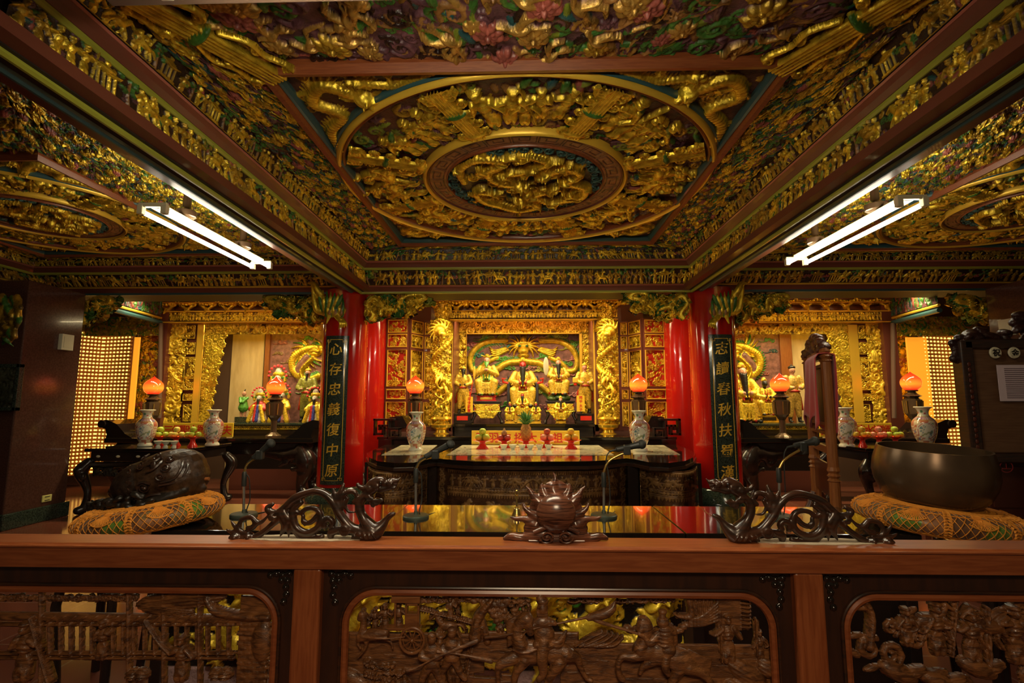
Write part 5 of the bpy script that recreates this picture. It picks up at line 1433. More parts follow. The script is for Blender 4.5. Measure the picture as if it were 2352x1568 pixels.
    r.stroke([(*K(700, 820), 9 * q), (*K(680, 850), 9 * q), (*K(692, 880), 9 * q), (*K(725, 895), 8 * q)], 0, 9 * q, (.25, .12, .09, 0), .01); r.stroke([(*K(712, 825), 6 * q), (*K(690, 852), 5 * q), (*K(702, 878), 5 * q), (*K(728, 888), 4 * q)], 0, 12 * q, GOLD, .02)
    px_rel(r, 'mural_relief', xa, 745, xb, 985, 9.25, md, (s * 4.2, 9.25, 0))
    xa, xb = SR(614, 800); MB((s * 4.2, 9.25, 0)).box((at(xa, 760, 9.26).x, 9.26, 0), (at(xb, 760, 9.26).x, 9.3, 3.1)).build('wall_panel', 'mauve_wall', md)
    # counter with key-fret band
    zc = at(600, 971, YS).z
    xa, xb = SR(533, 790); A = at(xa, 925, YS).x; B = at(xb, 925, YS).x
    ct = empty('shrine_counter', ((A + B) / 2, YS, 0), 'stone counter with a gilt key-fret band in the %s side shrine' % nm, 'altar'); cf = ct.location
    MB(cf).box((A, YS, zc - .04), (B, 9.2, zc), .008).build('slab', 'granite_green', ct); MB(cf).box((A + .02, YS + .04, .3), (B, 9.2, zc - .04)).build('body', 'black_wood', ct)
    MB(cf).box((A + .02, YS + .02, 0), (B, 9.2, .3)).build('plinth', 'maroon_trim', ct)
    part_rel(xa, 977, xb, 987, YS + .03, 'meander', 3, 'fret_band', ct, cf, res=.006, gr=(.02, .02, .012, 0))
    # adjoining chamber: sloping blue beam, post, flower panel
    ch = empty('chamber_frame', (s * 6.2, 7.6, 0), 'painted beam and flowery wall panel at the outer side of the %s shrine' % nm, 'door frame'); hf = (s * 6.2, 7.6, 0)
    a_ = at(S(262), 712, 6.9); b_ = at(S(369), 740, 8.1)
    MB(hf).tube([a_ + Vector((0, 0, .0)), b_], .035, 8).build('beam_bead', 'teal_trim', ch); MB(hf).tube([a_ + Vector((0, 0, .07)), b_ + Vector((0, 0, .07))], .02, 8).build('beam_bead', 'gold_bright', ch)
    r = Relief(2.2, .30, .008, PUR, sd); r.fill_curls(160, .06, (ROSE, GRN, TEAL, PUR, GRN)); autorel(r, 'painted_panel', a_ + Vector((0, 0, .10)), b_ + Vector((0, 0, .10)), b_ + Vector((0, 0, .42)), a_ + Vector((0, 0, .5)), (0, 0, 1.2), parent=ch, off=hf)
    MB(hf).tube([at(S(370), 742, 8.05), at(S(366), 960, 8.05)], .03, 10).build('post', 'brown_wall', ch)
    xa, xb = SR(300, 368); r = Relief(*px_size(xa, 742, xb, 990, 8.5), .008, DRK, sd + 9); r.fill_flora(330, .10); r.fill_curls(260, .06, (GOLD, GRN, BRN, ROSE)); px_rel(r, 'flower_panel', xa, 742, xb, 990, 8.5, ch, hf)
    xa, xb = SR(175, 368); r = Relief(*px_size(xa, 728, xb, 772, 8.2), .009, DRK, sd + 8); r.fill_curls(380, .07, (GOLD, GRN, BRN, GOLD)); px_rel(r, 'valance', xa, 728, xb, 772, 8.2, ch, hf, hole=.012)
    # wall of prayer lights: two panels and an amber strip
    lw = empty('prayer_light_wall', (s * 6.6, 8.45, 0), 'amber wall of rows of tiny prayer lights on the far %s' % nm, 'light panel'); lf = (s * 6.6, 8.45, 0)
    zt, zb_ = at(S(200), 764, 8.4).z, at(S(200), 1088, 8.4).z
    base = None; cnt = 0; rest = MB(lf)
    for (xq0, xq1, Ya, Yb, nc) in ((166, 226, 8.15, 8.45, 7), (226, 292, 8.45, 8.30, 8)):
        A = at(S(xq0), VY, Ya); B = at(S(xq1), VY, Yb); A.z = B.z = zb_
        mb = MB(lf); hh = zt - zb_
        d = (B - A).normalized(); n_ = Vector((d.y, -d.x, 0)); n_ = n_ if n_.y < 0 else -n_
        c = [A, B, B + Vector((0, 0, hh)), A + Vector((0, 0, hh))]
        vs = [mb.bm.verts.new(v - Vector(lf) + n_ * t) for t in (0, -.04) for v in c]
        for f in ((0, 1, 2, 3), (7, 6, 5, 4), (0, 4, 5, 1), (1, 5, 6, 2), (2, 6, 7, 3), (3, 7, 4, 0)): mb.bm.faces.new([vs[i] for i in f])
        mb.build('light_panel', 'panel_amber', lw)
        mb = MB(lf)
        nr = 38
        for k in range(nr + 1):
            z = hh * k / nr; mb.tube([A + Vector((0, 0, z)) + n_ * .01, B + Vector((0, 0, z)) + n_ * .01], .008, 5)
        mb.build('shelf_grid', 'panel_amber', lw)
        for i in range(nr):
            for j in range(nc):
                c = A + (B - A) * ((j + .5) / nc) + Vector((0, 0, hh * (i + .5) / nr)) + n_ * .022
                if nr - i <= 14 and cnt < 100:
                    if base is None: base = MB().ball((0, 0, 0), .0165, 8, (1.1, .7, .85)).build('prayer_light', 'led', lw, True); o = base
                    else: o = base.copy(); COL.objects.link(o)
                    o.location = c - Vector(lf); cnt += 1
                else: rest.ball(c, .0165, 6, (1.1, .7, .85))
    ro = rest.build('prayer_light_rows', 'led', lw, True); ro['kind'] = 'stuff'
    xa, xb = SR(292, 321); a_ = at(xa, 966, 8.28); b_ = at(xb, 774, 8.28)
    mb = MB(lf).box((a_.x, 8.28, a_.z), (b_.x, 8.31, b_.z), .004); mb.build('amber_strip', 'led_panel', lw)

    # tables ---------------------------------------------------------
    zf = .80
    A = atz(S(205), 1030, zf); B = atz(S(438), 1030, zf); C_ = atz(S(547), 1010, zf)
    xo, xi = A.x, B.x; yf, yb = B.y, min(C_.y, B.y + 1.15)
    yf = 6.30; yb = 7.25; xi = at(S(440), VY, yf).x; xo = at(S(203), VY, yf).x; zf = at(S(320), 1030, yf).z
    x_lo, x_hi = sorted((xo, xi))
    tb = empty('square_altar_table', ((xo + xi) / 2, yf, 0), 'black lacquered square altar table with curled legs in the %s bay' % nm, 'table'); tf = tb.location
    MB(tf).box((x_lo, yf, zf - .04), (x_hi, yb, zf), .01).build('top', 'black_lacquer', tb)
    MB(tf).box((x_lo + .05, yf + .05, zf - .16), (x_hi - .05, yb - .05, zf - .04), .006).build('waist', 'black_wood', tb)
    mb = MB(tf); 
    for k in range(5):
        xx = x_lo + .15 + k * (x_hi - x_lo - .3) / 4; mb.ball((xx, yf + .045, zf - .10), .02, 8, (1.4, .3, .8))
    mb.build('mother_of_pearl_inlay', 'ivory', tb, True)
    MB(tf).tube([(x_lo + .02, yf + .04, zf - .20), (x_hi - .02, yf + .04, zf - .20)], .035, 10).build('apron_rail', 'black_lacquer', tb, True)
    r = Relief(x_hi - x_lo - .2, .12, .008, BLK, 3); r.fill_curls(60, .05, (BLK, (.05, .04, .02, 0)))
    autorel(r, 'carved_apron', (x_lo + .1, yf + .05, zf - .34), (x_hi - .1, yf + .05, zf - .34), (x_hi - .1, yf + .05, zf - .22), (x_lo + .1, yf + .05, zf - .22), (0, 0, 1), parent=tb, off=tuple(tf), thick=.02, hole=.005)
    for (lx, ox) in ((x_lo + .04, -1), (x_hi - .04, 1)):
        for ly, oy in ((yf + .05, -1), (yb - .05, 1)):
            e = chain([(lx, ly, zf - .17, .06), (lx + ox * .06, ly + oy * .04, zf - .28, .075), (lx + ox * .01, ly, zf - .45, .05), (lx - ox * .02, ly, .22, .04), (lx + ox * .01, ly + oy * .01, .06, .05), (lx + ox * .04, ly + oy * .05, .05, .05)], BLK)
            e += [ellip((lx + ox * .06, ly + oy * .08, zf - .26), (.05, .05, .05), BLK), ellip((lx, ly + oy * .08, zf - .34), (.035, .03, .05), BLK)]
            blob('leg', e, .012, 'black_wood', tb, tf, paint=False)
    # long altar table with scrolled ends
    yl0, yl1 = 7.40, 8.0
    zt2 = at(S(500), 1006, yl0).z
    xL, xR = at(S(246), VY, yl0).x, at(S(722), VY, yl0).x
    a_, b_ = sorted((xL, xR))
    lt = empty('long_altar_table', ((xL + xR) / 2, yl0, 0), 'long black altar table with upturned scroll ends behind the %s square table' % nm, 'table'); ltf = lt.location
    MB(ltf).box((a_, yl0, zt2 - .07), (b_, yl1, zt2), .012).build('top', 'black_lacquer', lt)
    MB(ltf).box((a_ + .15, yl0 + .05, zt2 - .24), (b_ - .15, yl1 - .05, zt2 - .07), .01).build('waist', 'black_wood', lt)
    for (ex, di) in ((a_, -1), (b_, 1)):
        pts = [(ex - di * .42, zt2 - .01), (ex - di * .30, zt2 + .06), (ex - di * .16, zt2 + .20), (ex - di * .02, zt2 + .26), (ex + di * .08, zt2 + .25), (ex + di * .11, zt2 + .19), (ex + di * .07, zt2 + .15), (ex + di * .0, zt2 + .13), (ex - di * .03, zt2 + .04), (ex + di * .0, zt2 - .06), (ex - di * .42, zt2 - .06)]
        MB(ltf).prism(pts, yl0 + .01, yl1 - .01).build('scroll_end', 'black_lacquer', lt)
        MB(ltf).tube([(ex + di * .05, yl0 - .01, zt2 + .20), (ex + di * .05, yl1 + .01, zt2 + .20)], .055, 16).build('scroll_roll', 'black_wood', lt, True)
    for ex, di in ((a_ + .18, -1), (b_ - .18, 1)):
        for ly in (yl0 + .10, yl1 - .1):
            e = chain([(ex - di * .02, ly, zt2 - .18, .12), (ex + di * .05, ly, zt2 - .32, .15), (ex + di * .05, ly, zt2 - .48, .12), (ex + di * .0, ly, .22, .075), (ex, ly, .12, .07), (ex + di * .03, ly, .07, .085)], BLK) + chain([(ex - di * .05, ly, zt2 - .22, .12), (ex - di * .25, ly, zt2 - .24, .10), (ex - di * .50, ly, zt2 - .22, .06), (ex - di * .75, ly, zt2 - .22, .03)], BLK)
            rr_ = random.Random(7)
            for k in range(26):
                t_ = rr_.random(); e.append(ellip((ex + di * (.08 - .4 * t_) + rr_.uniform(-.03, .03), ly - .09 + .03 * t_, zt2 - .40 + .12 * t_ + rr_.uniform(-.14, .12) * (1 - t_ * .6)), (rr_.uniform(.03, .06), .035, rr_.uniform(.02, .045)), BLK, (0, rr_.uniform(-1, 1), 0)))
            blob('leg', e, .016, 'black_wood', lt, ltf, paint=False)
    S_ = S
    # banner on the long table
    xa, xb = SR(372, 536)
    banner(xa, 971, xb, 1003, yl0 + .08, '三保聖水羅王大夫' if s < 0 else '文昌帝君清水祖師', 'yellow banner with red characters behind the offerings of the %s table' % nm, .15, slots=None)

# deities of the side shrines
def doll(x, y0, y1, Y, c1, c2, label, scale=1):
    q = at(x, y1, Y); H = at(x, y0, Y).z - q.z
    p = empty('opera_deity', (q.x, Y, q.z), label, 'deity statue', )
    V = lambda a, b_, c: (a * H, b_ * H, c * H)
    E = lambda c, r, col: ellip(V(*c), V(*r), col)
    C = lambda a, b_, r0, r1, c: capsule(V(*a), V(*b_), r0 * H, r1 * H, c)
    e = [C((0, 0, .05), (0, 0, .45), .22, .11, c1), E((0, 0, .5), (.16, .11, .1), c2), E((0, -.02, .68), (.08, .08, .09), WHT)]
    for s in (-1, 1): e += [C((s * .12, 0, .5), (s * .2, -.1, .36), .06, .07, c2), C((s * .10, -.14, .45), (s * .22, -.17, .02), .045, .06, YEL), C((s * .03, -.15, .45), (s * .04, -.22, .03), .03, .04, (CRED, BLU)[s > 0])]
    e += [C((.0, -.1, .62), (.02, -.16, .36), .04, .015, BLK)]
    blob('body', e, H / 60, 'painted_smooth', p)
    e = [E((0, 0, .78), (.14, .08, .07), YEL), E((0, 0, .85), (.08, .06, .09), WHT), C((-.2, 0, .70), (.2, 0, .70), .03, .03, BRG), C((-.16, 0, .62), (-.18, 0, .72), .04, .03, YEL), C((.16, 0, .62), (.18, 0, .72), .04, .03, YEL)]
    blob('headdress', e, H / 60, 'painted_smooth', p)
    b0 = None
    for k in range(9):
        a = PI * (k / 8); c = V(.21 * math.cos(a), -.05, .74 + .24 * math.sin(a))
        if b0 is None: b0 = MB().ball((0, 0, 0), .032 * H, 10).build('pompom', 'pompom_red', p, True); o = b0
        else: o = b0.copy(); COL.objects.link(o)
        o.location = c
    return p
simple('pompom_red', (0.85, 0.06, 0.07), 0.8)
doll(594, 888, 968, 8.55, WHT, CRED, 'opera-style deity with pompom headdress, leftmost in the left side shrine')
doll(646, 878, 968, 8.55, PINK, YEL, 'opera-style deity with pompom headdress half hidden behind the bud lamp of the left shrine')
doll(722, 888, 970, 8.55, WHT, YEL, 'opera-style deity with pompom headdress beside the left red column')
doll(636, 838, 935, 8.95, YEL, BRG, 'tall opera deity with pompom headdress at the back of the left side shrine')
q = at(700, 970, 8.8); standing('deity', (q.x, 8.85, at(600, 971, YS).z), at(700, 842, 8.85).z - at(600, 971, YS).z, 'large bearded green and gold deity with crown before the left mural', robe=(.3, .3, .05, .2), face=SKIN, beard=BLK)
q = at(557, 968, 8.5); zc = at(600, 971, YS).z
g = empty('attendant_figurine', (q.x, 8.5, zc), 'small green-robed figurine on a dark block in front of the beige panel', 'figurine')
MB().box((-.10, -.07, 0), (.10, .07, .09), .005).build('base', 'granite_green', g)
blob('body', [capsule((0, 0, .24), (0, 0, .38), .08, .045, BRG), capsule((-.03, 0, .09), (-.03, 0, .24), .022, .025, SKIN), capsule((.03, 0, .09), (.03, 0, .24), .022, .025, SKIN), capsule((-.06, 0, .40), (-.02, -.07, .33), .025, .02, BRG), capsule((.06, 0, .40), (.02, -.07, .33), .025, .02, BRG), ellip((0, 0, .47), (.035, .035, .045), SKIN), capsule((0, 0, .5), (.02, 0, .55), .015, .006, BLK)], .007, 'painted_smooth', g)
zc2 = zc
q = at(1712, 968, 8.7); seated('deity', (q.x, 8.75, zc2), at(1712, 830, 8.75).z - zc2, 'large seated deity with a long black beard behind the right column', face=SKIN, bl=.38)
q = at(1760, 968, 8.6); seated('deity', (q.x, 8.6, zc2 + .12), at(1760, 865, 8.6).z - zc2 - .12, 'smaller black-faced seated deity left of the bud lamp in the right shrine', face=BLK, beard=None, robe=YEL)
plinth('', (q.x, 8.6, zc2), .36, .26, .12, 'gold', 'gilt plinth under the black-faced deity of the right shrine', 'black_wood')
q = at(1826, 968, 8.6); standing('deity', (q.x, 8.6, zc2), at(1826, 835, 8.6).z - zc2, 'standing gold-robed official in a winged black hat before the beige panel', face=SKIN, hat=BLK, robe=(.65, .42, .08, .2))
# =====================================================================
# TABLEWARE, LAMPS, VASES
# =====================================================================
def bud_lamp(px, py, Y, zbase, label):
    """py = photo row of the widest part of the bud"""
    c = at(px, py, Y); H = c.z - zbase; rad = 20.5 * mpp(Y)
    p = empty('bud_lamp', (c.x, Y, zbase), label, 'lamp', 'red lotus-bud lamps on carved stands')
    prof = [(.42, -.95), (.62, -.88), (.88, -.62), (.99, -.30), (1.0, -.02), (.93, .25), (.72, .52), (.42, .76), (.17, .93), (.05, 1.04), (.0, 1.10)]
    MB().lathe([(a * rad, H + b * rad) for a, b in prof], seg=32, cap=False).build('bud_shade', 'bud_glass', p, True)
    hh = H - rad * .95
    MB().lathe([(.30 * rad, hh - .02), (.55 * rad, hh - .015), (.62 * rad, hh), (.42 * rad, hh + .012)], seg=24).build('collar', 'bronze', p, True)
    MB().lathe([(rad * .85, 0), (rad * .85, .02), (rad * .6, .04), (rad * .35, .07), (rad * .32, hh * .38), (rad * .55, hh * .45), (rad * .75, hh * .50), (rad * .80, hh * .62), (rad * .86, hh * .80), (rad * .55, hh * .84), (rad * .9, hh * .88), (rad * .5, hh * .93), (rad * .35, hh - .02)], seg=10).build('carved_stand', 'bronze', p)
    for k in range(6):
        a = 2 * PI * k / 6 + .3; mb = MB(); mb.tube([(rad * .82 * math.cos(a), rad * .82 * math.sin(a), hh * .52), (rad * .86 * math.cos(a), rad * .86 * math.sin(a), hh * .62), (rad * .90 * math.cos(a), rad * .90 * math.sin(a), hh * .78)], .009, 6)
        mb.build('gilt_rib', 'brass', p, True)
    return p
zL = at(1200, 1003, 7.35).z
bud_lamp(954, 884, 7.55, zL, 'glowing red lotus-bud lamp on the altar, left of the central deities')
bud_lamp(1466, 880, 7.55, zL, 'glowing red lotus-bud lamp on the altar, right of the central deities')
zt2 = at(500, 1006, 7.40).z
bud_lamp(353, 886, 7.70, zt2, 'bud lamp at the outer end of the left long table, behind the vase')
bud_lamp(634, 886, 7.70, zt2, 'bud lamp on the left long table in front of the opera deities')
bud_lamp(1791, 879, 7.70, zt2, 'bud lamp on the right long table near the couplet column')
bud_lamp(2092, 876, 7.70, zt2, 'bud lamp at the outer end of the right long table')

VW = (.78, .76, .62, 0)
def vase(px, pyb, pyt, Y, zbase, label, face=0):
    H = at(px, pyt, Y).z - zbase; c = at(px, VY, Y)
    p = empty('vase', (c.x, Y, zbase), label, 'vase', 'painted porcelain vases', rz=face)
    prof = [(.19, 0), (.215, .02), (.20, .07), (.165, .10), (.19, .15), (.25, .28), (.285, .42), (.30, .55), (.285, .64), (.22, .72), (.145, .78), (.125, .85), (.15, .93), (.205, .985), (.21, 1.0), (.185, 1.0), (.12, .93)]
    pr = catmull([(a * .86, b, 0) for a, b in prof], 4); seg = 64
    V = []; Cc = []; rr = random.Random(3)
    sp = [(rr.uniform(0, 6.28), rr.uniform(.1, .95), rr.choice(((.50, .08, .05), (.16, .16, .32), (.10, .26, .12), (.66, .50, .34), (.70, .62, .46))), rr.uniform(.02, .05)) for _ in range(70)]
    for (a, b, _) in pr:
        for i in range(seg):
            t = 2 * PI * i / seg; V.append((a * H * math.cos(t), a * H * math.sin(t), b * H))
            col = [.72, .70, .56]
            for w in (.11, .68, .70, .76, .90):
                if abs(b - w) < .008: col = [.45, .25, .08]
            if .70 < b < .76: col = [.34, .16, .28] if int(t * 12) % 2 else [.62, .45, .36]
            if .12 < b < .68:
                col = [.48, .17, .10] if (int(t * 22) + int(b * 90)) % 2 == 0 else [.70, .58, .38]
            for sx, sz_, sc, sr in sp:
                dd = abs((t - sx + PI) % (2 * PI) - PI) * a
                if dd * dd + (b - sz_) ** 2 < sr * sr * .35: col = list(sc)
            for m0 in (-PI / 2, PI / 2):
                dt = (t - m0 + PI) % (2 * PI) - PI; d2 = math.hypot(dt * a / .20, (b - .42) / .22)
                if d2 < 1: col = [.76, .74, .62]
                if .82 < d2 < .92: col = [.45, .12, .10]
                if d2 < .7:
                    col = [.74, .72, .60]
                    if math.sin(dt * 9 + b * 30) * math.sin(b * 38 + dt * 5) > .25: col = [.10, .22, .28]
                    if abs(b - .36 - dt * .1) < .018: col = [.22, .26, .10]
            Cc.append((*col, 0))
    n = len(pr); F = []
    for k in range(n - 1):
        for i in range(seg): F.append((k * seg + i, k * seg + (i + 1) % seg, (k + 1) * seg + (i + 1) % seg, (k + 1) * seg + i))
    me = grid_mesh('body', np.array(V), np.array(F), np.array(Cc)); link('body', me, 'porcelain', p, True)
    MB().lathe([(.01, H * .9), (.125 * H, H * .9)], seg=24, cap=False).build('inside', 'black_wood', p)
    tor = MB(); tor.tube([(.176 * H * math.cos(2 * PI * i / 32), .205 * H * math.sin(2 * PI * i / 32), H * .992) for i in range(32)], .007, 8, closed=True); tor.build('lip', 'white_ware', p, True)
    return p
vase(957, 1027, 946, 6.15, ZT, 'tall painted porcelain vase on the left marble inlay of the altar', .2)
vase(1467, 1027, 943, 6.15, ZT, 'tall painted porcelain vase on the right marble inlay of the altar', -.2)
zf = at(320, 1030, 6.30).z
vase(341, 1020, 941, 6.62, zf, 'painted porcelain vase at the outer side of the left square table', .5)
vase(494, 1015, 941, 6.75, zf, 'painted porcelain vase at the inner side of the left square table', .5)
vase(1938, 1011, 936, 6.75, zf, 'painted porcelain vase at the inner side of the right square table', -.5)
vase(2118, 1010, 934, 6.62, zf, 'painted porcelain vase at the outer side of the right square table', -.5)

def dish(c, w, h, label, group='red footed offering dishes'):
    p = empty('footed_dish', c, label, 'dish', group)
    MB().lathe([(w * .30, 0), (w * .30, h * .05), (w * .20, h * .3), (w * .14, h * .55), (w * .16, h * .72), (w * .36, h * .86), (w * .5, h * .98), (w * .5, h), (w * .34, h * .92), (.001, h * .86)], seg=32, cap=False).build('bowl_and_foot', 'vermilion', p, True)
    return p
def fruit(c, r, mat, label, cat='fruit', group=None, shape='round'):
    nm = {'lime': 'lime', 'orange_fruit': 'orange', 'mango': 'mango', 'red_apple': 'red_apple', 'pink_apple': 'apple', 'pear': 'pear'}[mat]
    if shape == 'pear':
        o = MB().lathe([(r * a, r * b) for a, b in ((.1, -1), (.6, -.9), (.95, -.4), (.95, .05), (.6, .6), (.35, 1.0), (.25, 1.4), (.05, 1.5))], seg=20).build(nm, mat, None, True); o.location = c
    else:
        o = MB().lathe([(r * a, r * b) for a, b in ((.04, -.82), (.3, -.95), (.7, -.75), (.98, -.25), (1, .1), (.85, .55), (.5, .85), (.22, .88), (.04, .74))], seg=22).build(nm, mat, None, True); o.location = c
    tag(o, label, cat, group)
    s = MB().tube([(0, 0, r * .7), (r * .05, 0, r * 1.02)], r * .05, 6).build('stem', 'stem_brown', o)
    if shape == 'pear': s.location = (0, 0, r * .7)
    return o
YP = 5.95
q5 = [(1108, 'five-dish row, leftmost red footed dish with green fruit'), (1158, 'red footed dish with a pear and dark apples, left of the pineapple'), (1208, 'red footed dish carrying the pineapple'), (1257, 'red footed dish with red apples, right of the pineapple'), (1312, 'rightmost red footed dish of the marble altar, with green oranges')]
for i, (px, lb) in enumerate(q5):
    Y = YP if i in (0, 4) else YP + .12
    c = atz(px, 1030 if i in (0, 4) else 1027, ZT + .004); Y = c.y
    w = 46 * mpp(Y); h = at(px, 1010, Y).z - c.z
    dish(c, w, h, lb)
    top = c.z + h * .90
    fr = .042
    place = {0: 'a', 1: 'b', 2: 'p', 3: 'c', 4: 'd'}[i]
    if place == 'p':
        H = at(px, 974, Y).z - top; Rp = 11.5 * mpp(Y)
        pa = empty('pineapple', (c.x, c.y, top), 'whole pineapple with a green crown in the middle of the offerings', 'fruit')
        N = 48; M = 40; V = []; F = []
        for k in range(M + 1):
            t = k / M; rad = Rp * (math.sin(PI * (.12 + .76 * t)) ** .45)
            for j in range(N):
                a = 2 * PI * j / N; u = a * 8 / (2 * PI); v = t * 9
                b_ = abs(math.sin(PI * (u + v * .5))) * abs(math.sin(PI * (u - v * .5))); rr_ = rad * (1 + .13 * b_)
                V.append((rr_ * math.cos(a), rr_ * math.sin(a), H * t))
        for k in range(M):
            for j in range(N): F.append((k * N + j, k * N + (j + 1) % N, (k + 1) * N + (j + 1) % N, (k + 1) * N + j))
        me = bpy.data.meshes.new('body'); me.from_pydata(V, [], F); link('body', me, 'pineapple_skin', pa, True)
        mb = MB(); rr_ = random.Random(8); Hc = at(px, 946, Y).z - at(px, 974, Y).z
        for k in range(44):
            a = k * 2.4; lv = k / 44; sp_ = (1 - lv) * 1.0 + .12; L = Hc * (.5 + .6 * lv)
            d = Vector((math.cos(a) * sp_, math.sin(a) * sp_, 1.0)).normalized(); b0 = Vector((math.cos(a) * .015, math.sin(a) * .015, H - .01 + lv * .03))
            mb.tube([b0, b0 + d * L * .5, b0 + d * L * .8 + Vector((math.cos(a) * .02 * sp_, math.sin(a) * .02 * sp_, 0)), b0 + d * L + Vector((math.cos(a) * .05 * sp_, math.sin(a) * .05 * sp_, -.01))], [.012, .014, .008, .001], 5, flat=.4)
        mb.build('leafy_crown', 'leaf_green', pa, True)
    elif place == 'b':
        for dx, dy in ((-.044, 0), (.044, 0), (0, .06)): fruit((c.x + dx, c.y + dy, top + .036), .040, 'red_apple', 'dark red apple under the pear, %s' % ('left one' if dx < 0 else 'right one' if dx > 0 else 'back one'), group='dark apples under the pear')
        fruit((c.x, c.y + .01, top + .10), .038, 'pear', 'brown pear topping the dark apples left of the pineapple', shape='pear')
    else:
        mt, nmf, wh = {'a': ('lime', 'green citrus fruit', 'leftmost dish'), 'c': ('pink_apple', 'pink-red apple', 'dish right of the pineapple'), 'd': ('orange_fruit', 'green-yellow orange', 'rightmost dish')}[place]
        for dx, dy, w_ in ((-.045, 0, 'front left'), (.045, 0, 'front right'), (0, .07, 'hidden at the back')): fruit((c.x + dx, c.y + dy, top + .040), .045, mt, '%s, %s of the %s' % (nmf, w_, wh), group=nmf + 's on the ' + wh)
        fruit((c.x, c.y + .02, top + .113), .043, mt if place != 'c' else 'red_apple', '%s on top of the pile in the %s' % (nmf, wh), group=nmf + 's on the ' + wh)
for i, px in enumerate((1157, 1178, 1199, 1218, 1239, 1260)):
    c = atz(px, 1032, ZT + .004); w = 18 * mpp(c.y)
    what = ('pale snacks', 'white rice', 'pink beans', 'yellow grain', 'dried red fruit', 'dark mushrooms')[i]
    p = empty('offering_cup', c, 'small white cup of %s, %s in the row of six before the dishes' % (what, ('first', 'second', 'third', 'fourth', 'fifth', 'sixth')[i]), 'cup', 'six small white offering cups')
    MB().lathe([(w * .22, 0), (w * .24, w * .1), (w * .38, w * .3), (w * .5, w * .62), (w * .46, w * .60), (.001, w * .5)], seg=24, cap=False).build('cup', 'white_ware', p, True)
    MB().ball((0, 0, w * .52), w * .43, 14, (1, 1, .35)).build('filling', ('grain', 'white_ware', 'grain', 'grain', 'dried_red', 'black_wood')[i], p, True)
# side-table offerings
for s, nm in ((-1, 'left'), (1, 'right')):
    S = (lambda x: x) if s < 0 else (lambda x: 2 * MX - x + 3)
    for j, (px, mt, nf) in enumerate(((374, 'lime', 'green citrus fruit'), (411, 'pink_apple' if s > 0 else 'mango', 'apple' if s > 0 else 'yellow mango'), (449, 'lime' if s < 0 else 'orange_fruit', 'green fruit' if s < 0 else 'green orange'))):
        Y = 6.75 - (.15 if j == 2 else 0); c = at(S(px), VY, Y); c.z = zf
        h = at(S(px), 1002, Y).z - zf
        dish(c, .20, h, 'red footed dish, %s of three on the %s square table' % (('outermost', 'middle', 'innermost')[j], nm), 'red footed dishes of the %s square table' % nm)
        top = zf + h * .92
        for dx, dy, w_ in ((-.07, 0, 'outer'), (0, -.03, 'centre'), (.07, 0, 'inner')): fruit((c.x + dx, c.y + dy, top + .035), .038, mt, nf + ', %s one under the top fruit, ' % w_ + '%s dish of the %s square table' % (('outermost', 'middle', 'innermost')[j], nm), group='%ss piled on the %s dish, %s table' % (nf, ('outermost', 'middle', 'innermost')[j], nm))
        fruit((c.x, c.y, top + .10), .040, mt, '%s topping the pile in the %s dish on the %s square table' % (nf, ('outermost', 'middle', 'innermost')[j], nm))
    for j, px in enumerate((371, 388, 407)):
        Y = 6.48; c = at(S(px), VY, Y); c.z = zf
        p = empty('offering_cup', c, 'small white footed cup, %s of three on the %s square table' % (('outer', 'middle', 'inner')[j], nm), 'cup', 'white cups on the %s square table' % nm)
        MB().lathe([(.028, 0), (.028, .012), (.016, .03), (.03, .045), (.052, .08), (.048, .078), (.001, .06)], seg=20, cap=False).build('cup', 'white_ware', p, True)

# =====================================================================
# LONG GLOSSY TABLE WITH INSTRUMENTS
# =====================================================================
ZG = .77
gy0, gy1 = atz(1176, 1222, ZG).y, atz(1176, 1160, ZG).y
gx0, gx1 = atz(330, 1222, ZG).x, atz(2100, 1222, ZG).x
seam = atz(1572, 1222, ZG).x
for k, (a, b_, lb) in enumerate(((gx0, seam, 'main section of the long black glossy table, carrying three microphones and the handbell'), (seam, gx1, 'right section of the long black glossy table, ending under the bronze bowl cushion'))):
    p = empty('glossy_table', ((a + b_) / 2, gy0, 0), lb, 'table', 'sections of the long glossy table'); o = p.location
    MB(o).box((a + .002, gy0, ZG - .03), (b_ - .002, gy1, ZG), .004).build('top', 'black_lacquer', p)
    MB(o).box((a + .02, gy0 + .02, ZG - .10), (b_ - .02, gy1 - .02, ZG - .03), .004).build('apron', 'black_wood', p)
    if k == 0:
        r = Relief(b_ - a - .04, .62, .006, (.012, .01, .008, 0), 61)
        for q_ in range(12): r.cloud(r.r.uniform(0, r.w), r.r.uniform(.15, .6), .07, r.r.choice(((.05, .2, .45, 0), (.08, .4, .05, 0), (.5, .25, .3, 0))))
        for q_ in range(9): x_ = .2 + q_ * r.w / 9; r.dragon([(x_, .5), (x_ + .12, .56), (x_ + .26, .45), (x_ + .16, .3), (x_ + .3, .2), (x_ + .42, .3)], .045, YEL, .01); r.flower(x_ - .1, .52, .07, YEL)
        r.rect(0, 0, r.w, .14, .004, (.42, .26, .24, 0)); r.fill_curls(160, .05, (YEL, GOLD), mask=lambda x, y: y > .16)
        r.build('carved_apron', (a + .02, gy0 + .05, .02), (b_ - .02, gy0 + .05, .02), (b_ - .02, gy0 + .05, .64), (a + .02, gy0 + .05, .64), p, off=tuple(o))
    else: MB(o).box((a + .03, gy0 + .08, .02), (b_ - .03, gy1 - .05, ZG - .1), .004).build('body', 'black_wood', p)
    for x in (a + .05, b_ - .05):
        for y in (gy0 + .05, gy1 - .05): MB(o).box((x - .025, y - .025, 0), (x + .025, y + .025, ZG - .1), .004).build('leg', 'black_wood', p)
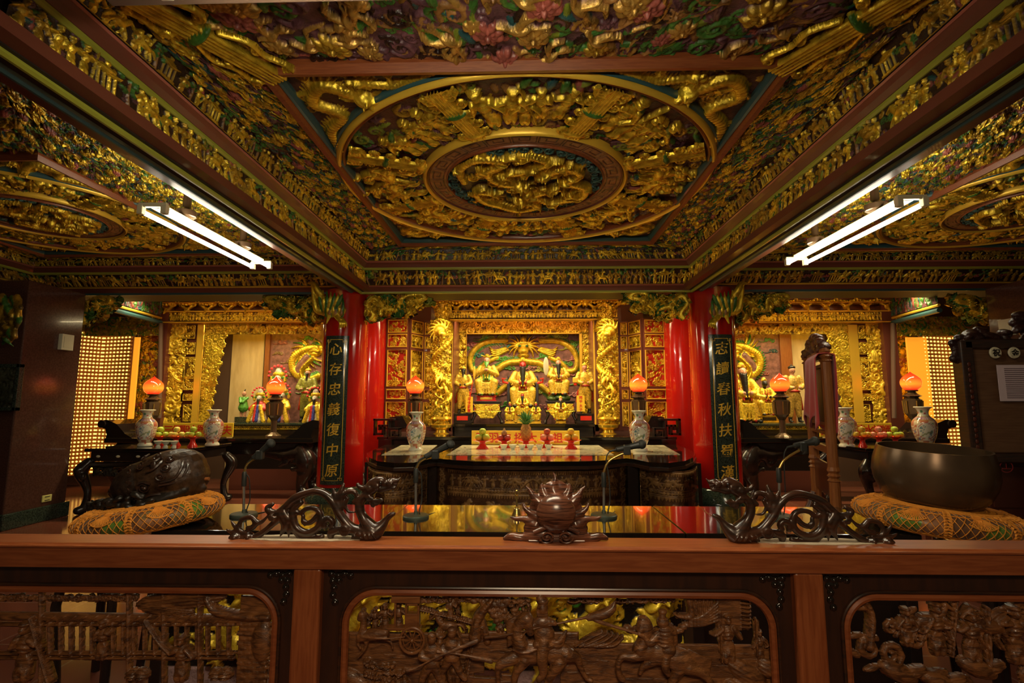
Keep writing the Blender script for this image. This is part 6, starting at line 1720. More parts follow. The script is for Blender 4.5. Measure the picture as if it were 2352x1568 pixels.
def mic(px, pbase, pole_top, neck, body, label):
    b = atz(px, pbase, ZG); Y = b.y
    p = empty('microphone', b, label, 'microphone', 'gooseneck microphones on round bases')
    u = mpp(Y); L = lambda x, y, dy=0: at(x, y, Y) - b + Vector((0, dy, 0))
    MB().lathe([(29 * u, 0), (29 * u, 4 * u), (27 * u, 6 * u), (5 * u, 7.5 * u), (4 * u, 14 * u)], seg=40).build('base', 'base_metal', p, True)
    MB().tube([L(px, pbase - 6), L(px, pole_top)], 3 * u, 12).build('pole', 'steel', p, True)
    MB().lathe([(5 * u, 0), (5.5 * u, 2 * u), (5.5 * u, 28 * u), (4 * u, 32 * u)], L(px, pole_top + 8), 16).build('clutch', 'black_plastic', p, True)
    nk = catmull([tuple(L(*q)) for q in neck], 8)
    MB().tube(nk, 2.6 * u, 10).build('gooseneck', 'brass', p, True)
    (x0, y0), (x1, y1) = body
    A = L(x0, y0); B = L(x1, y1); d = (B - A); Ln = d.length; d.normalize(); Q = Vector((0, 0, 1)).rotation_difference(d).to_matrix()
    MB().lathe([(2.2 * u, -14 * u), (2.6 * u, 0), (6 * u, 3 * u), (6 * u, Ln * .5), (7.5 * u, Ln * .82), (8.5 * u, Ln * .88)], A, 20, mat=Q).build('handle', 'black_plastic', p, True)
    MB().ball(B, 10.5 * u, 24, (1, 1, .92), Q).build('head', 'mic_mesh', p, True)
    m = A + d * Ln * .42; MB().box(m + Vector((-8 * u, -7 * u, -16 * u)), m + Vector((8 * u, 7 * u, 4 * u)), 2 * u).build('clip', 'black_plastic', p)
    cb = catmull([tuple(A - d * 14 * u), tuple(A - d * 22 * u + Vector((0, 0, -16 * u))), tuple(L(px + 12, pole_top - 10)), tuple(L(px + 14, (pole_top + pbase) / 2)), tuple(L(px + 10, pbase - 6)), tuple(L(px + 40, pbase + 2, .15))], 6)
    MB().tube(cb, 1.3 * u, 6).build('cable', 'black_plastic', p, True)
    return p
mic(560, 1184, 1108, [(560, 1105), (561, 1085), (568, 1066), (584, 1054), (604, 1048)], [(580, 1053), (622, 1018)], 'gooseneck microphone at the far left, between the cushion and the left dragon carving')
mic(955, 1188, 1100, [(955, 1097), (956, 1078), (966, 1060), (984, 1050), (1003, 1044)], [(975, 1050), (1035, 1020)], 'gooseneck microphone left of the flaming pearl carving')
mic(1387, 1186, 1110, [(1387, 1106), (1388, 1082), (1398, 1060), (1416, 1048), (1440, 1038)], [(1414, 1033), (1474, 1020)], 'gooseneck microphone right of the flaming pearl carving')
mic(1790, 1188, 1100, [(1790, 1097), (1790, 1078), (1798, 1060), (1812, 1048), (1836, 1034)], [(1822, 1024), (1872, 1013)], 'gooseneck microphone at the right, behind the right dragon carving')
# handbell
b = atz(1187, 1184, ZG); u = mpp(b.y)
p = empty('handbell', b, 'small brass handbell with a looped handle beside the flaming pearl', 'bell')
MB().lathe([(12 * u, 0), (11 * u, 3 * u), (8 * u, 9 * u), (7.5 * u, 14 * u), (5 * u, 18 * u), (2 * u, 19 * u)], seg=24).build('bell', 'brass', p, True)
MB().lathe([(2 * u, 18 * u), (2.6 * u, 20 * u), (1.8 * u, 24 * u), (2.6 * u, 28 * u), (1.8 * u, 32 * u), (2.6 * u, 36 * u), (1.8 * u, 40 * u), (2.4 * u, 44 * u)], seg=16).build('grip', 'brass', p, True)
MB().tube([(4.2 * u * math.cos(2 * PI * i / 20), 0, 48.5 * u + 6 * u * math.sin(2 * PI * i / 20)) for i in range(20)], 1.4 * u, 8, closed=True).build('loop', 'brass', p, True)

# cushions with crochet covers
def cushion(cx, cy, cz, rx, ry, thick, tilt, label_c, label_l, seed):
    """cz = underside height at centre"""
    Rt = Euler(tilt).to_matrix()
    def S_(t, s):   # s 0 (centre top) .. 1 (rim) .. 1.6 (under the rim)
        if s < .62: rr = s / .62 * .72; z = thick * (1 - .03 * s)
        else:
            a = (s - .62) / 1.0 * PI; rr = .72 + .28 * math.sin(min(a, PI)); z = thick * (.5 + .5 * math.cos(min(a, PI))) * (.98)
        wob = 1 + .015 * math.sin(5 * t + seed)
        return Rt @ Vector((rx * rr * wob * math.cos(t), ry * rr * wob * math.sin(t), z)) + Vector((0, 0, 0))
    cu = empty('cushion', (cx, cy, cz), label_c, 'cushion')
    N, M = 96, 28; V = []; F = []
    for k in range(M + 1):
        s = .02 + 1.58 * k / M
        for j in range(N): V.append(S_(2 * PI * j / N, s))
    for k in range(M):
        for j in range(N): F.append((k * N + j, (k + 1) * N + j, (k + 1) * N + (j + 1) % N, k * N + (j + 1) % N))
    F.append(tuple(range(N))[::-1]); F.append(tuple(M * N + j for j in range(N)))
    me = bpy.data.meshes.new('pad'); me.from_pydata([tuple(v) for v in V], [], F); link('pad', me, 'brocade', cu, True)
    lc = empty('crochet_cover', (cx, cy, cz), label_l, 'cloth')
    def Q(t, s):
        v = S_(t, s); v2 = S_(t, s + .01); w = S_(t + .01, s)
        n = (v2 - v).cross(w - v); n.normalize()
        c = Rt @ Vector((0, 0, thick * .5))
        if n.dot(v - c) < 0: n = -n
        return v + n * .004
    mb = MB(); lines = 64
    end = 1.44
    for dr in (-1, 1):
        for k in range(lines):
            t0 = 2 * PI * k / lines; pts = []
            for i in range(15):
                f = i / 14; s = .40 + (end - .40) * f; fan = math.sin(t0 * 4 + seed) * .05
                pts.append(Q(t0 + dr * (f * .42) + fan * f, s))
            mb.tube(pts, .0017, 4, cap=False)
    mb.build('mesh_net', 'crochet', lc)
    mb = MB()
    for s, rr in ((.40, .006), (.44, .006), (.48, .005), (.55, .003), (.62, .004), (.80, .0025), (end, .0035), (end - .05, .002)):
        n = 120; mb.tube([Q(2 * PI * i / n, s + (.02 * math.sin(i * PI / 3) if s > 1.2 else 0)) for i in range(n)], rr, 5, closed=True)
    mb.build('edging', 'crochet', lc, True)
    # leaf-like bands and pineapple fans
    for k in range(8):
        mb = MB(); t0 = 2 * PI * k / 8 + seed
        for i in range(13):
            s = .58 + (end - .60) * i / 12
            for sg in (-1, 1): mb.tube([Q(t0, s), Q(t0 + sg * .035, s + .02), Q(t0 + sg * .045, s + .055)], [.003, .006, .002], 5)
        t1 = t0 + PI / 8
        for i in range(15):
            a = (i - 7) / 7; mb.tube([Q(t1, .72), Q(t1 + a * .10, .90 - .03 * a * a), Q(t1 + a * .17, 1.06 - .10 * a * a)], [.003, .0022, .002], 4)
        mb.tube([Q(t1 + (i - 8) / 8 * .17, 1.06 - .10 * ((i - 8) / 8) ** 2) for i in range(17)], .003, 5)
        for i in range(7): mb.tube([Q(t1 + (i - 3) * .012, .70), Q(t1 + (i - 3) * .018, .76)], [.006, .004], 5)
        mb.build('crochet_motif', 'crochet', lc, True)
    mb = MB(); N2 = 64; V = []; F = []
    for k in range(6):
        for j in range(N2): V.append(Q(2 * PI * j / N2, .05 + .35 * k / 5))
    for k in range(5):
        for j in range(N2): F.append((k * N2 + j, (k + 1) * N2 + j, (k + 1) * N2 + (j + 1) % N2, k * N2 + (j + 1) % N2))
    F.append(tuple(range(N2))[::-1])
    me = bpy.data.meshes.new('solid_centre'); me.from_pydata([tuple(v) for v in V], [], F); link('solid_centre', me, 'crochet', lc, True)
    return cu
# --- wooden fish on the left
YC = 2.66
cl = at(372, VY, 2.56); cl.z = ZG
cushion(cl.x, 2.56, ZG - .008, .318, .285, .105, (R(2), R(-7), 0), 'round patterned cushion at the left end of the glossy table', 'orange crochet cover draped over the left cushion, under the wooden fish', .3)
YFi = 2.62; u = mpp(YFi)
fc = at(372, 1098, YFi)
fish = empty('wooden_fish', (fc.x, YFi, fc.z - .14), 'large dark carved wooden fish drum lying tilted on the left cushion', 'wooden fish'); fo_ = fish.location
P_ = lambda x, y, dy=0: at(x, y, YFi) + Vector((0, dy, 0))
tl = R(24)
DKW = (.030, .016, .009, 0); MDW = (.060, .028, .012, 0); BK2 = (.022, .016, .011, 0)
e = [ellip(P_(378, 1095), (94 * u, 72 * u, 56 * u), MDW, (0, -tl, 0)), ellip(P_(340, 1108, -.03), (62 * u, 62 * u, 50 * u), DKW, (0, -tl, 0)), ellip(P_(420, 1095), (54 * u, 60 * u, 52 * u), MDW, (0, -tl, 0)),
     capsule(P_(380, 1140), P_(300, 1150), 28 * u, 22 * u, BK2), capsule(P_(445, 1122), P_(462, 1120), 18 * u, 12 * u, MDW)]
e += chain([(*P_(252, 1160, -.02), 10 * u), (*P_(300, 1152, -.08), 17 * u), (*P_(360, 1148, -.12), 17 * u), (*P_(400, 1140, -.12), 14 * u), (*P_(450, 1118, -.08), 8 * u)], BK2)
blob('body', e, .006, 'wood_paint' if 'wood_paint' in MATS else 'painted_smooth', fish, fo_)
cenf = P_(375, 1098)
def onfish(x, y, lift=.0):
    """point on the visible front of the drum"""
    q = P_(x, y) - cenf; c_, s_ = math.cos(tl), math.sin(tl)
    a = (q.x * c_ + q.z * s_) / (98 * u); b_ = (-q.x * s_ + q.z * c_) / (62 * u)
    k = max(.0, 1 - a * a - b_ * b_); return Vector((cenf.x + q.x, cenf.y - 72 * u * math.sqrt(k) - .004 - lift, cenf.z + q.z))
mbs = MB(fo_)
rf = random.Random(5)
for (x, y, r_) in ((341, 1078, 10), (346, 1096, 11), (315, 1100, 9), (305, 1118, 9), (346, 1116, 11), (368, 1062, 9), (325, 1070, 8), (415, 1085, 9), (422, 1066, 9), (424, 1048, 8), (383, 1108, 11), (288, 1132, 9), (395, 1042, 8), (360, 1045, 7), (440, 1100, 7)):
    pts = []
    for i in range(22):
        a = i / 21 * 3.6 * PI; rr_ = r_ * (1 - i / 24); pts.append(onfish(x + rr_ * math.cos(a), y + rr_ * math.sin(a), .002))
    mbs.tube(pts, 1.9 * u, 6)
    mbs.ball(onfish(x, y, .003), 3.2 * u, 8)
mbs.build('scroll_carving', 'ebony', fish, True)
mbs = MB(fo_)
for pts in ([(388, 1075), (402, 1068), (412, 1052), (408, 1046)], [(385, 1060), (398, 1052), (404, 1046)], [(416, 1098), (438, 1090), (448, 1070), (448, 1054)], [(412, 1104), (440, 1098), (454, 1078), (456, 1062)], [(370, 1118), (372, 1102), (384, 1096), (398, 1100)], [(374, 1136), (392, 1126), (410, 1124)], [(372, 1142), (396, 1134), (420, 1130), (436, 1118)]):
    mbs.tube([onfish(x, y, .003) for x, y in [(a[0], a[1]) for a in catmull([(*q, 0) for q in pts], 5)]], 3.0 * u, 6)
mbs.ball(onfish(398, 1062, .0), 9 * u, 14, (.8, .5, 1.3)); mbs.ball(onfish(385, 1110, .0), 5 * u, 10)
mbs.build('fin_carving', 'ebony', fish, True)
e = []
for k in range(85):
    x = rf.uniform(232, 410); t = (x - 232) / 170; y = 1163 - 16 * t + rf.uniform(-24, 10) * (.5 + t); e.append(ellip(P_(x, y, -.05 - .13 * min(1, t * 1.8) + rf.uniform(-.02, .01)), (rf.uniform(6, 12) * u, 7 * u, rf.uniform(4, 8) * u), BK2, (0, rf.uniform(-.6, .6), 0)))
for x, y in ((232, 1158), (226, 1150), (245, 1150)): e += chain([(*P_(250, 1160, -.03), 7 * u), (*P_(x, y, -.03), 4 * u), (*P_(x - 5, y - 5, -.03), 1.5 * u)], BK2)
blob('wave_base', e, .0045, 'painted_smooth', fish, fo_)
MB(fo_).tube([P_(452, 1100), P_(480, 1099)], 4 * u, 10).build('pin', 'stand_wood', fish, True)
for px_, nm_ in ((285, 'left'), (2235, 'right')):
    q_ = at(px_, VY, 2.62); st_ = empty('cushion_stool', (q_.x, 2.62, 0), 'black round stool under the outer half of the %s cushion' % nm_, 'stool')
    MB().lathe([(.20, ZG - .11), (.21, ZG - .10), (.21, ZG - .08), (.20, ZG - .07)], seg=40).build('seat', 'black_lacquer', st_, True)
    for k in range(4): a_ = PI / 4 + k * PI / 2; MB().tube([(.15 * math.cos(a_), .15 * math.sin(a_), ZG - .1), (.19 * math.cos(a_), .19 * math.sin(a_), .4), (.16 * math.cos(a_), .16 * math.sin(a_), 0)], .02, 8).build('leg', 'black_wood', st_, True)
# --- bronze bowl on the right
c2 = at(2126, VY, 2.56)
cushion(c2.x, 2.56, ZG - .004, .345, .29, .105, (R(2), R(5), 0), 'round patterned cushion at the right end of the glossy table', 'orange crochet cover draped over the right cushion, under the bronze bowl', 1.1)
YB = 2.58; u = mpp(YB); cb_ = at(2122, VY, YB)
zb0 = at(2139, 1158, YB).z; zr = at(2139, 1027, YB).z
bw = empty('singing_bowl', (cb_.x, YB, zb0), 'big dark bronze singing bowl resting on the right cushion', 'bowl', rz=0)
Hb = zr - zb0; Rb = 103 * u
MB().lathe(catmull_p := [(a * Rb, b_ * Hb) for a, b_ in ((.62, 0), (.78, .04), (.93, .18), (1.04, .38), (1.08, .55), (1.06, .76), (1.0, .95), (.985, 1.0), (.95, 1.0), (.95, .95), (1.0, .7), (1.0, .5), (.85, .15), (.5, .06), (.01, .05))], seg=96, cap=False).build('bowl', 'bronze', bw, True)
MB().lathe([(Rb * .62, 0), (.001, .001)], seg=96, cap=False).build('underside', 'bronze', bw, True)
bw.rotation_euler = (R(4), R(1), 0)

# =====================================================================
# CARVED WOODEN STAND WITH RED CLOTH, NOTICE BOARD, CHEST
# =====================================================================
st = empty('wooden_stand', (2.45, 4.2, 0), 'tall turned wooden rack with a carved crest standing behind the right dragon carving', 'stand'); sf = st.location
def post(px, Y, ptop, pw):
    c = at(px, VY, Y); z = at(px, ptop, Y).z; w = pw * mpp(Y) / 2
    prof = [(w * 1.3, 0), (w * 1.3, z * .08), (w, z * .10), (w, z * .44), (w * 1.25, z * .445), (w * .8, z * .455), (w * 1.25, z * .465), (w * .85, z * .475), (w * 1.2, z * .485), (w, z * .50), (w, z * .925), (w * 1.3, z * .93), (w * .8, z * .94), (w * 1.3, z * .95), (w * .7, z * .96), (w * 1.1, z * .97), (w * .7, z * .985), (w * .2, z)]
    return c, z, MB(sf).lathe(prof, (c.x, Y, 0), 12).build('post', 'stand_wood', st)
cA, zA, _ = post(1903, 3.85, 790, 22); cB, zB, _ = post(1862, 4.55, 800, 20)
def rail(z0, z1, th, mt='stand_wood', nm='rail'):
    d = (cB - cA); d.z = 0; n = Vector((-d.y, d.x, 0)).normalized() * th
    mb = MB(sf); q = [cA, cB]
    vs = [mb.bm.verts.new(Vector((p_.x, p_.y, z)) + n * k - sf) for k in (-1, 1) for p_, z in ((cA, z0), (cB, z0), (cB, z1), (cA, z1))]
    for f in ((0, 1, 2, 3), (7, 6, 5, 4), (0, 4, 5, 1), (1, 5, 6, 2), (2, 6, 7, 3), (3, 7, 4, 0)): mb.bm.faces.new([vs[i] for i in f])
    return mb.build(nm, mt, st)
zz = lambda py: at(1903, py, 3.85).z
rail(zz(822), zz(800), .015); rail(zz(842), zz(834), .02); rail(zz(978), zz(970), .015); rail(zz(1000), zz(992), .015); rail(zz(1045), zz(1028), .015); rail(zz(1150), zz(1070), .008, 'dark_red_wood', 'lower_panel'); rail(zz(970), zz(842), .006, 'dark_red_wood', 'back_panel')
e = []; rr_ = random.Random(2)
for k in range(34):
    t = rr_.random(); p0 = cA.lerp(cB, t); zc_ = zz(800) + rr_.uniform(0, 1) * .14 * math.sin(PI * min(1, max(0, t))) ** .6
    e.append(ellip((p0.x + rr_.uniform(-.02, .02), p0.y, zc_), (.035, .05, rr_.uniform(.02, .035)), (.10, .03, .015, 0)))
blob('carved_crest', e, .009, 'painted_carving', st, sf)
e = []
for k in range(26):
    a = rr_.uniform(0, 6.3); q = rr_.uniform(.12, .26); e.append(ellip((2.42 + q * math.cos(a), 3.9 + .35 * math.cos(a * .7), .62 + q * math.sin(a) * .9), (.05, .06, .04), (.14, .03, .015, 0)))
for c_ in (cA, cB): MB(sf).box((c_.x - .30, c_.y - .04, 0), (c_.x + .30, c_.y + .04, .07), .01).build('foot', 'stand_wood', st); 
for c_ in (cA, cB):
    for sg in (-1, 1): MB(sf).tube(catmull([(c_.x + sg * .28, c_.y, .05), (c_.x + sg * .22, c_.y, .25), (c_.x + sg * .10, c_.y, .42), (c_.x + sg * .02, c_.y, .60)], 4), .03, 10).build('foot_bracket', 'dark_red_wood', st, True)
# red cloth
V = []; F = []; nu, nv = 26, 30
d = (cB - cA); d.z = 0
for j in range(nv + 1):
    t = j / nv
    for i in range(nu + 1):
        s = i / nu; side = -1
        drop = abs(t - .42) * 2
        b_ = cA.lerp(cB, -.02 + s * .98 * (.6 + .4 * drop))
        z = zz(812) - .01
        if t < .42: off_ = -.085 - .022 * math.sin(s * 17 + t * 3) * drop; zc_ = z - (.42 - t) / .42 * (.50 + .05 * math.sin(s * 14))
        elif t < .5: off_ = -.085 + (t - .42) / .08 * .14; zc_ = z + .012 * math.sin((t - .42) / .08 * PI)
        else: off_ = .05 + .02 * math.sin(s * 14 + t * 4) * drop; zc_ = z - (t - .5) / .5 * (.56 + .04 * math.sin(s * 11))
        V.append(((b_.x + off_), b_.y - .02, zc_)); 
for j in range(nv):
    for i in range(nu): k = j * (nu + 1) + i; F.append((k, k + 1, k + nu + 2, k + nu + 1))
me = bpy.data.meshes.new('red_cloth'); me.from_pydata(V, [], F); o = link('red_cloth', me, 'cloth_red', None, True)
md = o.modifiers.new('t', 'SOLIDIFY'); md.thickness = .006
tag(o, 'faded red cloth hung over the rail of the tall wooden rack', 'cloth')

# notice board at the right edge
YN_ = 3.1
a = at(2236, 1050, YN_); b_ = at(2250, 790, YN_)
nb = empty('notice_board', (a.x + .5, YN_, a.z), 'dark notice board with carved crest and two round character medallions at the right edge', 'board'); nf = nb.location
W_ = 1.15
MB(nf).box((a.x, YN_, a.z), (a.x + W_, YN_ + .05, b_.z), .006).build('panel', 'board_brown', nb)
for k, (lo, hi) in enumerate((((a.x - .02, YN_ - .02, a.z - .02), (a.x + .05, YN_ + .06, b_.z + .02)), ((a.x, YN_ - .02, b_.z - .03), (a.x + W_, YN_ + .06, b_.z + .03)), ((a.x, YN_ - .02, a.z - .03), (a.x + W_, YN_ + .06, a.z + .03)))): MB(nf).box(lo, hi, .008).build('frame_rail', 'ebony', nb)
e = []; rr_ = random.Random(4)
for k in range(60):
    x = rr_.uniform(0, W_); hgt = .02 + .17 * min(1, x / .45); e.append(ellip((a.x + x, YN_ + .02 + rr_.uniform(-.015, .015), b_.z + .02 + rr_.uniform(0, hgt)), (rr_.uniform(.025, .05), .028, rr_.uniform(.018, .03)), (.035, .012, .008, 0), (0, rr_.uniform(-.8, .8), 0)))
for k in range(14): e.append(ellip((a.x - .02 + rr_.uniform(-.02, .02), YN_ + .02, b_.z - rr_.uniform(-.03, .10)), (.025, .02, .025), (.035, .012, .008, 0)))
blob('carved_crest', e, .007, 'painted_carving', nb, nf)
for px, chh in ((2284, '祝'), (2327, '金')):
    c = at(px, 810, YN_ - .03); MB(nf).lathe([(.032, 0), (.034, .006), (.03, .012)], c, 28, mat=Euler((PI / 2, 0, 0)).to_matrix()).build('medallion', 'brass_pale' if 'brass_pale' in MATS else 'ivory', nb, True)
    text_obj('character', chh, .045, 'black_wood', nb, lambda x, y, z, c=c: (c.x + x - nf.x, c.y - .014 - z - nf.y, c.z + y - nf.z), .001, .001)
mb = MB(nf)
for k in range(16): mb.ball((a.x + .012, YN_ - .022, a.z + .06 + k * (b_.z - a.z - .15) / 16), .014, 8, (.8, .5, 1.1))
mb.build('rail_carving', 'dark_red_wood', nb, True)
a2 = at(2293, 921, YN_ - .01); b2 = at(2420, 838, YN_ - .01)
pp = empty('paper_notice', ((a2.x + b2.x) / 2, YN_ - .02, a2.z), 'pale printed paper notice pinned on the notice board', 'paper'); pf = pp.location
mb = MB(pf).box((a2.x, YN_ - .024, a2.z), (b2.x, YN_ - .021, b2.z)); mb.build('sheet', 'paper', pp)
mb = MB(pf)
for k in range(16):
    z = b2.z - .022 - k * (b2.z - a2.z - .03) / 16; mb.box((a2.x + .04, YN_ - .0255, z - .002), (b2.x - .02, YN_ - .0243, z + .002))
mb.build('printed_line', 'ink', pp)
# legs of the board
for x in (a.x + .03, a.x + W_ - .03): MB(nf).box((x - .03, YN_, .0), (x + .03, YN_ + .05, a.z), .006).build('leg', 'ebony', nb)
# chest behind below it
q0 = at(2290, 1118, 3.6)
chs = empty('cabinet', (q0.x + .5, 3.9, 0), 'low dark red cabinet with a carved round emblem beneath the notice board', 'cabinet'); cf_ = chs.location
x0 = at(2262, 1060, 3.6).x; zt_ = at(2262, 1050, 3.6).z
MB(cf_).box((x0, 3.6, .0), (x0 + 1.3, 4.2, zt_ - .03), .008).build('body', 'dark_red_wood', chs); MB(cf_).box((x0 - .03, 3.56, zt_ - .03), (x0 + 1.33, 4.24, zt_), .008).build('top', 'ebony', chs)
MB(cf_).box((x0 + .02, 3.585, at(2262, 1165, 3.6).z), (x0 + 1.2, 3.60, zt_ - .06), .004).build('drawer', 'cabinet_red' if 'cabinet_red' in MATS else 'dark_red_wood', chs)
ce = at(2312, 1072, 3.58); MB(cf_).tube([(ce.x + .042 * math.cos(2 * PI * i / 24), 3.582, ce.z + .035 * math.sin(2 * PI * i / 24)) for i in range(24)], .003, 6, closed=True).build('round_emblem', 'cloth_red', chs)
MB(cf_).tube([(ce.x - .03, 3.582, ce.z - .012), (ce.x + .03, 3.582, ce.z - .012)], .003, 6).tube([(ce.x, 3.582, ce.z - .012), (ce.x, 3.582, ce.z + .022)], .003, 6).build('emblem_stroke', 'cloth_red', chs)
# fire extinguisher
q = at(2296, 1040, 3.8); zt_2 = zt_
fx = empty('fire_extinguisher', (q.x, 3.8, zt_), 'red fire extinguisher standing behind the notice board', 'fire extinguisher')
MB().lathe([(.045, 0), (.048, .01), (.048, .16), (.03, .19), (.015, .20), (.015, .22)], seg=24).build('cylinder', 'extinguisher_red', fx, True); MB().box((-.012, -.05, .215), (.012, .03, .235), .003).build('valve', 'black_plastic', fx)

# pier fittings
def wallbox(px, py, w, h, mat, nm, label, face):
    x = -5.56 if px < 1200 else 5.56
    c = atx(px, py, x); s = -1 if px < 1200 else 1
    p = empty(nm, c, label, face)
    t = .05 if nm == 'wall_box' else .012
    MB().box((min(0, -s * t), -w / 2, -h / 2), (max(0, -s * t), w / 2, h / 2), .004).build('cover', mat, p)
    if nm == 'outlet':
        for dz in (-.02, .02): MB().box((-s * (t + .002) - .002, -.03, dz - .004), (-s * (t + .002) + .002, .03, dz + .004)).build('socket', 'black_plastic', p)
    else: MB().box((-s * (t + .002) - .002, -w * .35, -h * .36), (-s * (t + .002) + .002, w * .35, h * .36), .001).build('lid', 'plastic_box', p)
wallbox(147, 786, .16, .19, 'plastic_box', 'wall_box', 'pale plastic wall box high on the left stone pier', 'wall box')
wallbox(106, 1144, .12, .075, 'outlet_plate', 'outlet', 'yellowish outlet plate low on the left stone pier', 'outlet')
wallbox(2318, 752, .16, .19, 'plastic_box', 'wall_box', 'pale plastic wall box high on the right stone pier', 'wall box')
a = at(0, 943, 5.47); b_ = at(54, 836, 5.47)
pic = empty('framed_relief', ((a.x + b_.x) / 2 - .3, 5.47, a.z), 'dark green framed landscape relief on the left stone pier', 'picture'); pf = pic.location
xl = b_.x - .8
r = Relief(.72, b_.z - a.z - .06, .01, (.03, .035, .02, 0), 6); r.fill_curls(90, .06, ((.05, .055, .03, 0), (.03, .035, .02, 0)))
r.build('relief', (xl + .04, 5.455, a.z + .03), (xl + .76, 5.455, a.z + .03), (xl + .76, 5.455, b_.z - .03), (xl + .04, 5.455, b_.z - .03), pic, off=tuple(pf))
for lo, hi in (((xl, 5.43, a.z), (xl + .8, 5.49, a.z + .04)), ((xl, 5.43, b_.z - .04), (xl + .8, 5.49, b_.z)), ((xl, 5.43, a.z), (xl + .04, 5.49, b_.z)), ((xl + .76, 5.43, a.z), (xl + .8, 5.49, b_.z))): MB(pf).box(lo, hi, .005).build('frame_side', 'granite_green', pic)
for s, nm in ((-1, 'left'), (1, 'right')):
    S = (lambda x: x) if s < 0 else (lambda x: 2 * MX - x)
    e = []; rr_ = random.Random(9)
    for k in range(46):
        t = rr_.random(); x = rr_.uniform(0, 52) * (1 - .3 * t); y = 688 + 90 * t
        e += chain([(*at(S(x), y - 10, 5.35), .03), (*at(S(x + rr_.uniform(-8, 12)), y + 4, 5.30), .022), (*at(S(x + rr_.uniform(-6, 16)), y + 20, 5.35), .006)], rr_.choice((DGOLD, (.3, .18, .02, .5), GRN, (.1, .06, .01, .3))), 2)
    tag(blob('pier_carving', e, .013, 'painted_carving'), 'dark gilt plume carving hanging at the top front of the %s stone pier' % nm, 'carving')

# =====================================================================
# FOREGROUND RAILING
# =====================================================================
YR = 1.36
z_top = at(1176, 1254, YR).z; z_fb = at(1176, 1311, YR).z
yb_ = atz(1176, 1233, z_top).y
XL, XR = -2.3, 2.5
rl = empty('carved_railing', (0, YR, 0), 'long red-brown wooden railing with pierced carved battle-scene panels across the foreground', 'railing'); ro_ = (0, YR, 0)
sec = [(YR, z_fb), (YR, z_top - .012), (YR - .006, z_top - .010), (YR - .006, z_top - .006), (YR + .001, z_top - .004), (YR + .004, z_top), (yb_, z_top), (yb_, z_fb)]
mb = MB(ro_); A = [mb.bm.verts.new((XL, y - YR, z)) for y, z in sec]; B = [mb.bm.verts.new((XR, y - YR, z)) for y, z in sec]
mb.bm.faces.new(A); mb.bm.faces.new(B[::-1])
for i in range(len(sec)): mb.bm.faces.new((A[i], B[i], B[(i + 1) % len(sec)], A[(i + 1) % len(sec)]))
mb.build('top_rail', 'rosewood', rl)
posts = [(at(672, 1311, YR).x, at(735, 1311, YR).x), (at(1827, 1311, YR).x, at(1893, 1311, YR).x)]
pw = posts[0][1] - posts[0][0]; bay = posts[1][0] - posts[0][1]
allp = [(posts[0][0] - bay - pw, posts[0][0] - bay)] + posts + [(posts[1][1] + bay, posts[1][1] + bay + pw)]
for a_, b_ in allp: MB(ro_).box((a_, YR + .004, 0), (b_, YR + .075, z_fb), .006).build('post', 'rosewood_post', rl)
MB(ro_).box((XL, YR + .004, .06), (XR, YR + .08, .16), .005).build('bottom_rail', 'rosewood', rl)
zo_t = at(1176, 1356, YR + .03).z; zo_b = .40
def rr_path(x0, x1, z0, z1, rad, n=12):
    pts = []
    for cx_, cz_, a0 in ((x1 - rad, z1 - rad, 0), (x0 + rad, z1 - rad, 90), (x0 + rad, z0 + rad, 180), (x1 - rad, z0 + rad, 270)):
        for i in range(n + 1): a = R(a0 + 90 * i / n); pts.append((cx_ + rad * math.cos(a), cz_ + rad * math.sin(a)))
    return pts
def frame_hole(mb, X0, X1, Z0, Z1, inner, y0, y1):
    cx_ = (X0 + X1) / 2; cz_ = (Z0 + Z1) / 2; n = len(inner); V = []
    for (x, z) in inner:
        dx, dz = x - cx_, z - cz_; k = min((X1 - cx_) / abs(dx) if abs(dx) > 1e-6 else 1e9, (Z1 - cz_) / abs(dz) if abs(dz) > 1e-6 else 1e9)
        V.append([mb.bm.verts.new(Vector(p) - mb.off) for p in ((x, y0, z), (cx_ + dx * k, y0, cz_ + dz * k), (cx_ + dx * k, y1, cz_ + dz * k), (x, y1, z))])
    for i in range(n):
        A = V[i]; B = V[(i + 1) % n]
        for k in range(4): mb.bm.faces.new((A[k], A[(k + 1) % 4], B[(k + 1) % 4], B[k]))
WC = (.17, .07, .022, 0)
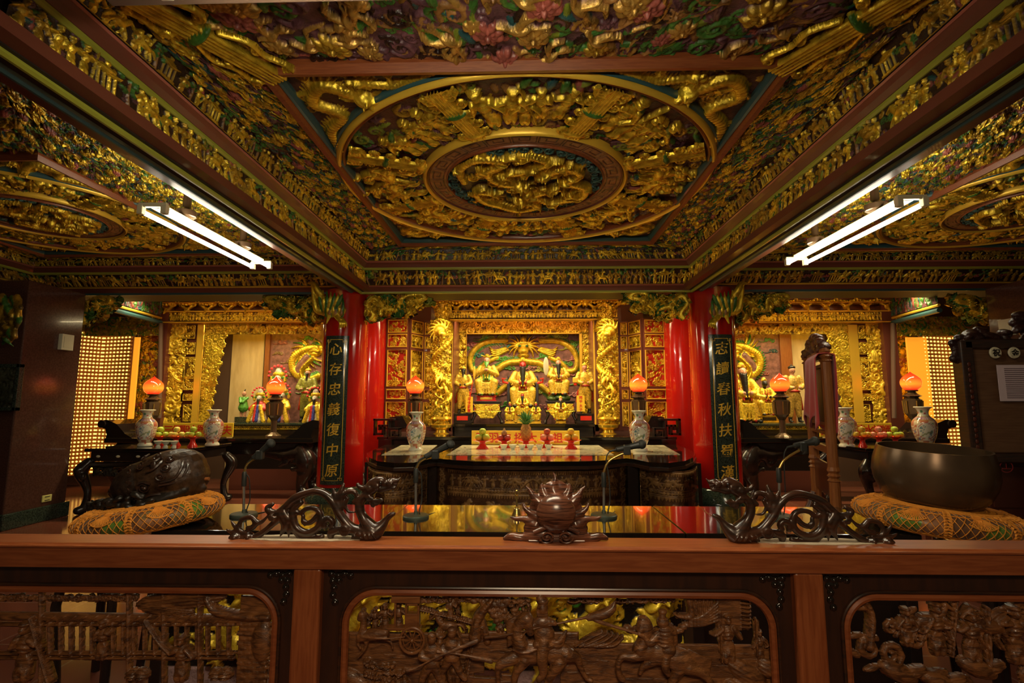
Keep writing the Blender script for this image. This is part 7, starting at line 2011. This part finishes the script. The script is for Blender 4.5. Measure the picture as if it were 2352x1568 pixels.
def scene_mid(r, w, h, px2):
    """pierced battle scene; px2 converts photo pixels (x,y) to panel coordinates"""
    q = mpp(YR + .05); c = WC
    K = lambda x, y: px2(x, y)
    # ground: horizontal band of planks, with openings
    def band(x0, y0, x1, y1, ht): a = K(x0, y1); b_ = K(x1, y0); r.rect(a[0], a[1], b_[0], b_[1], ht, c, edge=.004)
    band(785, 1452, 1115, 1500, .006); band(785, 1485, 1790, 1620, .006); band(1085, 1448, 1330, 1490, .006); band(1290, 1478, 1790, 1560, .006)
    band(785, 1340, 800, 1700, .006); band(1560, 1360, 1790, 1376, .004)
    # holes in the ground
    for (x0, y0, x1, y1) in ((1113, 1522, 1180, 1545), (1180, 1530, 1285, 1575), (1090, 1545, 1150, 1552), (1545, 1428, 1575, 1470)):
        a = K(x0, y1); b_ = K(x1, y0); i0, i1, j0, j1 = r.win(a[0], b_[0], a[1], b_[1]); r.H[j0:j1, i0:i1] = 0
    for k in range(40):
        a = K(r.r.uniform(790, 1790), r.r.uniform(1485, 1600)); L = r.r.uniform(.02, .08); r.stroke([(a[0], a[1]), (a[0] + L, a[1] + r.r.uniform(-.002, .002))], .0012, .0085, c, n=1)
    S = lambda pts, ht=None, base=.004: r.stroke([(*K(x, y), rr_ * q) for x, y, rr_ in pts], 0, ht if ht else max(p_[2] for p_ in pts) * q, c, base, n=4)
    E = lambda x, y, a, b_, ang, ht, rg=0, base=.004: r.ell(*K(x, y), a * q, b_ * q, ang, ht * q, c, base, ridge=rg, rfreq=8)
    # clouds and pine foliage along the top
    for x in (1040, 1075, 1115, 1140, 1370, 1345, 1500, 1535, 1470, 1700, 1455, 960, 980, 1010): r.cloud(*K(x, 1376 + (x % 5) * 3), 13 * q, c, .004)
    for k in range(46):
        x = r.r.choice((1040, 1070, 1100, 1130, 1160, 1150, 1135)) + r.r.uniform(-14, 14); E(x, 1372 + r.r.uniform(-8, 14 + (40 if x > 1125 else 0)), 9, 6, r.r.uniform(0, 3), 8, .3)
    S([(1092, 1460, 14), (1098, 1420, 12), (1115, 1392, 9), (1130, 1375, 5)]); S([(1120, 1470, 8), (1110, 1430, 6), (1105, 1410, 4)])
    for k in range(60):
        x = r.r.uniform(1140, 1215); E(x, 1395 + r.r.uniform(-20, 50), 7, 4, r.r.uniform(0, 3), 7, .3)
    for k in range(18): x = 1440 + k * 8; E(x, 1440 + 8 * math.sin(k), 10, 6, 0, 8, .3)
    # flag with fringe, banners
    a = K(1643, 1446); b_ = K(1700, 1365); r.rect(a[0], a[1], b_[0], b_[1], .012, c)
    for k in range(8): S([(1698, 1372 + k * 9, 3), (1712, 1374 + k * 9, 3), (1722, 1373 + k * 9, 1.5)], .010)
    S([(1580, 1370, 8), (1585, 1410, 8), (1560, 1412, 5), (1548, 1408, 2)], .012)
    for k in range(6): S([(1645, 1380 + k * 8, 4), (1610, 1410 + k * 4, 5), (1580, 1418 + k * 3, 3)], .012); S([(1585 + k * 9, 1368, 4.5), (1588 + k * 9, 1405, 4.5)], .011)
    for k in range(5): S([(1380 + 12 * k, 1448 + 3 * k, 4), (1350 + 14 * k, 1462 + 4 * k, 4), (1320 + 10 * k, 1480, 2.5)], .012)
    # figures standing right
    for (x, y0, y1) in ((1672, 1418, 1520), (1744, 1452, 1512)):
        a = K(x, y1); r.figure(a[0], a[1], (y1 - y0) * q, c, .006)
    S([(1733, 1420, 3), (1735, 1500, 3)], .012); S([(1650, 1400, 2.5), (1655, 1515, 2.5)], .012)
    # rocks lower right, pines lower left
    for (x, y, a_, b__) in ((1715, 1545, 50, 22), (1760, 1530, 26, 20), (1740, 1590, 60, 24), (1690, 1580, 30, 16)): E(x, y, a_, b__, -.6, 16, .1)
    for (x, y) in ((852, 1535), (893, 1545), (925, 1560), (875, 1570)):
        for k in range(26):
            t = r.r.random(); E(x + r.r.uniform(-16, 16) * (1 - t * .5), y - 22 + t * 44 - 4, 6, 4, 0, 14, .3, .006)
    for (x, y) in ((830, 1565), (812, 1552)): E(x, y, 26, 16, -.5, 14)
    # soldiers with pole arms
    for (x, y0, y1, ln) in ((1000, 1462, 1590, .10), (1045, 1448, 1565, -.05)):
        a = K(x, y1); r.figure(a[0], a[1], (y1 - y0) * q, c, .008, lean=ln)
    # second, smaller rider in the distance
    a = K(1030, 1470); r.horse(a[0], a[1], 62 * q, c, .005, -1); a = K(1035, 1420); r.figure(a[0], a[1], 48 * q, c, .010); S([(965, 1395, 1.6), (1060, 1420, 1.6), (1110, 1437, 3)], .014)
    # driver figures by the carriage
    for (x, y0, y1) in ((862, 1398, 1442), (885, 1390, 1445), (916, 1385, 1446), (835, 1400, 1446)): a = K(x, y1); r.figure(a[0], a[1], (y1 - y0) * q, c, .006)
def build_panel(n, xa, xb):
    X0, X1 = xa, xb
    inx0, inx1 = X0 + .055, X1 - .045
    path = rr_path(inx0, inx1, zo_b, zo_t, .085)
    mb = MB(ro_); frame_hole(mb, X0, X1, .16, z_fb, path, YR + .028, YR + .062); fr = mb.build('panel_frame', 'frame_wood', rl)
    mp = rr_path(inx0 - .006, inx1 + .006, zo_b - .006, zo_t + .006, .09)
    MB(ro_).tube([(x, YR + .026, z) for x, z in mp], .0045, 8, closed=True).build('outer_bead', 'ebony', fr, True)
    mp = rr_path(inx0 + .006, inx1 - .006, zo_b + .006, zo_t - .006, .08)
    MB(ro_).tube([(x, YR + .030, z) for x, z in mp], .0095, 8, closed=True).build('inner_moulding', 'rosewood', fr, True)
    # scroll carvings in the corners
    for sg, xc in ((1, X0 + .02), (-1, X1 - .02)):
        e = [];
        for (u_, v_) in ((.0, .0), (.018, -.004), (.034, -.0), (.004, -.018), (.008, -.034), (.006, -.052), (.020, -.016), (.05, -.004), (.012, -.07)):
            cx_, cz_ = xc + sg * u_, z_fb - .02 + v_
            e += [capsule((cx_ + .007 * math.cos(t), YR + .028, cz_ + .007 * math.sin(t)), (cx_ + .007 * math.cos(t + .8), YR + .028, cz_ + .007 * math.sin(t + .8)), .003, .003, BK2) for t in [k * .8 for k in range(7)]]
            e.append(ellip((cx_, YR + .028, cz_), (.0035, .006, .0035), BK2))
        blob('corner_carving', e, .0018, 'black_lacquer', fr, ro_, paint=False)
    w, h = inx1 - inx0, zo_t - zo_b
    return fr, inx0, inx1, w, h
GROUND_BACK = YR + .052
# middle panel
fr, ix0, ix1, w, h = build_panel(1, posts[0][1], posts[1][0])
r = Relief(w, h, .0016, WC, 100)
def px2(x, y): p_ = at(x, y, GROUND_BACK); return (p_.x - ix0, p_.z - zo_b)
r.rect(0, 0, w, .10, .006, WC)
scene_mid(r, w, h, px2)
r.H = np.maximum(r.H, 0)
mid = r.build('carved_panel', (ix0, GROUND_BACK, zo_b), (ix1, GROUND_BACK, zo_b), (ix1, GROUND_BACK, zo_t), (ix0, GROUND_BACK, zo_t), rl, off=ro_, hole=.0022, thick=.010, mat='walnut_paint' if 'walnut_paint' in MATS else 'painted_carving')
# principal carved pieces in the round
q = mpp(YR + .03)
def F3(x, y, dy=0): p_ = at(x, y, YR + .030 + dy); return p_
def rider(parent, X, nm, els, vox=.0022): return blob(nm, els, vox, 'walnut_paint', parent, ro_)
def CH_(pts, c=WC, n=4): return chain([(*F3(x, y, dy), r_ * q) for x, y, dy, r_ in pts], c, n)
def EL(x, y, a, b, d, ang=0, dy=0, c=WC): return ellip(F3(x, y, dy), (a * q, d * q, b * q), c, (0, ang, 0))
# horse 1
e = [EL(1218, 1496, 36, 25, 13), EL(1275, 1498, 34, 24, 13), EL(1196, 1486, 18, 24, 13)]
e += CH_([(1196, 1480, 0, 18), (1188, 1450, -.002, 14), (1194, 1430, -.004, 12), (1210, 1420, -.006, 14), (1216, 1440, -.008, 11), (1218, 1450, -.008, 9)])
e += [EL(1220, 1453, 7, 6, 8, dy=-.008), EL(1206, 1432, 14, 10, 9, dy=-.007)]
e += CH_([(1198, 1412, 0, 4), (1196, 1404, 0, 2)]) + CH_([(1212, 1410, 0, 4), (1214, 1402, 0, 2)])
e += CH_([(1180, 1510, 0, 14), (1150, 1525, -.004, 10), (1143, 1540, -.004, 6), (1146, 1575, 0, 5)]) + CH_([(1205, 1515, 0, 14), (1185, 1545, 0, 9), (1180, 1580, 0, 6)])
e += CH_([(1300, 1500, 0, 18), (1325, 1510, 0, 10), (1335, 1535, 0, 6), (1348, 1558, 0, 5), (1357, 1562, 0, 6)]) + CH_([(1285, 1520, 0, 16), (1262, 1555, 0, 10), (1255, 1590, 0, 6)])
for k in range(9): e += CH_([(1190 + k * .6, 1412 + k * 7, 0, 4), (1172 - k * .3, 1424 + k * 7, -.003, 3.4), (1158 + k * 1.3, 1428 + k * 7, 0, 1.5)])
e += CH_([(1178, 1492, -.012, 2.4), (1205, 1500, -.018, 2.4), (1240, 1488, -.014, 2.4)]) + CH_([(1214, 1440, -.016, 1.8), (1198, 1465, -.016, 1.8), (1188, 1478, -.014, 1.8)])
rider(mid, 0, 'horse', e)
e = [EL(1250, 1456, 23, 22, 13, dy=-.004), EL(1246, 1428, 25, 13, 12, dy=-.004), EL(1246, 1396, 11, 14, 11, dy=-.006), EL(1246, 1380, 14, 8, 11, dy=-.004), EL(1249, 1480, 26, 12, 13, dy=-.006)]
e += CH_([(1240, 1372, -.002, 9), (1242, 1366, -.002, 7), (1252, 1364, -.002, 4)]) + CH_([(1238, 1430, 0, 12), (1225, 1436, -.01, 6), (1212, 1440, -.014, 4)]) + CH_([(1258, 1430, 0, 11), (1268, 1428, -.01, 7), (1275, 1432, -.012, 5)])
e += CH_([(1250, 1470, -.006, 15), (1245, 1510, -.012, 13), (1248, 1545, -.010, 9), (1238, 1560, -.01, 7)])
for k in range(5): e += CH_([(1255, 1462 + k * 3, -.008, 4), (1280, 1475 + k * 3, -.010, 4), (1300 - k * 2, 1450 + k * 8, -.004, 4)])
for k in range(6): e += CH_([(1236 + k * 4, 1392, -.008, 2.4), (1234 + k * 4.5, 1412, -.012, 2.2), (1238 + k * 4, 1428, -.008, 1.4)])
rider(mid, 0, 'rider', e)
rider(mid, 0, 'crescent_blade', CH_([(1115, 1463, -.004, 4), (1160, 1458, -.010, 2.6), (1260, 1436, -.014, 2.4), (1345, 1418, -.006, 3.2), (1352, 1416, -.004, 5)]) + CH_([(1352, 1418, -.004, 7), (1385, 1410, -.003, 11), (1405, 1398, -.003, 9), (1412, 1382, -.003, 3)]))
# horse 2
e = [EL(1515, 1500, 34, 24, 15, .2), EL(1560, 1515, 40, 26, 15, .35), EL(1490, 1492, 22, 20, 14)]
e += CH_([(1485, 1500, 0, 13), (1455, 1508, -.004, 9), (1428, 1508, -.004, 7), (1420, 1530, -.004, 6), (1424, 1552, 0, 7), (1430, 1558, 0, 7)]) + CH_([(1500, 1515, 0, 12), (1478, 1530, 0, 7), (1470, 1545, 0, 5)])
e += CH_([(1470, 1488, 0, 16), (1478, 1470, 0, 14), (1484, 1440, 0, 15), (1476, 1425, 0, 12), (1472, 1445, -.006, 10)])
for k in range(7): e += CH_([(1580, 1495 + k, 0, 6), (1610, 1510 + k * 3, 0, 5), (1635 - k, 1512 + k * 6, 0, 2)])
e += CH_([(1580, 1530, 0, 16), (1612, 1545, 0, 10), (1640, 1575, 0, 6)]) + CH_([(1560, 1535, 0, 14), (1540, 1570, 0, 8)])
rider(mid, 0, 'horse', e)
e = [EL(1530, 1460, 18, 24, 13, dy=-.004), EL(1522, 1428, 14, 12, 11, dy=-.004), EL(1521, 1415, 8, 10, 9, dy=-.004), EL(1522, 1404, 10, 6, 9, dy=-.004), EL(1534, 1492, 18, 16, 13, dy=-.006)]
e += CH_([(1512, 1455, 0, 12), (1492, 1475, -.008, 10), (1480, 1462, -.012, 6), (1468, 1455, -.014, 5)]) + CH_([(1545, 1450, 0, 10), (1550, 1475, 0, 7)]) + CH_([(1530, 1500, -.006, 12), (1528, 1530, -.012, 9), (1535, 1548, -.01, 6)])
for k in range(5): e += CH_([(1514, 1446 + k * 9, -.012, 1.8), (1530, 1449 + k * 9, -.018, 1.8), (1546, 1446 + k * 9, -.012, 1.8)])
rider(mid, 0, 'rider', e)
rider(mid, 0, 'spear', CH_([(1350, 1415, -.006, 2), (1372, 1425, -.008, 5), (1400, 1435, -.008, 3.5), (1465, 1455, -.012, 3), (1500, 1468, -.008, 2.5)]) + CH_([(1350, 1415, -.006, 3), (1354, 1408, -.006, 1)]) + CH_([(1350, 1415, -.006, 3), (1362, 1412, -.006, 1)]))
# carriage
e = []
mbx = MB(ro_)
def cbox(x0, y0, x1, y1, d0, d1): a = F3(x0, y1); b_ = F3(x1, y0); mbx.box((a.x, YR + .03 + d0, a.z), (b_.x, YR + .03 + d1, b_.z), .0012)
cbox(900, 1368, 966, 1382, -.008, .02); cbox(905, 1382, 911, 1440, -.004, .016); cbox(930, 1384, 936, 1442, -.004, .016); cbox(958, 1382, 964, 1442, -.004, .016); cbox(932, 1384, 964, 1390, -.004, .016); cbox(932, 1408, 964, 1442, -.004, .014); cbox(880, 1440, 966, 1446, -.006, .018)
mbx.build('carriage', 'walnut', mid)
wc = F3(948, 1467); mbx = MB(ro_)
mbx.tube([(wc.x + 26 * q * math.cos(2 * PI * i / 40), YR + .022, wc.z + 26 * q * math.sin(2 * PI * i / 40)) for i in range(40)], 3.2 * q, 8, closed=True)
mbx.tube([(wc.x + 20 * q * math.cos(2 * PI * i / 40), YR + .024, wc.z + 20 * q * math.sin(2 * PI * i / 40)) for i in range(40)], 1.2 * q, 6, closed=True)
for k in range(10): a = 2 * PI * k / 10; mbx.tube([(wc.x, YR + .022, wc.z), (wc.x + 24 * q * math.cos(a), YR + .024, wc.z + 24 * q * math.sin(a))], 1.4 * q, 6)
mbx.ball((wc.x, YR + .020, wc.z), 4 * q, 10); mbx.build('cart_wheel', 'walnut', mid, True)
e = CH_([(828, 1462, 0, 10), (860, 1455, 0, 13), (885, 1452, -.003, 10)]) + CH_([(838, 1430, 0, 5), (832, 1412, 0, 6), (828, 1420, 0, 5)]) + CH_([(832, 1455, 0, 8), (822, 1475, 0, 4), (828, 1488, 0, 3)]) + CH_([(842, 1470, 0, 6), (838, 1490, -.003, 3.4), (822, 1510, 0, 2.6)]) + CH_([(880, 1462, 0, 5), (898, 1475, 0, 3), (902, 1490, 0, 2.4)]) + CH_([(832, 1452, 0, 9), (836, 1430, 0, 7), (832, 1410, 0, 8), (826, 1420, 0, 6)]) + CH_([(830, 1462, -.012, 2), (880, 1467, -.014, 2), (930, 1462, -.010, 2)])
rider(mid, 0, 'cart_horse', e)
# two soldiers
for (x, y, sp_, sc) in ((992, 1470, ((935, 1540), (1000, 1510), (1095, 1472)), 1.0), (1038, 1458, ((1005, 1497), (1070, 1505), (1128, 1518)), .95)):
    g_ = lambda dx, dy_, d, r_: (x + dx * sc, y + dy_ * sc, d, r_ * sc)
    e = [EL(x, y - 4, 10, 12, 10, dy=-.008), EL(x, y - 12, 10, 7, 10, dy=-.008), EL(x, y + 26 * sc, 19 * sc, 22 * sc, 13, dy=-.004), EL(x, y + 52 * sc, 19 * sc, 14 * sc, 12, dy=-.002)]
    e += CH_([g_(-15, 18, 0, 9), g_(-24, 38, -.01, 8), g_(-10, 44, -.014, 6)]) + CH_([g_(15, 16, 0, 9), g_(20, 34, -.01, 7), g_(10, 42, -.014, 5)])
    e += CH_([g_(-8, 60, 0, 11), g_(-22, 88, 0, 8), g_(-20, 112, 0, 6)]) + CH_([g_(8, 60, 0, 11), g_(20, 90, 0, 8), g_(32, 104, 0, 7)])
    rider(mid, 0, 'soldier', e)
    rider(mid, 0, 'pole_arm', CH_([(*sp_[0], -.014, 4.5), (sp_[0][0] + 25, (sp_[0][1] * 3 + sp_[1][1]) / 4, -.016, 3), (*sp_[1], -.020, 2.4), (*sp_[2], -.012, 5.5)], n=2))
# side panels
for k, (xa, xb) in enumerate(((allp[0][1], posts[0][0]), (posts[1][1], allp[3][0]))):
    fr, jx0, jx1, w, h = build_panel(k, xa, xb)
    r = Relief(w, h, .002, WC, 200 + k)
    def pk(x, y): p_ = at(x, y, GROUND_BACK); return (p_.x - jx0, p_.z - zo_b)
    r.rect(0, 0, w, h * .45, .006, WC)
    if k == 0:
        a = pk(540, 1600); b_ = pk(625, 1365); r.rect(a[0], a[1], b_[0], b_[1], .007, WC)
        a = pk(-400, 1420); b_ = pk(560, 1410); r.rect(a[0], a[1], b_[0], b_[1], .010, WC)
        for x in range(95, 540, 24): r.stroke([(*pk(x, 1430), .005), (*pk(x, 1500), .005)], 0, .012, WC, n=1); r.stroke([(*pk(x - 8, 1428), .004), (*pk(x + 14, 1412), .004)], 0, .014, WC, n=1)
        for x in (300, 462, 380, 100): r.stroke([(*pk(x, 1350), .006), (*pk(x, 1568), .006)], 0, .014, WC, n=1)
        for y in (1432, 1498, 1508): r.stroke([(*pk(-300, y), .004), (*pk(540, y), .004)], 0, .012, WC, n=1)
        r.stroke([(*pk(480, 1372), .01), (*pk(500, 1400), .013), (*pk(560, 1412), .012), (*pk(620, 1414), .01)], 0, .02, WC); 
        r.ell(*pk(420, 1375), .12, .026, .1, .014, WC, .004, ridge=.3, rfreq=9); r.ell(*pk(380, 1395), .08, .02, -.1, .014, WC, .004, ridge=.35, rfreq=12)
        for yy in range(1425, 1600, 11):
            for xx in range(545, 625, 18): a = pk(xx + (yy % 2) * 9, yy); r.rect(a[0], a[1], a[0] + .017, a[1] + .010, .0085, WC, .002)
        a = pk(605, 1470); r.ell(a[0], a[1], .028, .05, 0, .018, WC, .004)
        for (x, y0, y1) in ((420, 1462, 1560), (240, 1425, 1510), (60, 1430, 1560), (-60, 1430, 1560), (-150, 1440, 1560)): a = pk(x, y1); r.figure(a[0], a[1], (y1 - y0) * q, WC, .012)
        r.stroke([(*pk(340, 1420), .004), (*pk(375, 1470), .006), (*pk(400, 1495), .006)], 0, .022, WC)
        for x in range(-150, 330, 30): r.cloud(*pk(x, 1372), .016, WC, .004)
        for x in (500, 520, 310, 330): r.ell(*pk(x, 1545), .02, .016, 0, .022, WC, .005, ridge=.4)
    else:
        for j in range(90):
            x = r.r.uniform(0, w); y = r.r.uniform(h * .42, h)
            if r.r.random() < .5: r.leaf(x, y, r.r.uniform(.015, .04), r.r.uniform(-.6, .6), WC, .004)
            else: r.curl(x, y, r.r.uniform(.012, .03), r.r.uniform(0, 6), WC, base=.004)
        a = pk(1990, 1480); r.stroke([(a[0], a[1], .012), (a[0] + .01, a[1] + .08, .01), (a[0] - .02, a[1] + .13, .006)], 0, .02, WC, .004)
        for (x, y0, y1) in ((2080, 1400, 1480), (2150, 1390, 1500), (2230, 1410, 1520), (2330, 1400, 1520)): a = pk(x, y1); r.figure(a[0], a[1], (y1 - y0) * q, WC, .01)
        for (x, y) in ((2060, 1540), (2150, 1560), (2240, 1530)): a = pk(x, y); r.ell(a[0], a[1], .05, .022, -.4, .022, WC, .004); r.leaf(a[0] + .03, a[1], .04, .3, WC, .01)
        a = pk(2130, 1470); r.horse(a[0], a[1], .10, WC, .006); a = pk(2270, 1490); r.horse(a[0], a[1], .11, WC, .006, -1)
    r.build('carved_panel', (jx0, GROUND_BACK, zo_b), (jx1, GROUND_BACK, zo_b), (jx1, GROUND_BACK, zo_t), (jx0, GROUND_BACK, zo_t), rl, off=ro_, hole=.0022, thick=.010, mat='walnut_paint')

# ---- dragon carvings on the rail ----
YQ = 1.42; zR = z_top
uD = mpp(YQ)
def dragon_carving(px_c, mirror, label, scl=1.0):
    """coordinates of the left carving in an enlarged crop (5.6 per photo pixel), origin (520, 1060)"""
    base = at(720, 1247, YQ)
    def L(cx, cy, dy=0):
        x = 520 + cx / 5.6; y = 1060 + cy / 5.6
        v = at(x, y, YQ); dx = (v.x - base.x) * scl; return Vector(((-dx if mirror else dx), dy, max(.0, (v.z - zR)) * (1.0)))
    s_ = uD / 5.6
    p0 = at(px_c, 1247, YQ)
    p = empty('dragon_carving', (p0.x, YQ, zR), label, 'carving')
    def S(pts, flat=None): return chain([(*L(a[0], a[1], a[3] if len(a) > 3 else 0), a[2] * s_ * .96) for a in pts], BK2, 5)
    def spiral(cx, cy, r_, w, dr=1, a0=0):
        pts = []
        for i in range(12): a = a0 + dr * i / 11 * 3.2 * PI; q_ = r_ * (1 - i / 14); pts.append((cx + q_ * math.cos(a), cy + q_ * math.sin(a), w * (1 - i / 24), -.012))
        return S(pts)
    e = S([(70, 980, 45), (180, 985, 50), (340, 985, 48), (480, 900, 40), (600, 800, 42), (720, 690, 60)])
    e += S([(600, 545, 25), (530, 590, 38), (560, 640, 45), (660, 650, 40), (760, 580, 48), (880, 470, 52), (1050, 400, 45), (1180, 385, 48), (1300, 440, 52), (1400, 560, 58), (1450, 660, 62), (1520, 760, 60), (1620, 860, 70), (1760, 910, 100), (1880, 910, 120), (1990, 830, 75), (2060, 740, 42), (2110, 690, 38), (2150, 670, 30)])
    e += S([(1860, 860, 110), (1760, 720, 68), (1715, 600, 62), (1735, 500, 58), (1820, 410, 62), (1900, 340, 68)])
    e += S([(1690, 290, 26), (1720, 330, 32), (1800, 340, 42), (1880, 280, 62), (1990, 240, 62), (2050, 290, 45), (2140, 250, 50), (2190, 250, 30), (2240, 200, 6)])
    e += S([(1990, 350, 55), (2100, 330, 40), (2160, 340, 22), (2200, 290, 8)])
    for c_ in ((1850, 460, 46), (1945, 505, 44), (1840, 335, 34), (1930, 300, 36), (2110, 265, 34), (1900, 540, 30), (2000, 480, 26)): e += spiral(c_[0], c_[1], c_[2], 14)
    e += [ellip(L(1850, 460), (40 * s_, .012, 40 * s_), BK2), ellip(L(1940, 500), (40 * s_, .012, 40 * s_), BK2)]
    e += S([(960, 520, 40), (870, 600, 46), (860, 720, 50), (900, 840, 50), (1000, 910, 50), (1100, 900, 48), (1190, 830, 44), (1220, 720, 42), (1190, 630, 38), (1110, 595, 34), (1020, 610, 32), (950, 660, 30), (900, 640, 36)])
    e += S([(1160, 700, 34), (1110, 760, 36), (1040, 790, 34), (990, 750, 30), (990, 690, 24)]) + S([(990, 700, 26), (980, 770, 24), (1010, 830, 6)])
    e += S([(880, 880, 30), (960, 980, 38), (1060, 1010, 42), (1180, 1000, 46), (1230, 960, 36)])
    e += S([(720, 680, 70), (760, 800, 60), (720, 900, 30), (690, 960, 10)]) + S([(780, 780, 40), (800, 880, 30), (800, 970, 8)]) + S([(820, 780, 36), (850, 880, 26), (880, 945, 8)]) + S([(740, 640, 60), (800, 740, 60)])
    e += S([(1370, 350, 14), (1400, 430, 36), (1430, 520, 48), (1460, 600, 50)]) + S([(1510, 285, 18), (1480, 380, 42), (1440, 480, 46)])
    e += S([(1480, 580, 40), (1490, 460, 36), (1560, 390, 34), (1650, 390, 34), (1680, 460, 28), (1640, 520, 30)]) + S([(1560, 470, 24), (1530, 560, 22), (1570, 640, 20), (1640, 650, 14)])
    e += S([(1260, 830, 40), (1260, 760, 42), (1320, 730, 42), (1370, 780, 40), (1340, 830, 32)]) + spiral(1530, 865, 70, 22) + S([(1470, 870, 46), (1400, 890, 52), (1340, 920, 48), (1350, 985, 34)]) + [ellip(L(1530, 865), (66 * s_, .016, 60 * s_), BK2)]
    e += spiral(600, 705, 42, 14) + S([(60, 760, 12), (100, 820, 26), (160, 880, 34)]) + S([(300, 690, 10), (210, 740, 28), (160, 820, 30), (190, 900, 34), (280, 920, 34)]) + S([(190, 740, 26), (320, 710, 34), (390, 780, 40), (460, 770, 26), (540, 690, 14)])
    e += S([(390, 790, 36), (330, 850, 40), (270, 850, 26)]) + S([(0, 870, 12), (50, 900, 24), (110, 900, 30)]) + [ellip(L(300, 960), (50 * s_, .018, 50 * s_), BK2), ellip(L(130, 960), (60 * s_, .02, 50 * s_), BK2)]
    for k in range(5): e += S([(1880 - k * 50, 860 + k * 10, 8, -.020), (1930 - k * 60, 930, 8, -.026), (1960 - k * 70, 990, 5, -.018)])
    for k in range(3): e += S([(1860, 980, 60), (1640, 985, 40)])
    body = blob('dragon_body', e, .0024, 'ebony', p, (0, 0, 0), paint=False, smooth=3)
    # whiskers
    MB().tube([L(2150, 690), L(2230, 640), L(2340, 545)], .0012, 5).build('whisker', 'stand_wood', p)
    MB().box((L(560, 0).x if not mirror else -0, 0, 0), (L(560, 0).x + .0001, 0, 0)) if 0 else None
    MB().ball(L(2010, 260, -.020), .004, 10).build('eye', 'black_lacquer', p, True)
    return p
dragon_carving(720, False, 'dark polished dragon carving with scrolling tail on the railing, left of the flaming pearl')
dragon_carving(1840, True, 'dark polished dragon carving with scrolling tail on the railing, right of the flaming pearl', 1.04)
# lace mats under the carvings
for px, nm in ((700, 'left'), (1880, 'right')):
    c = at(px, 1247, YQ); mt_ = MB().prism([(c.x - .16 + .02 * math.cos(i), YQ - .012) if 0 else (c.x + .17 * math.cos(2 * PI * i / 40) * (1 + .05 * (i % 2)), YQ + .004 + .032 * math.sin(2 * PI * i / 40) * (1 + .1 * (i % 2))) for i in range(40)], zR + .0002, zR + .0016, 'z').build('lace_mat', 'lace', None)
    tag(mt_, 'small grey lace mat under the %s dragon carving on the railing' % nm, 'mat')
# ---- flaming pearl ----
pc = at(1276, 1247, YQ); uP = uD
pe = empty('flaming_pearl', (pc.x, YQ, zR), 'striped wooden flaming pearl carving in the middle of the railing', 'carving')
def LP(cx, cy, dy=0):   # crop (2.94 per px), origin (760,1100)
    v = at(760 + cx / 2.94, 1100 + cy / 2.94, YQ); return Vector((v.x - pc.x, dy, max(0, v.z - zR)))
sP = uP / 2.94
def SP(pts): return chain([(*LP(a[0], a[1], a[3] if len(a) > 3 else 0), a[2] * sP) for a in pts], BK2, 4)
e = []
for sg in (-1, 1):
    X = lambda x: 1518 + sg * (x - 1518) * -1 if sg > 0 else x
    def M_(pts): return SP([(X(a[0]), *a[1:]) for a in pts])
    e += M_([(1175, 400, 14), (1220, 385, 26), (1280, 400, 34), (1360, 400, 36)]) + M_([(1215, 255, 8), (1250, 268, 16), (1310, 270, 24), (1380, 310, 50)])
    e += M_([(1298, 165, 7), (1310, 195, 16), (1345, 225, 24), (1400, 260, 44)]) + M_([(1318, 48, 6), (1345, 75, 14), (1365, 110, 26), (1400, 150, 44), (1440, 190, 50)])
    e += M_([(1428, 30, 6), (1425, 60, 18), (1440, 105, 34), (1470, 150, 50)]) + M_([(1330, 330, 30), (1400, 330, 44), (1460, 330, 50), (1518, 345, 60)])
    e += M_([(1300, 400, 36), (1400, 380, 60), (1518, 380, 66)])
e += [ellip(LP(1518, 372), (190 * sP, .026, 60 * sP), BK2), ellip(LP(1400, 385), (110 * sP, .020, 40 * sP), BK2), ellip(LP(1636, 385), (110 * sP, .020, 40 * sP), BK2)]
e += SP([(1500, -48, 5), (1515, -10, 13), (1508, 30, 26), (1500, 70, 44), (1515, 120, 60), (1518, 180, 70)])
e += [ellip(LP(1518, 215), (178 * sP, .012, 150 * sP), BK2), ellip(LP(1518, 130), (110 * sP, .012, 120 * sP), BK2)]
blob('flame_base', e, .0024, 'zebra_wood', pe, (0, 0, 0), paint=False, smooth=2)
MB().ball(LP(1518, 220, -.018), 128 * sP, 40, (1, .75, 1)).build('pearl', 'zebra_wood', pe, True)
mb = MB()
for sg in (-1, 1):
    cx_ = 1518 + sg * 62
    mb.tube([LP(cx_ + 52 * (1 - i / 26) * math.cos(i / 22 * 3.6 * PI + (0 if sg > 0 else PI)) , 370 + 44 * (1 - i / 26) * math.sin(i / 22 * 3.6 * PI), -.034) for i in range(22)], .0028, 8)
    mb.ball(LP(cx_, 368, -.034), .005, 12)
mb.build('cloud_scroll', 'zebra_wood', pe, True)
mb = MB(); mb.tube([LP(1518 + 300 * (i - 8) / 8 * .5, 330 - 45 * math.cos((i - 8) / 8 * PI * .5) + 12, -.030) for i in range(17)], .006, 10); mb.build('cloud_edge', 'zebra_wood', pe, True)
MB().box((LP(1330, 0).x, -.022, 0), (LP(1706, 0).x, .022, .006), .002).build('foot', 'zebra_wood', pe)
bpy.data.scenes.remove(WORK)
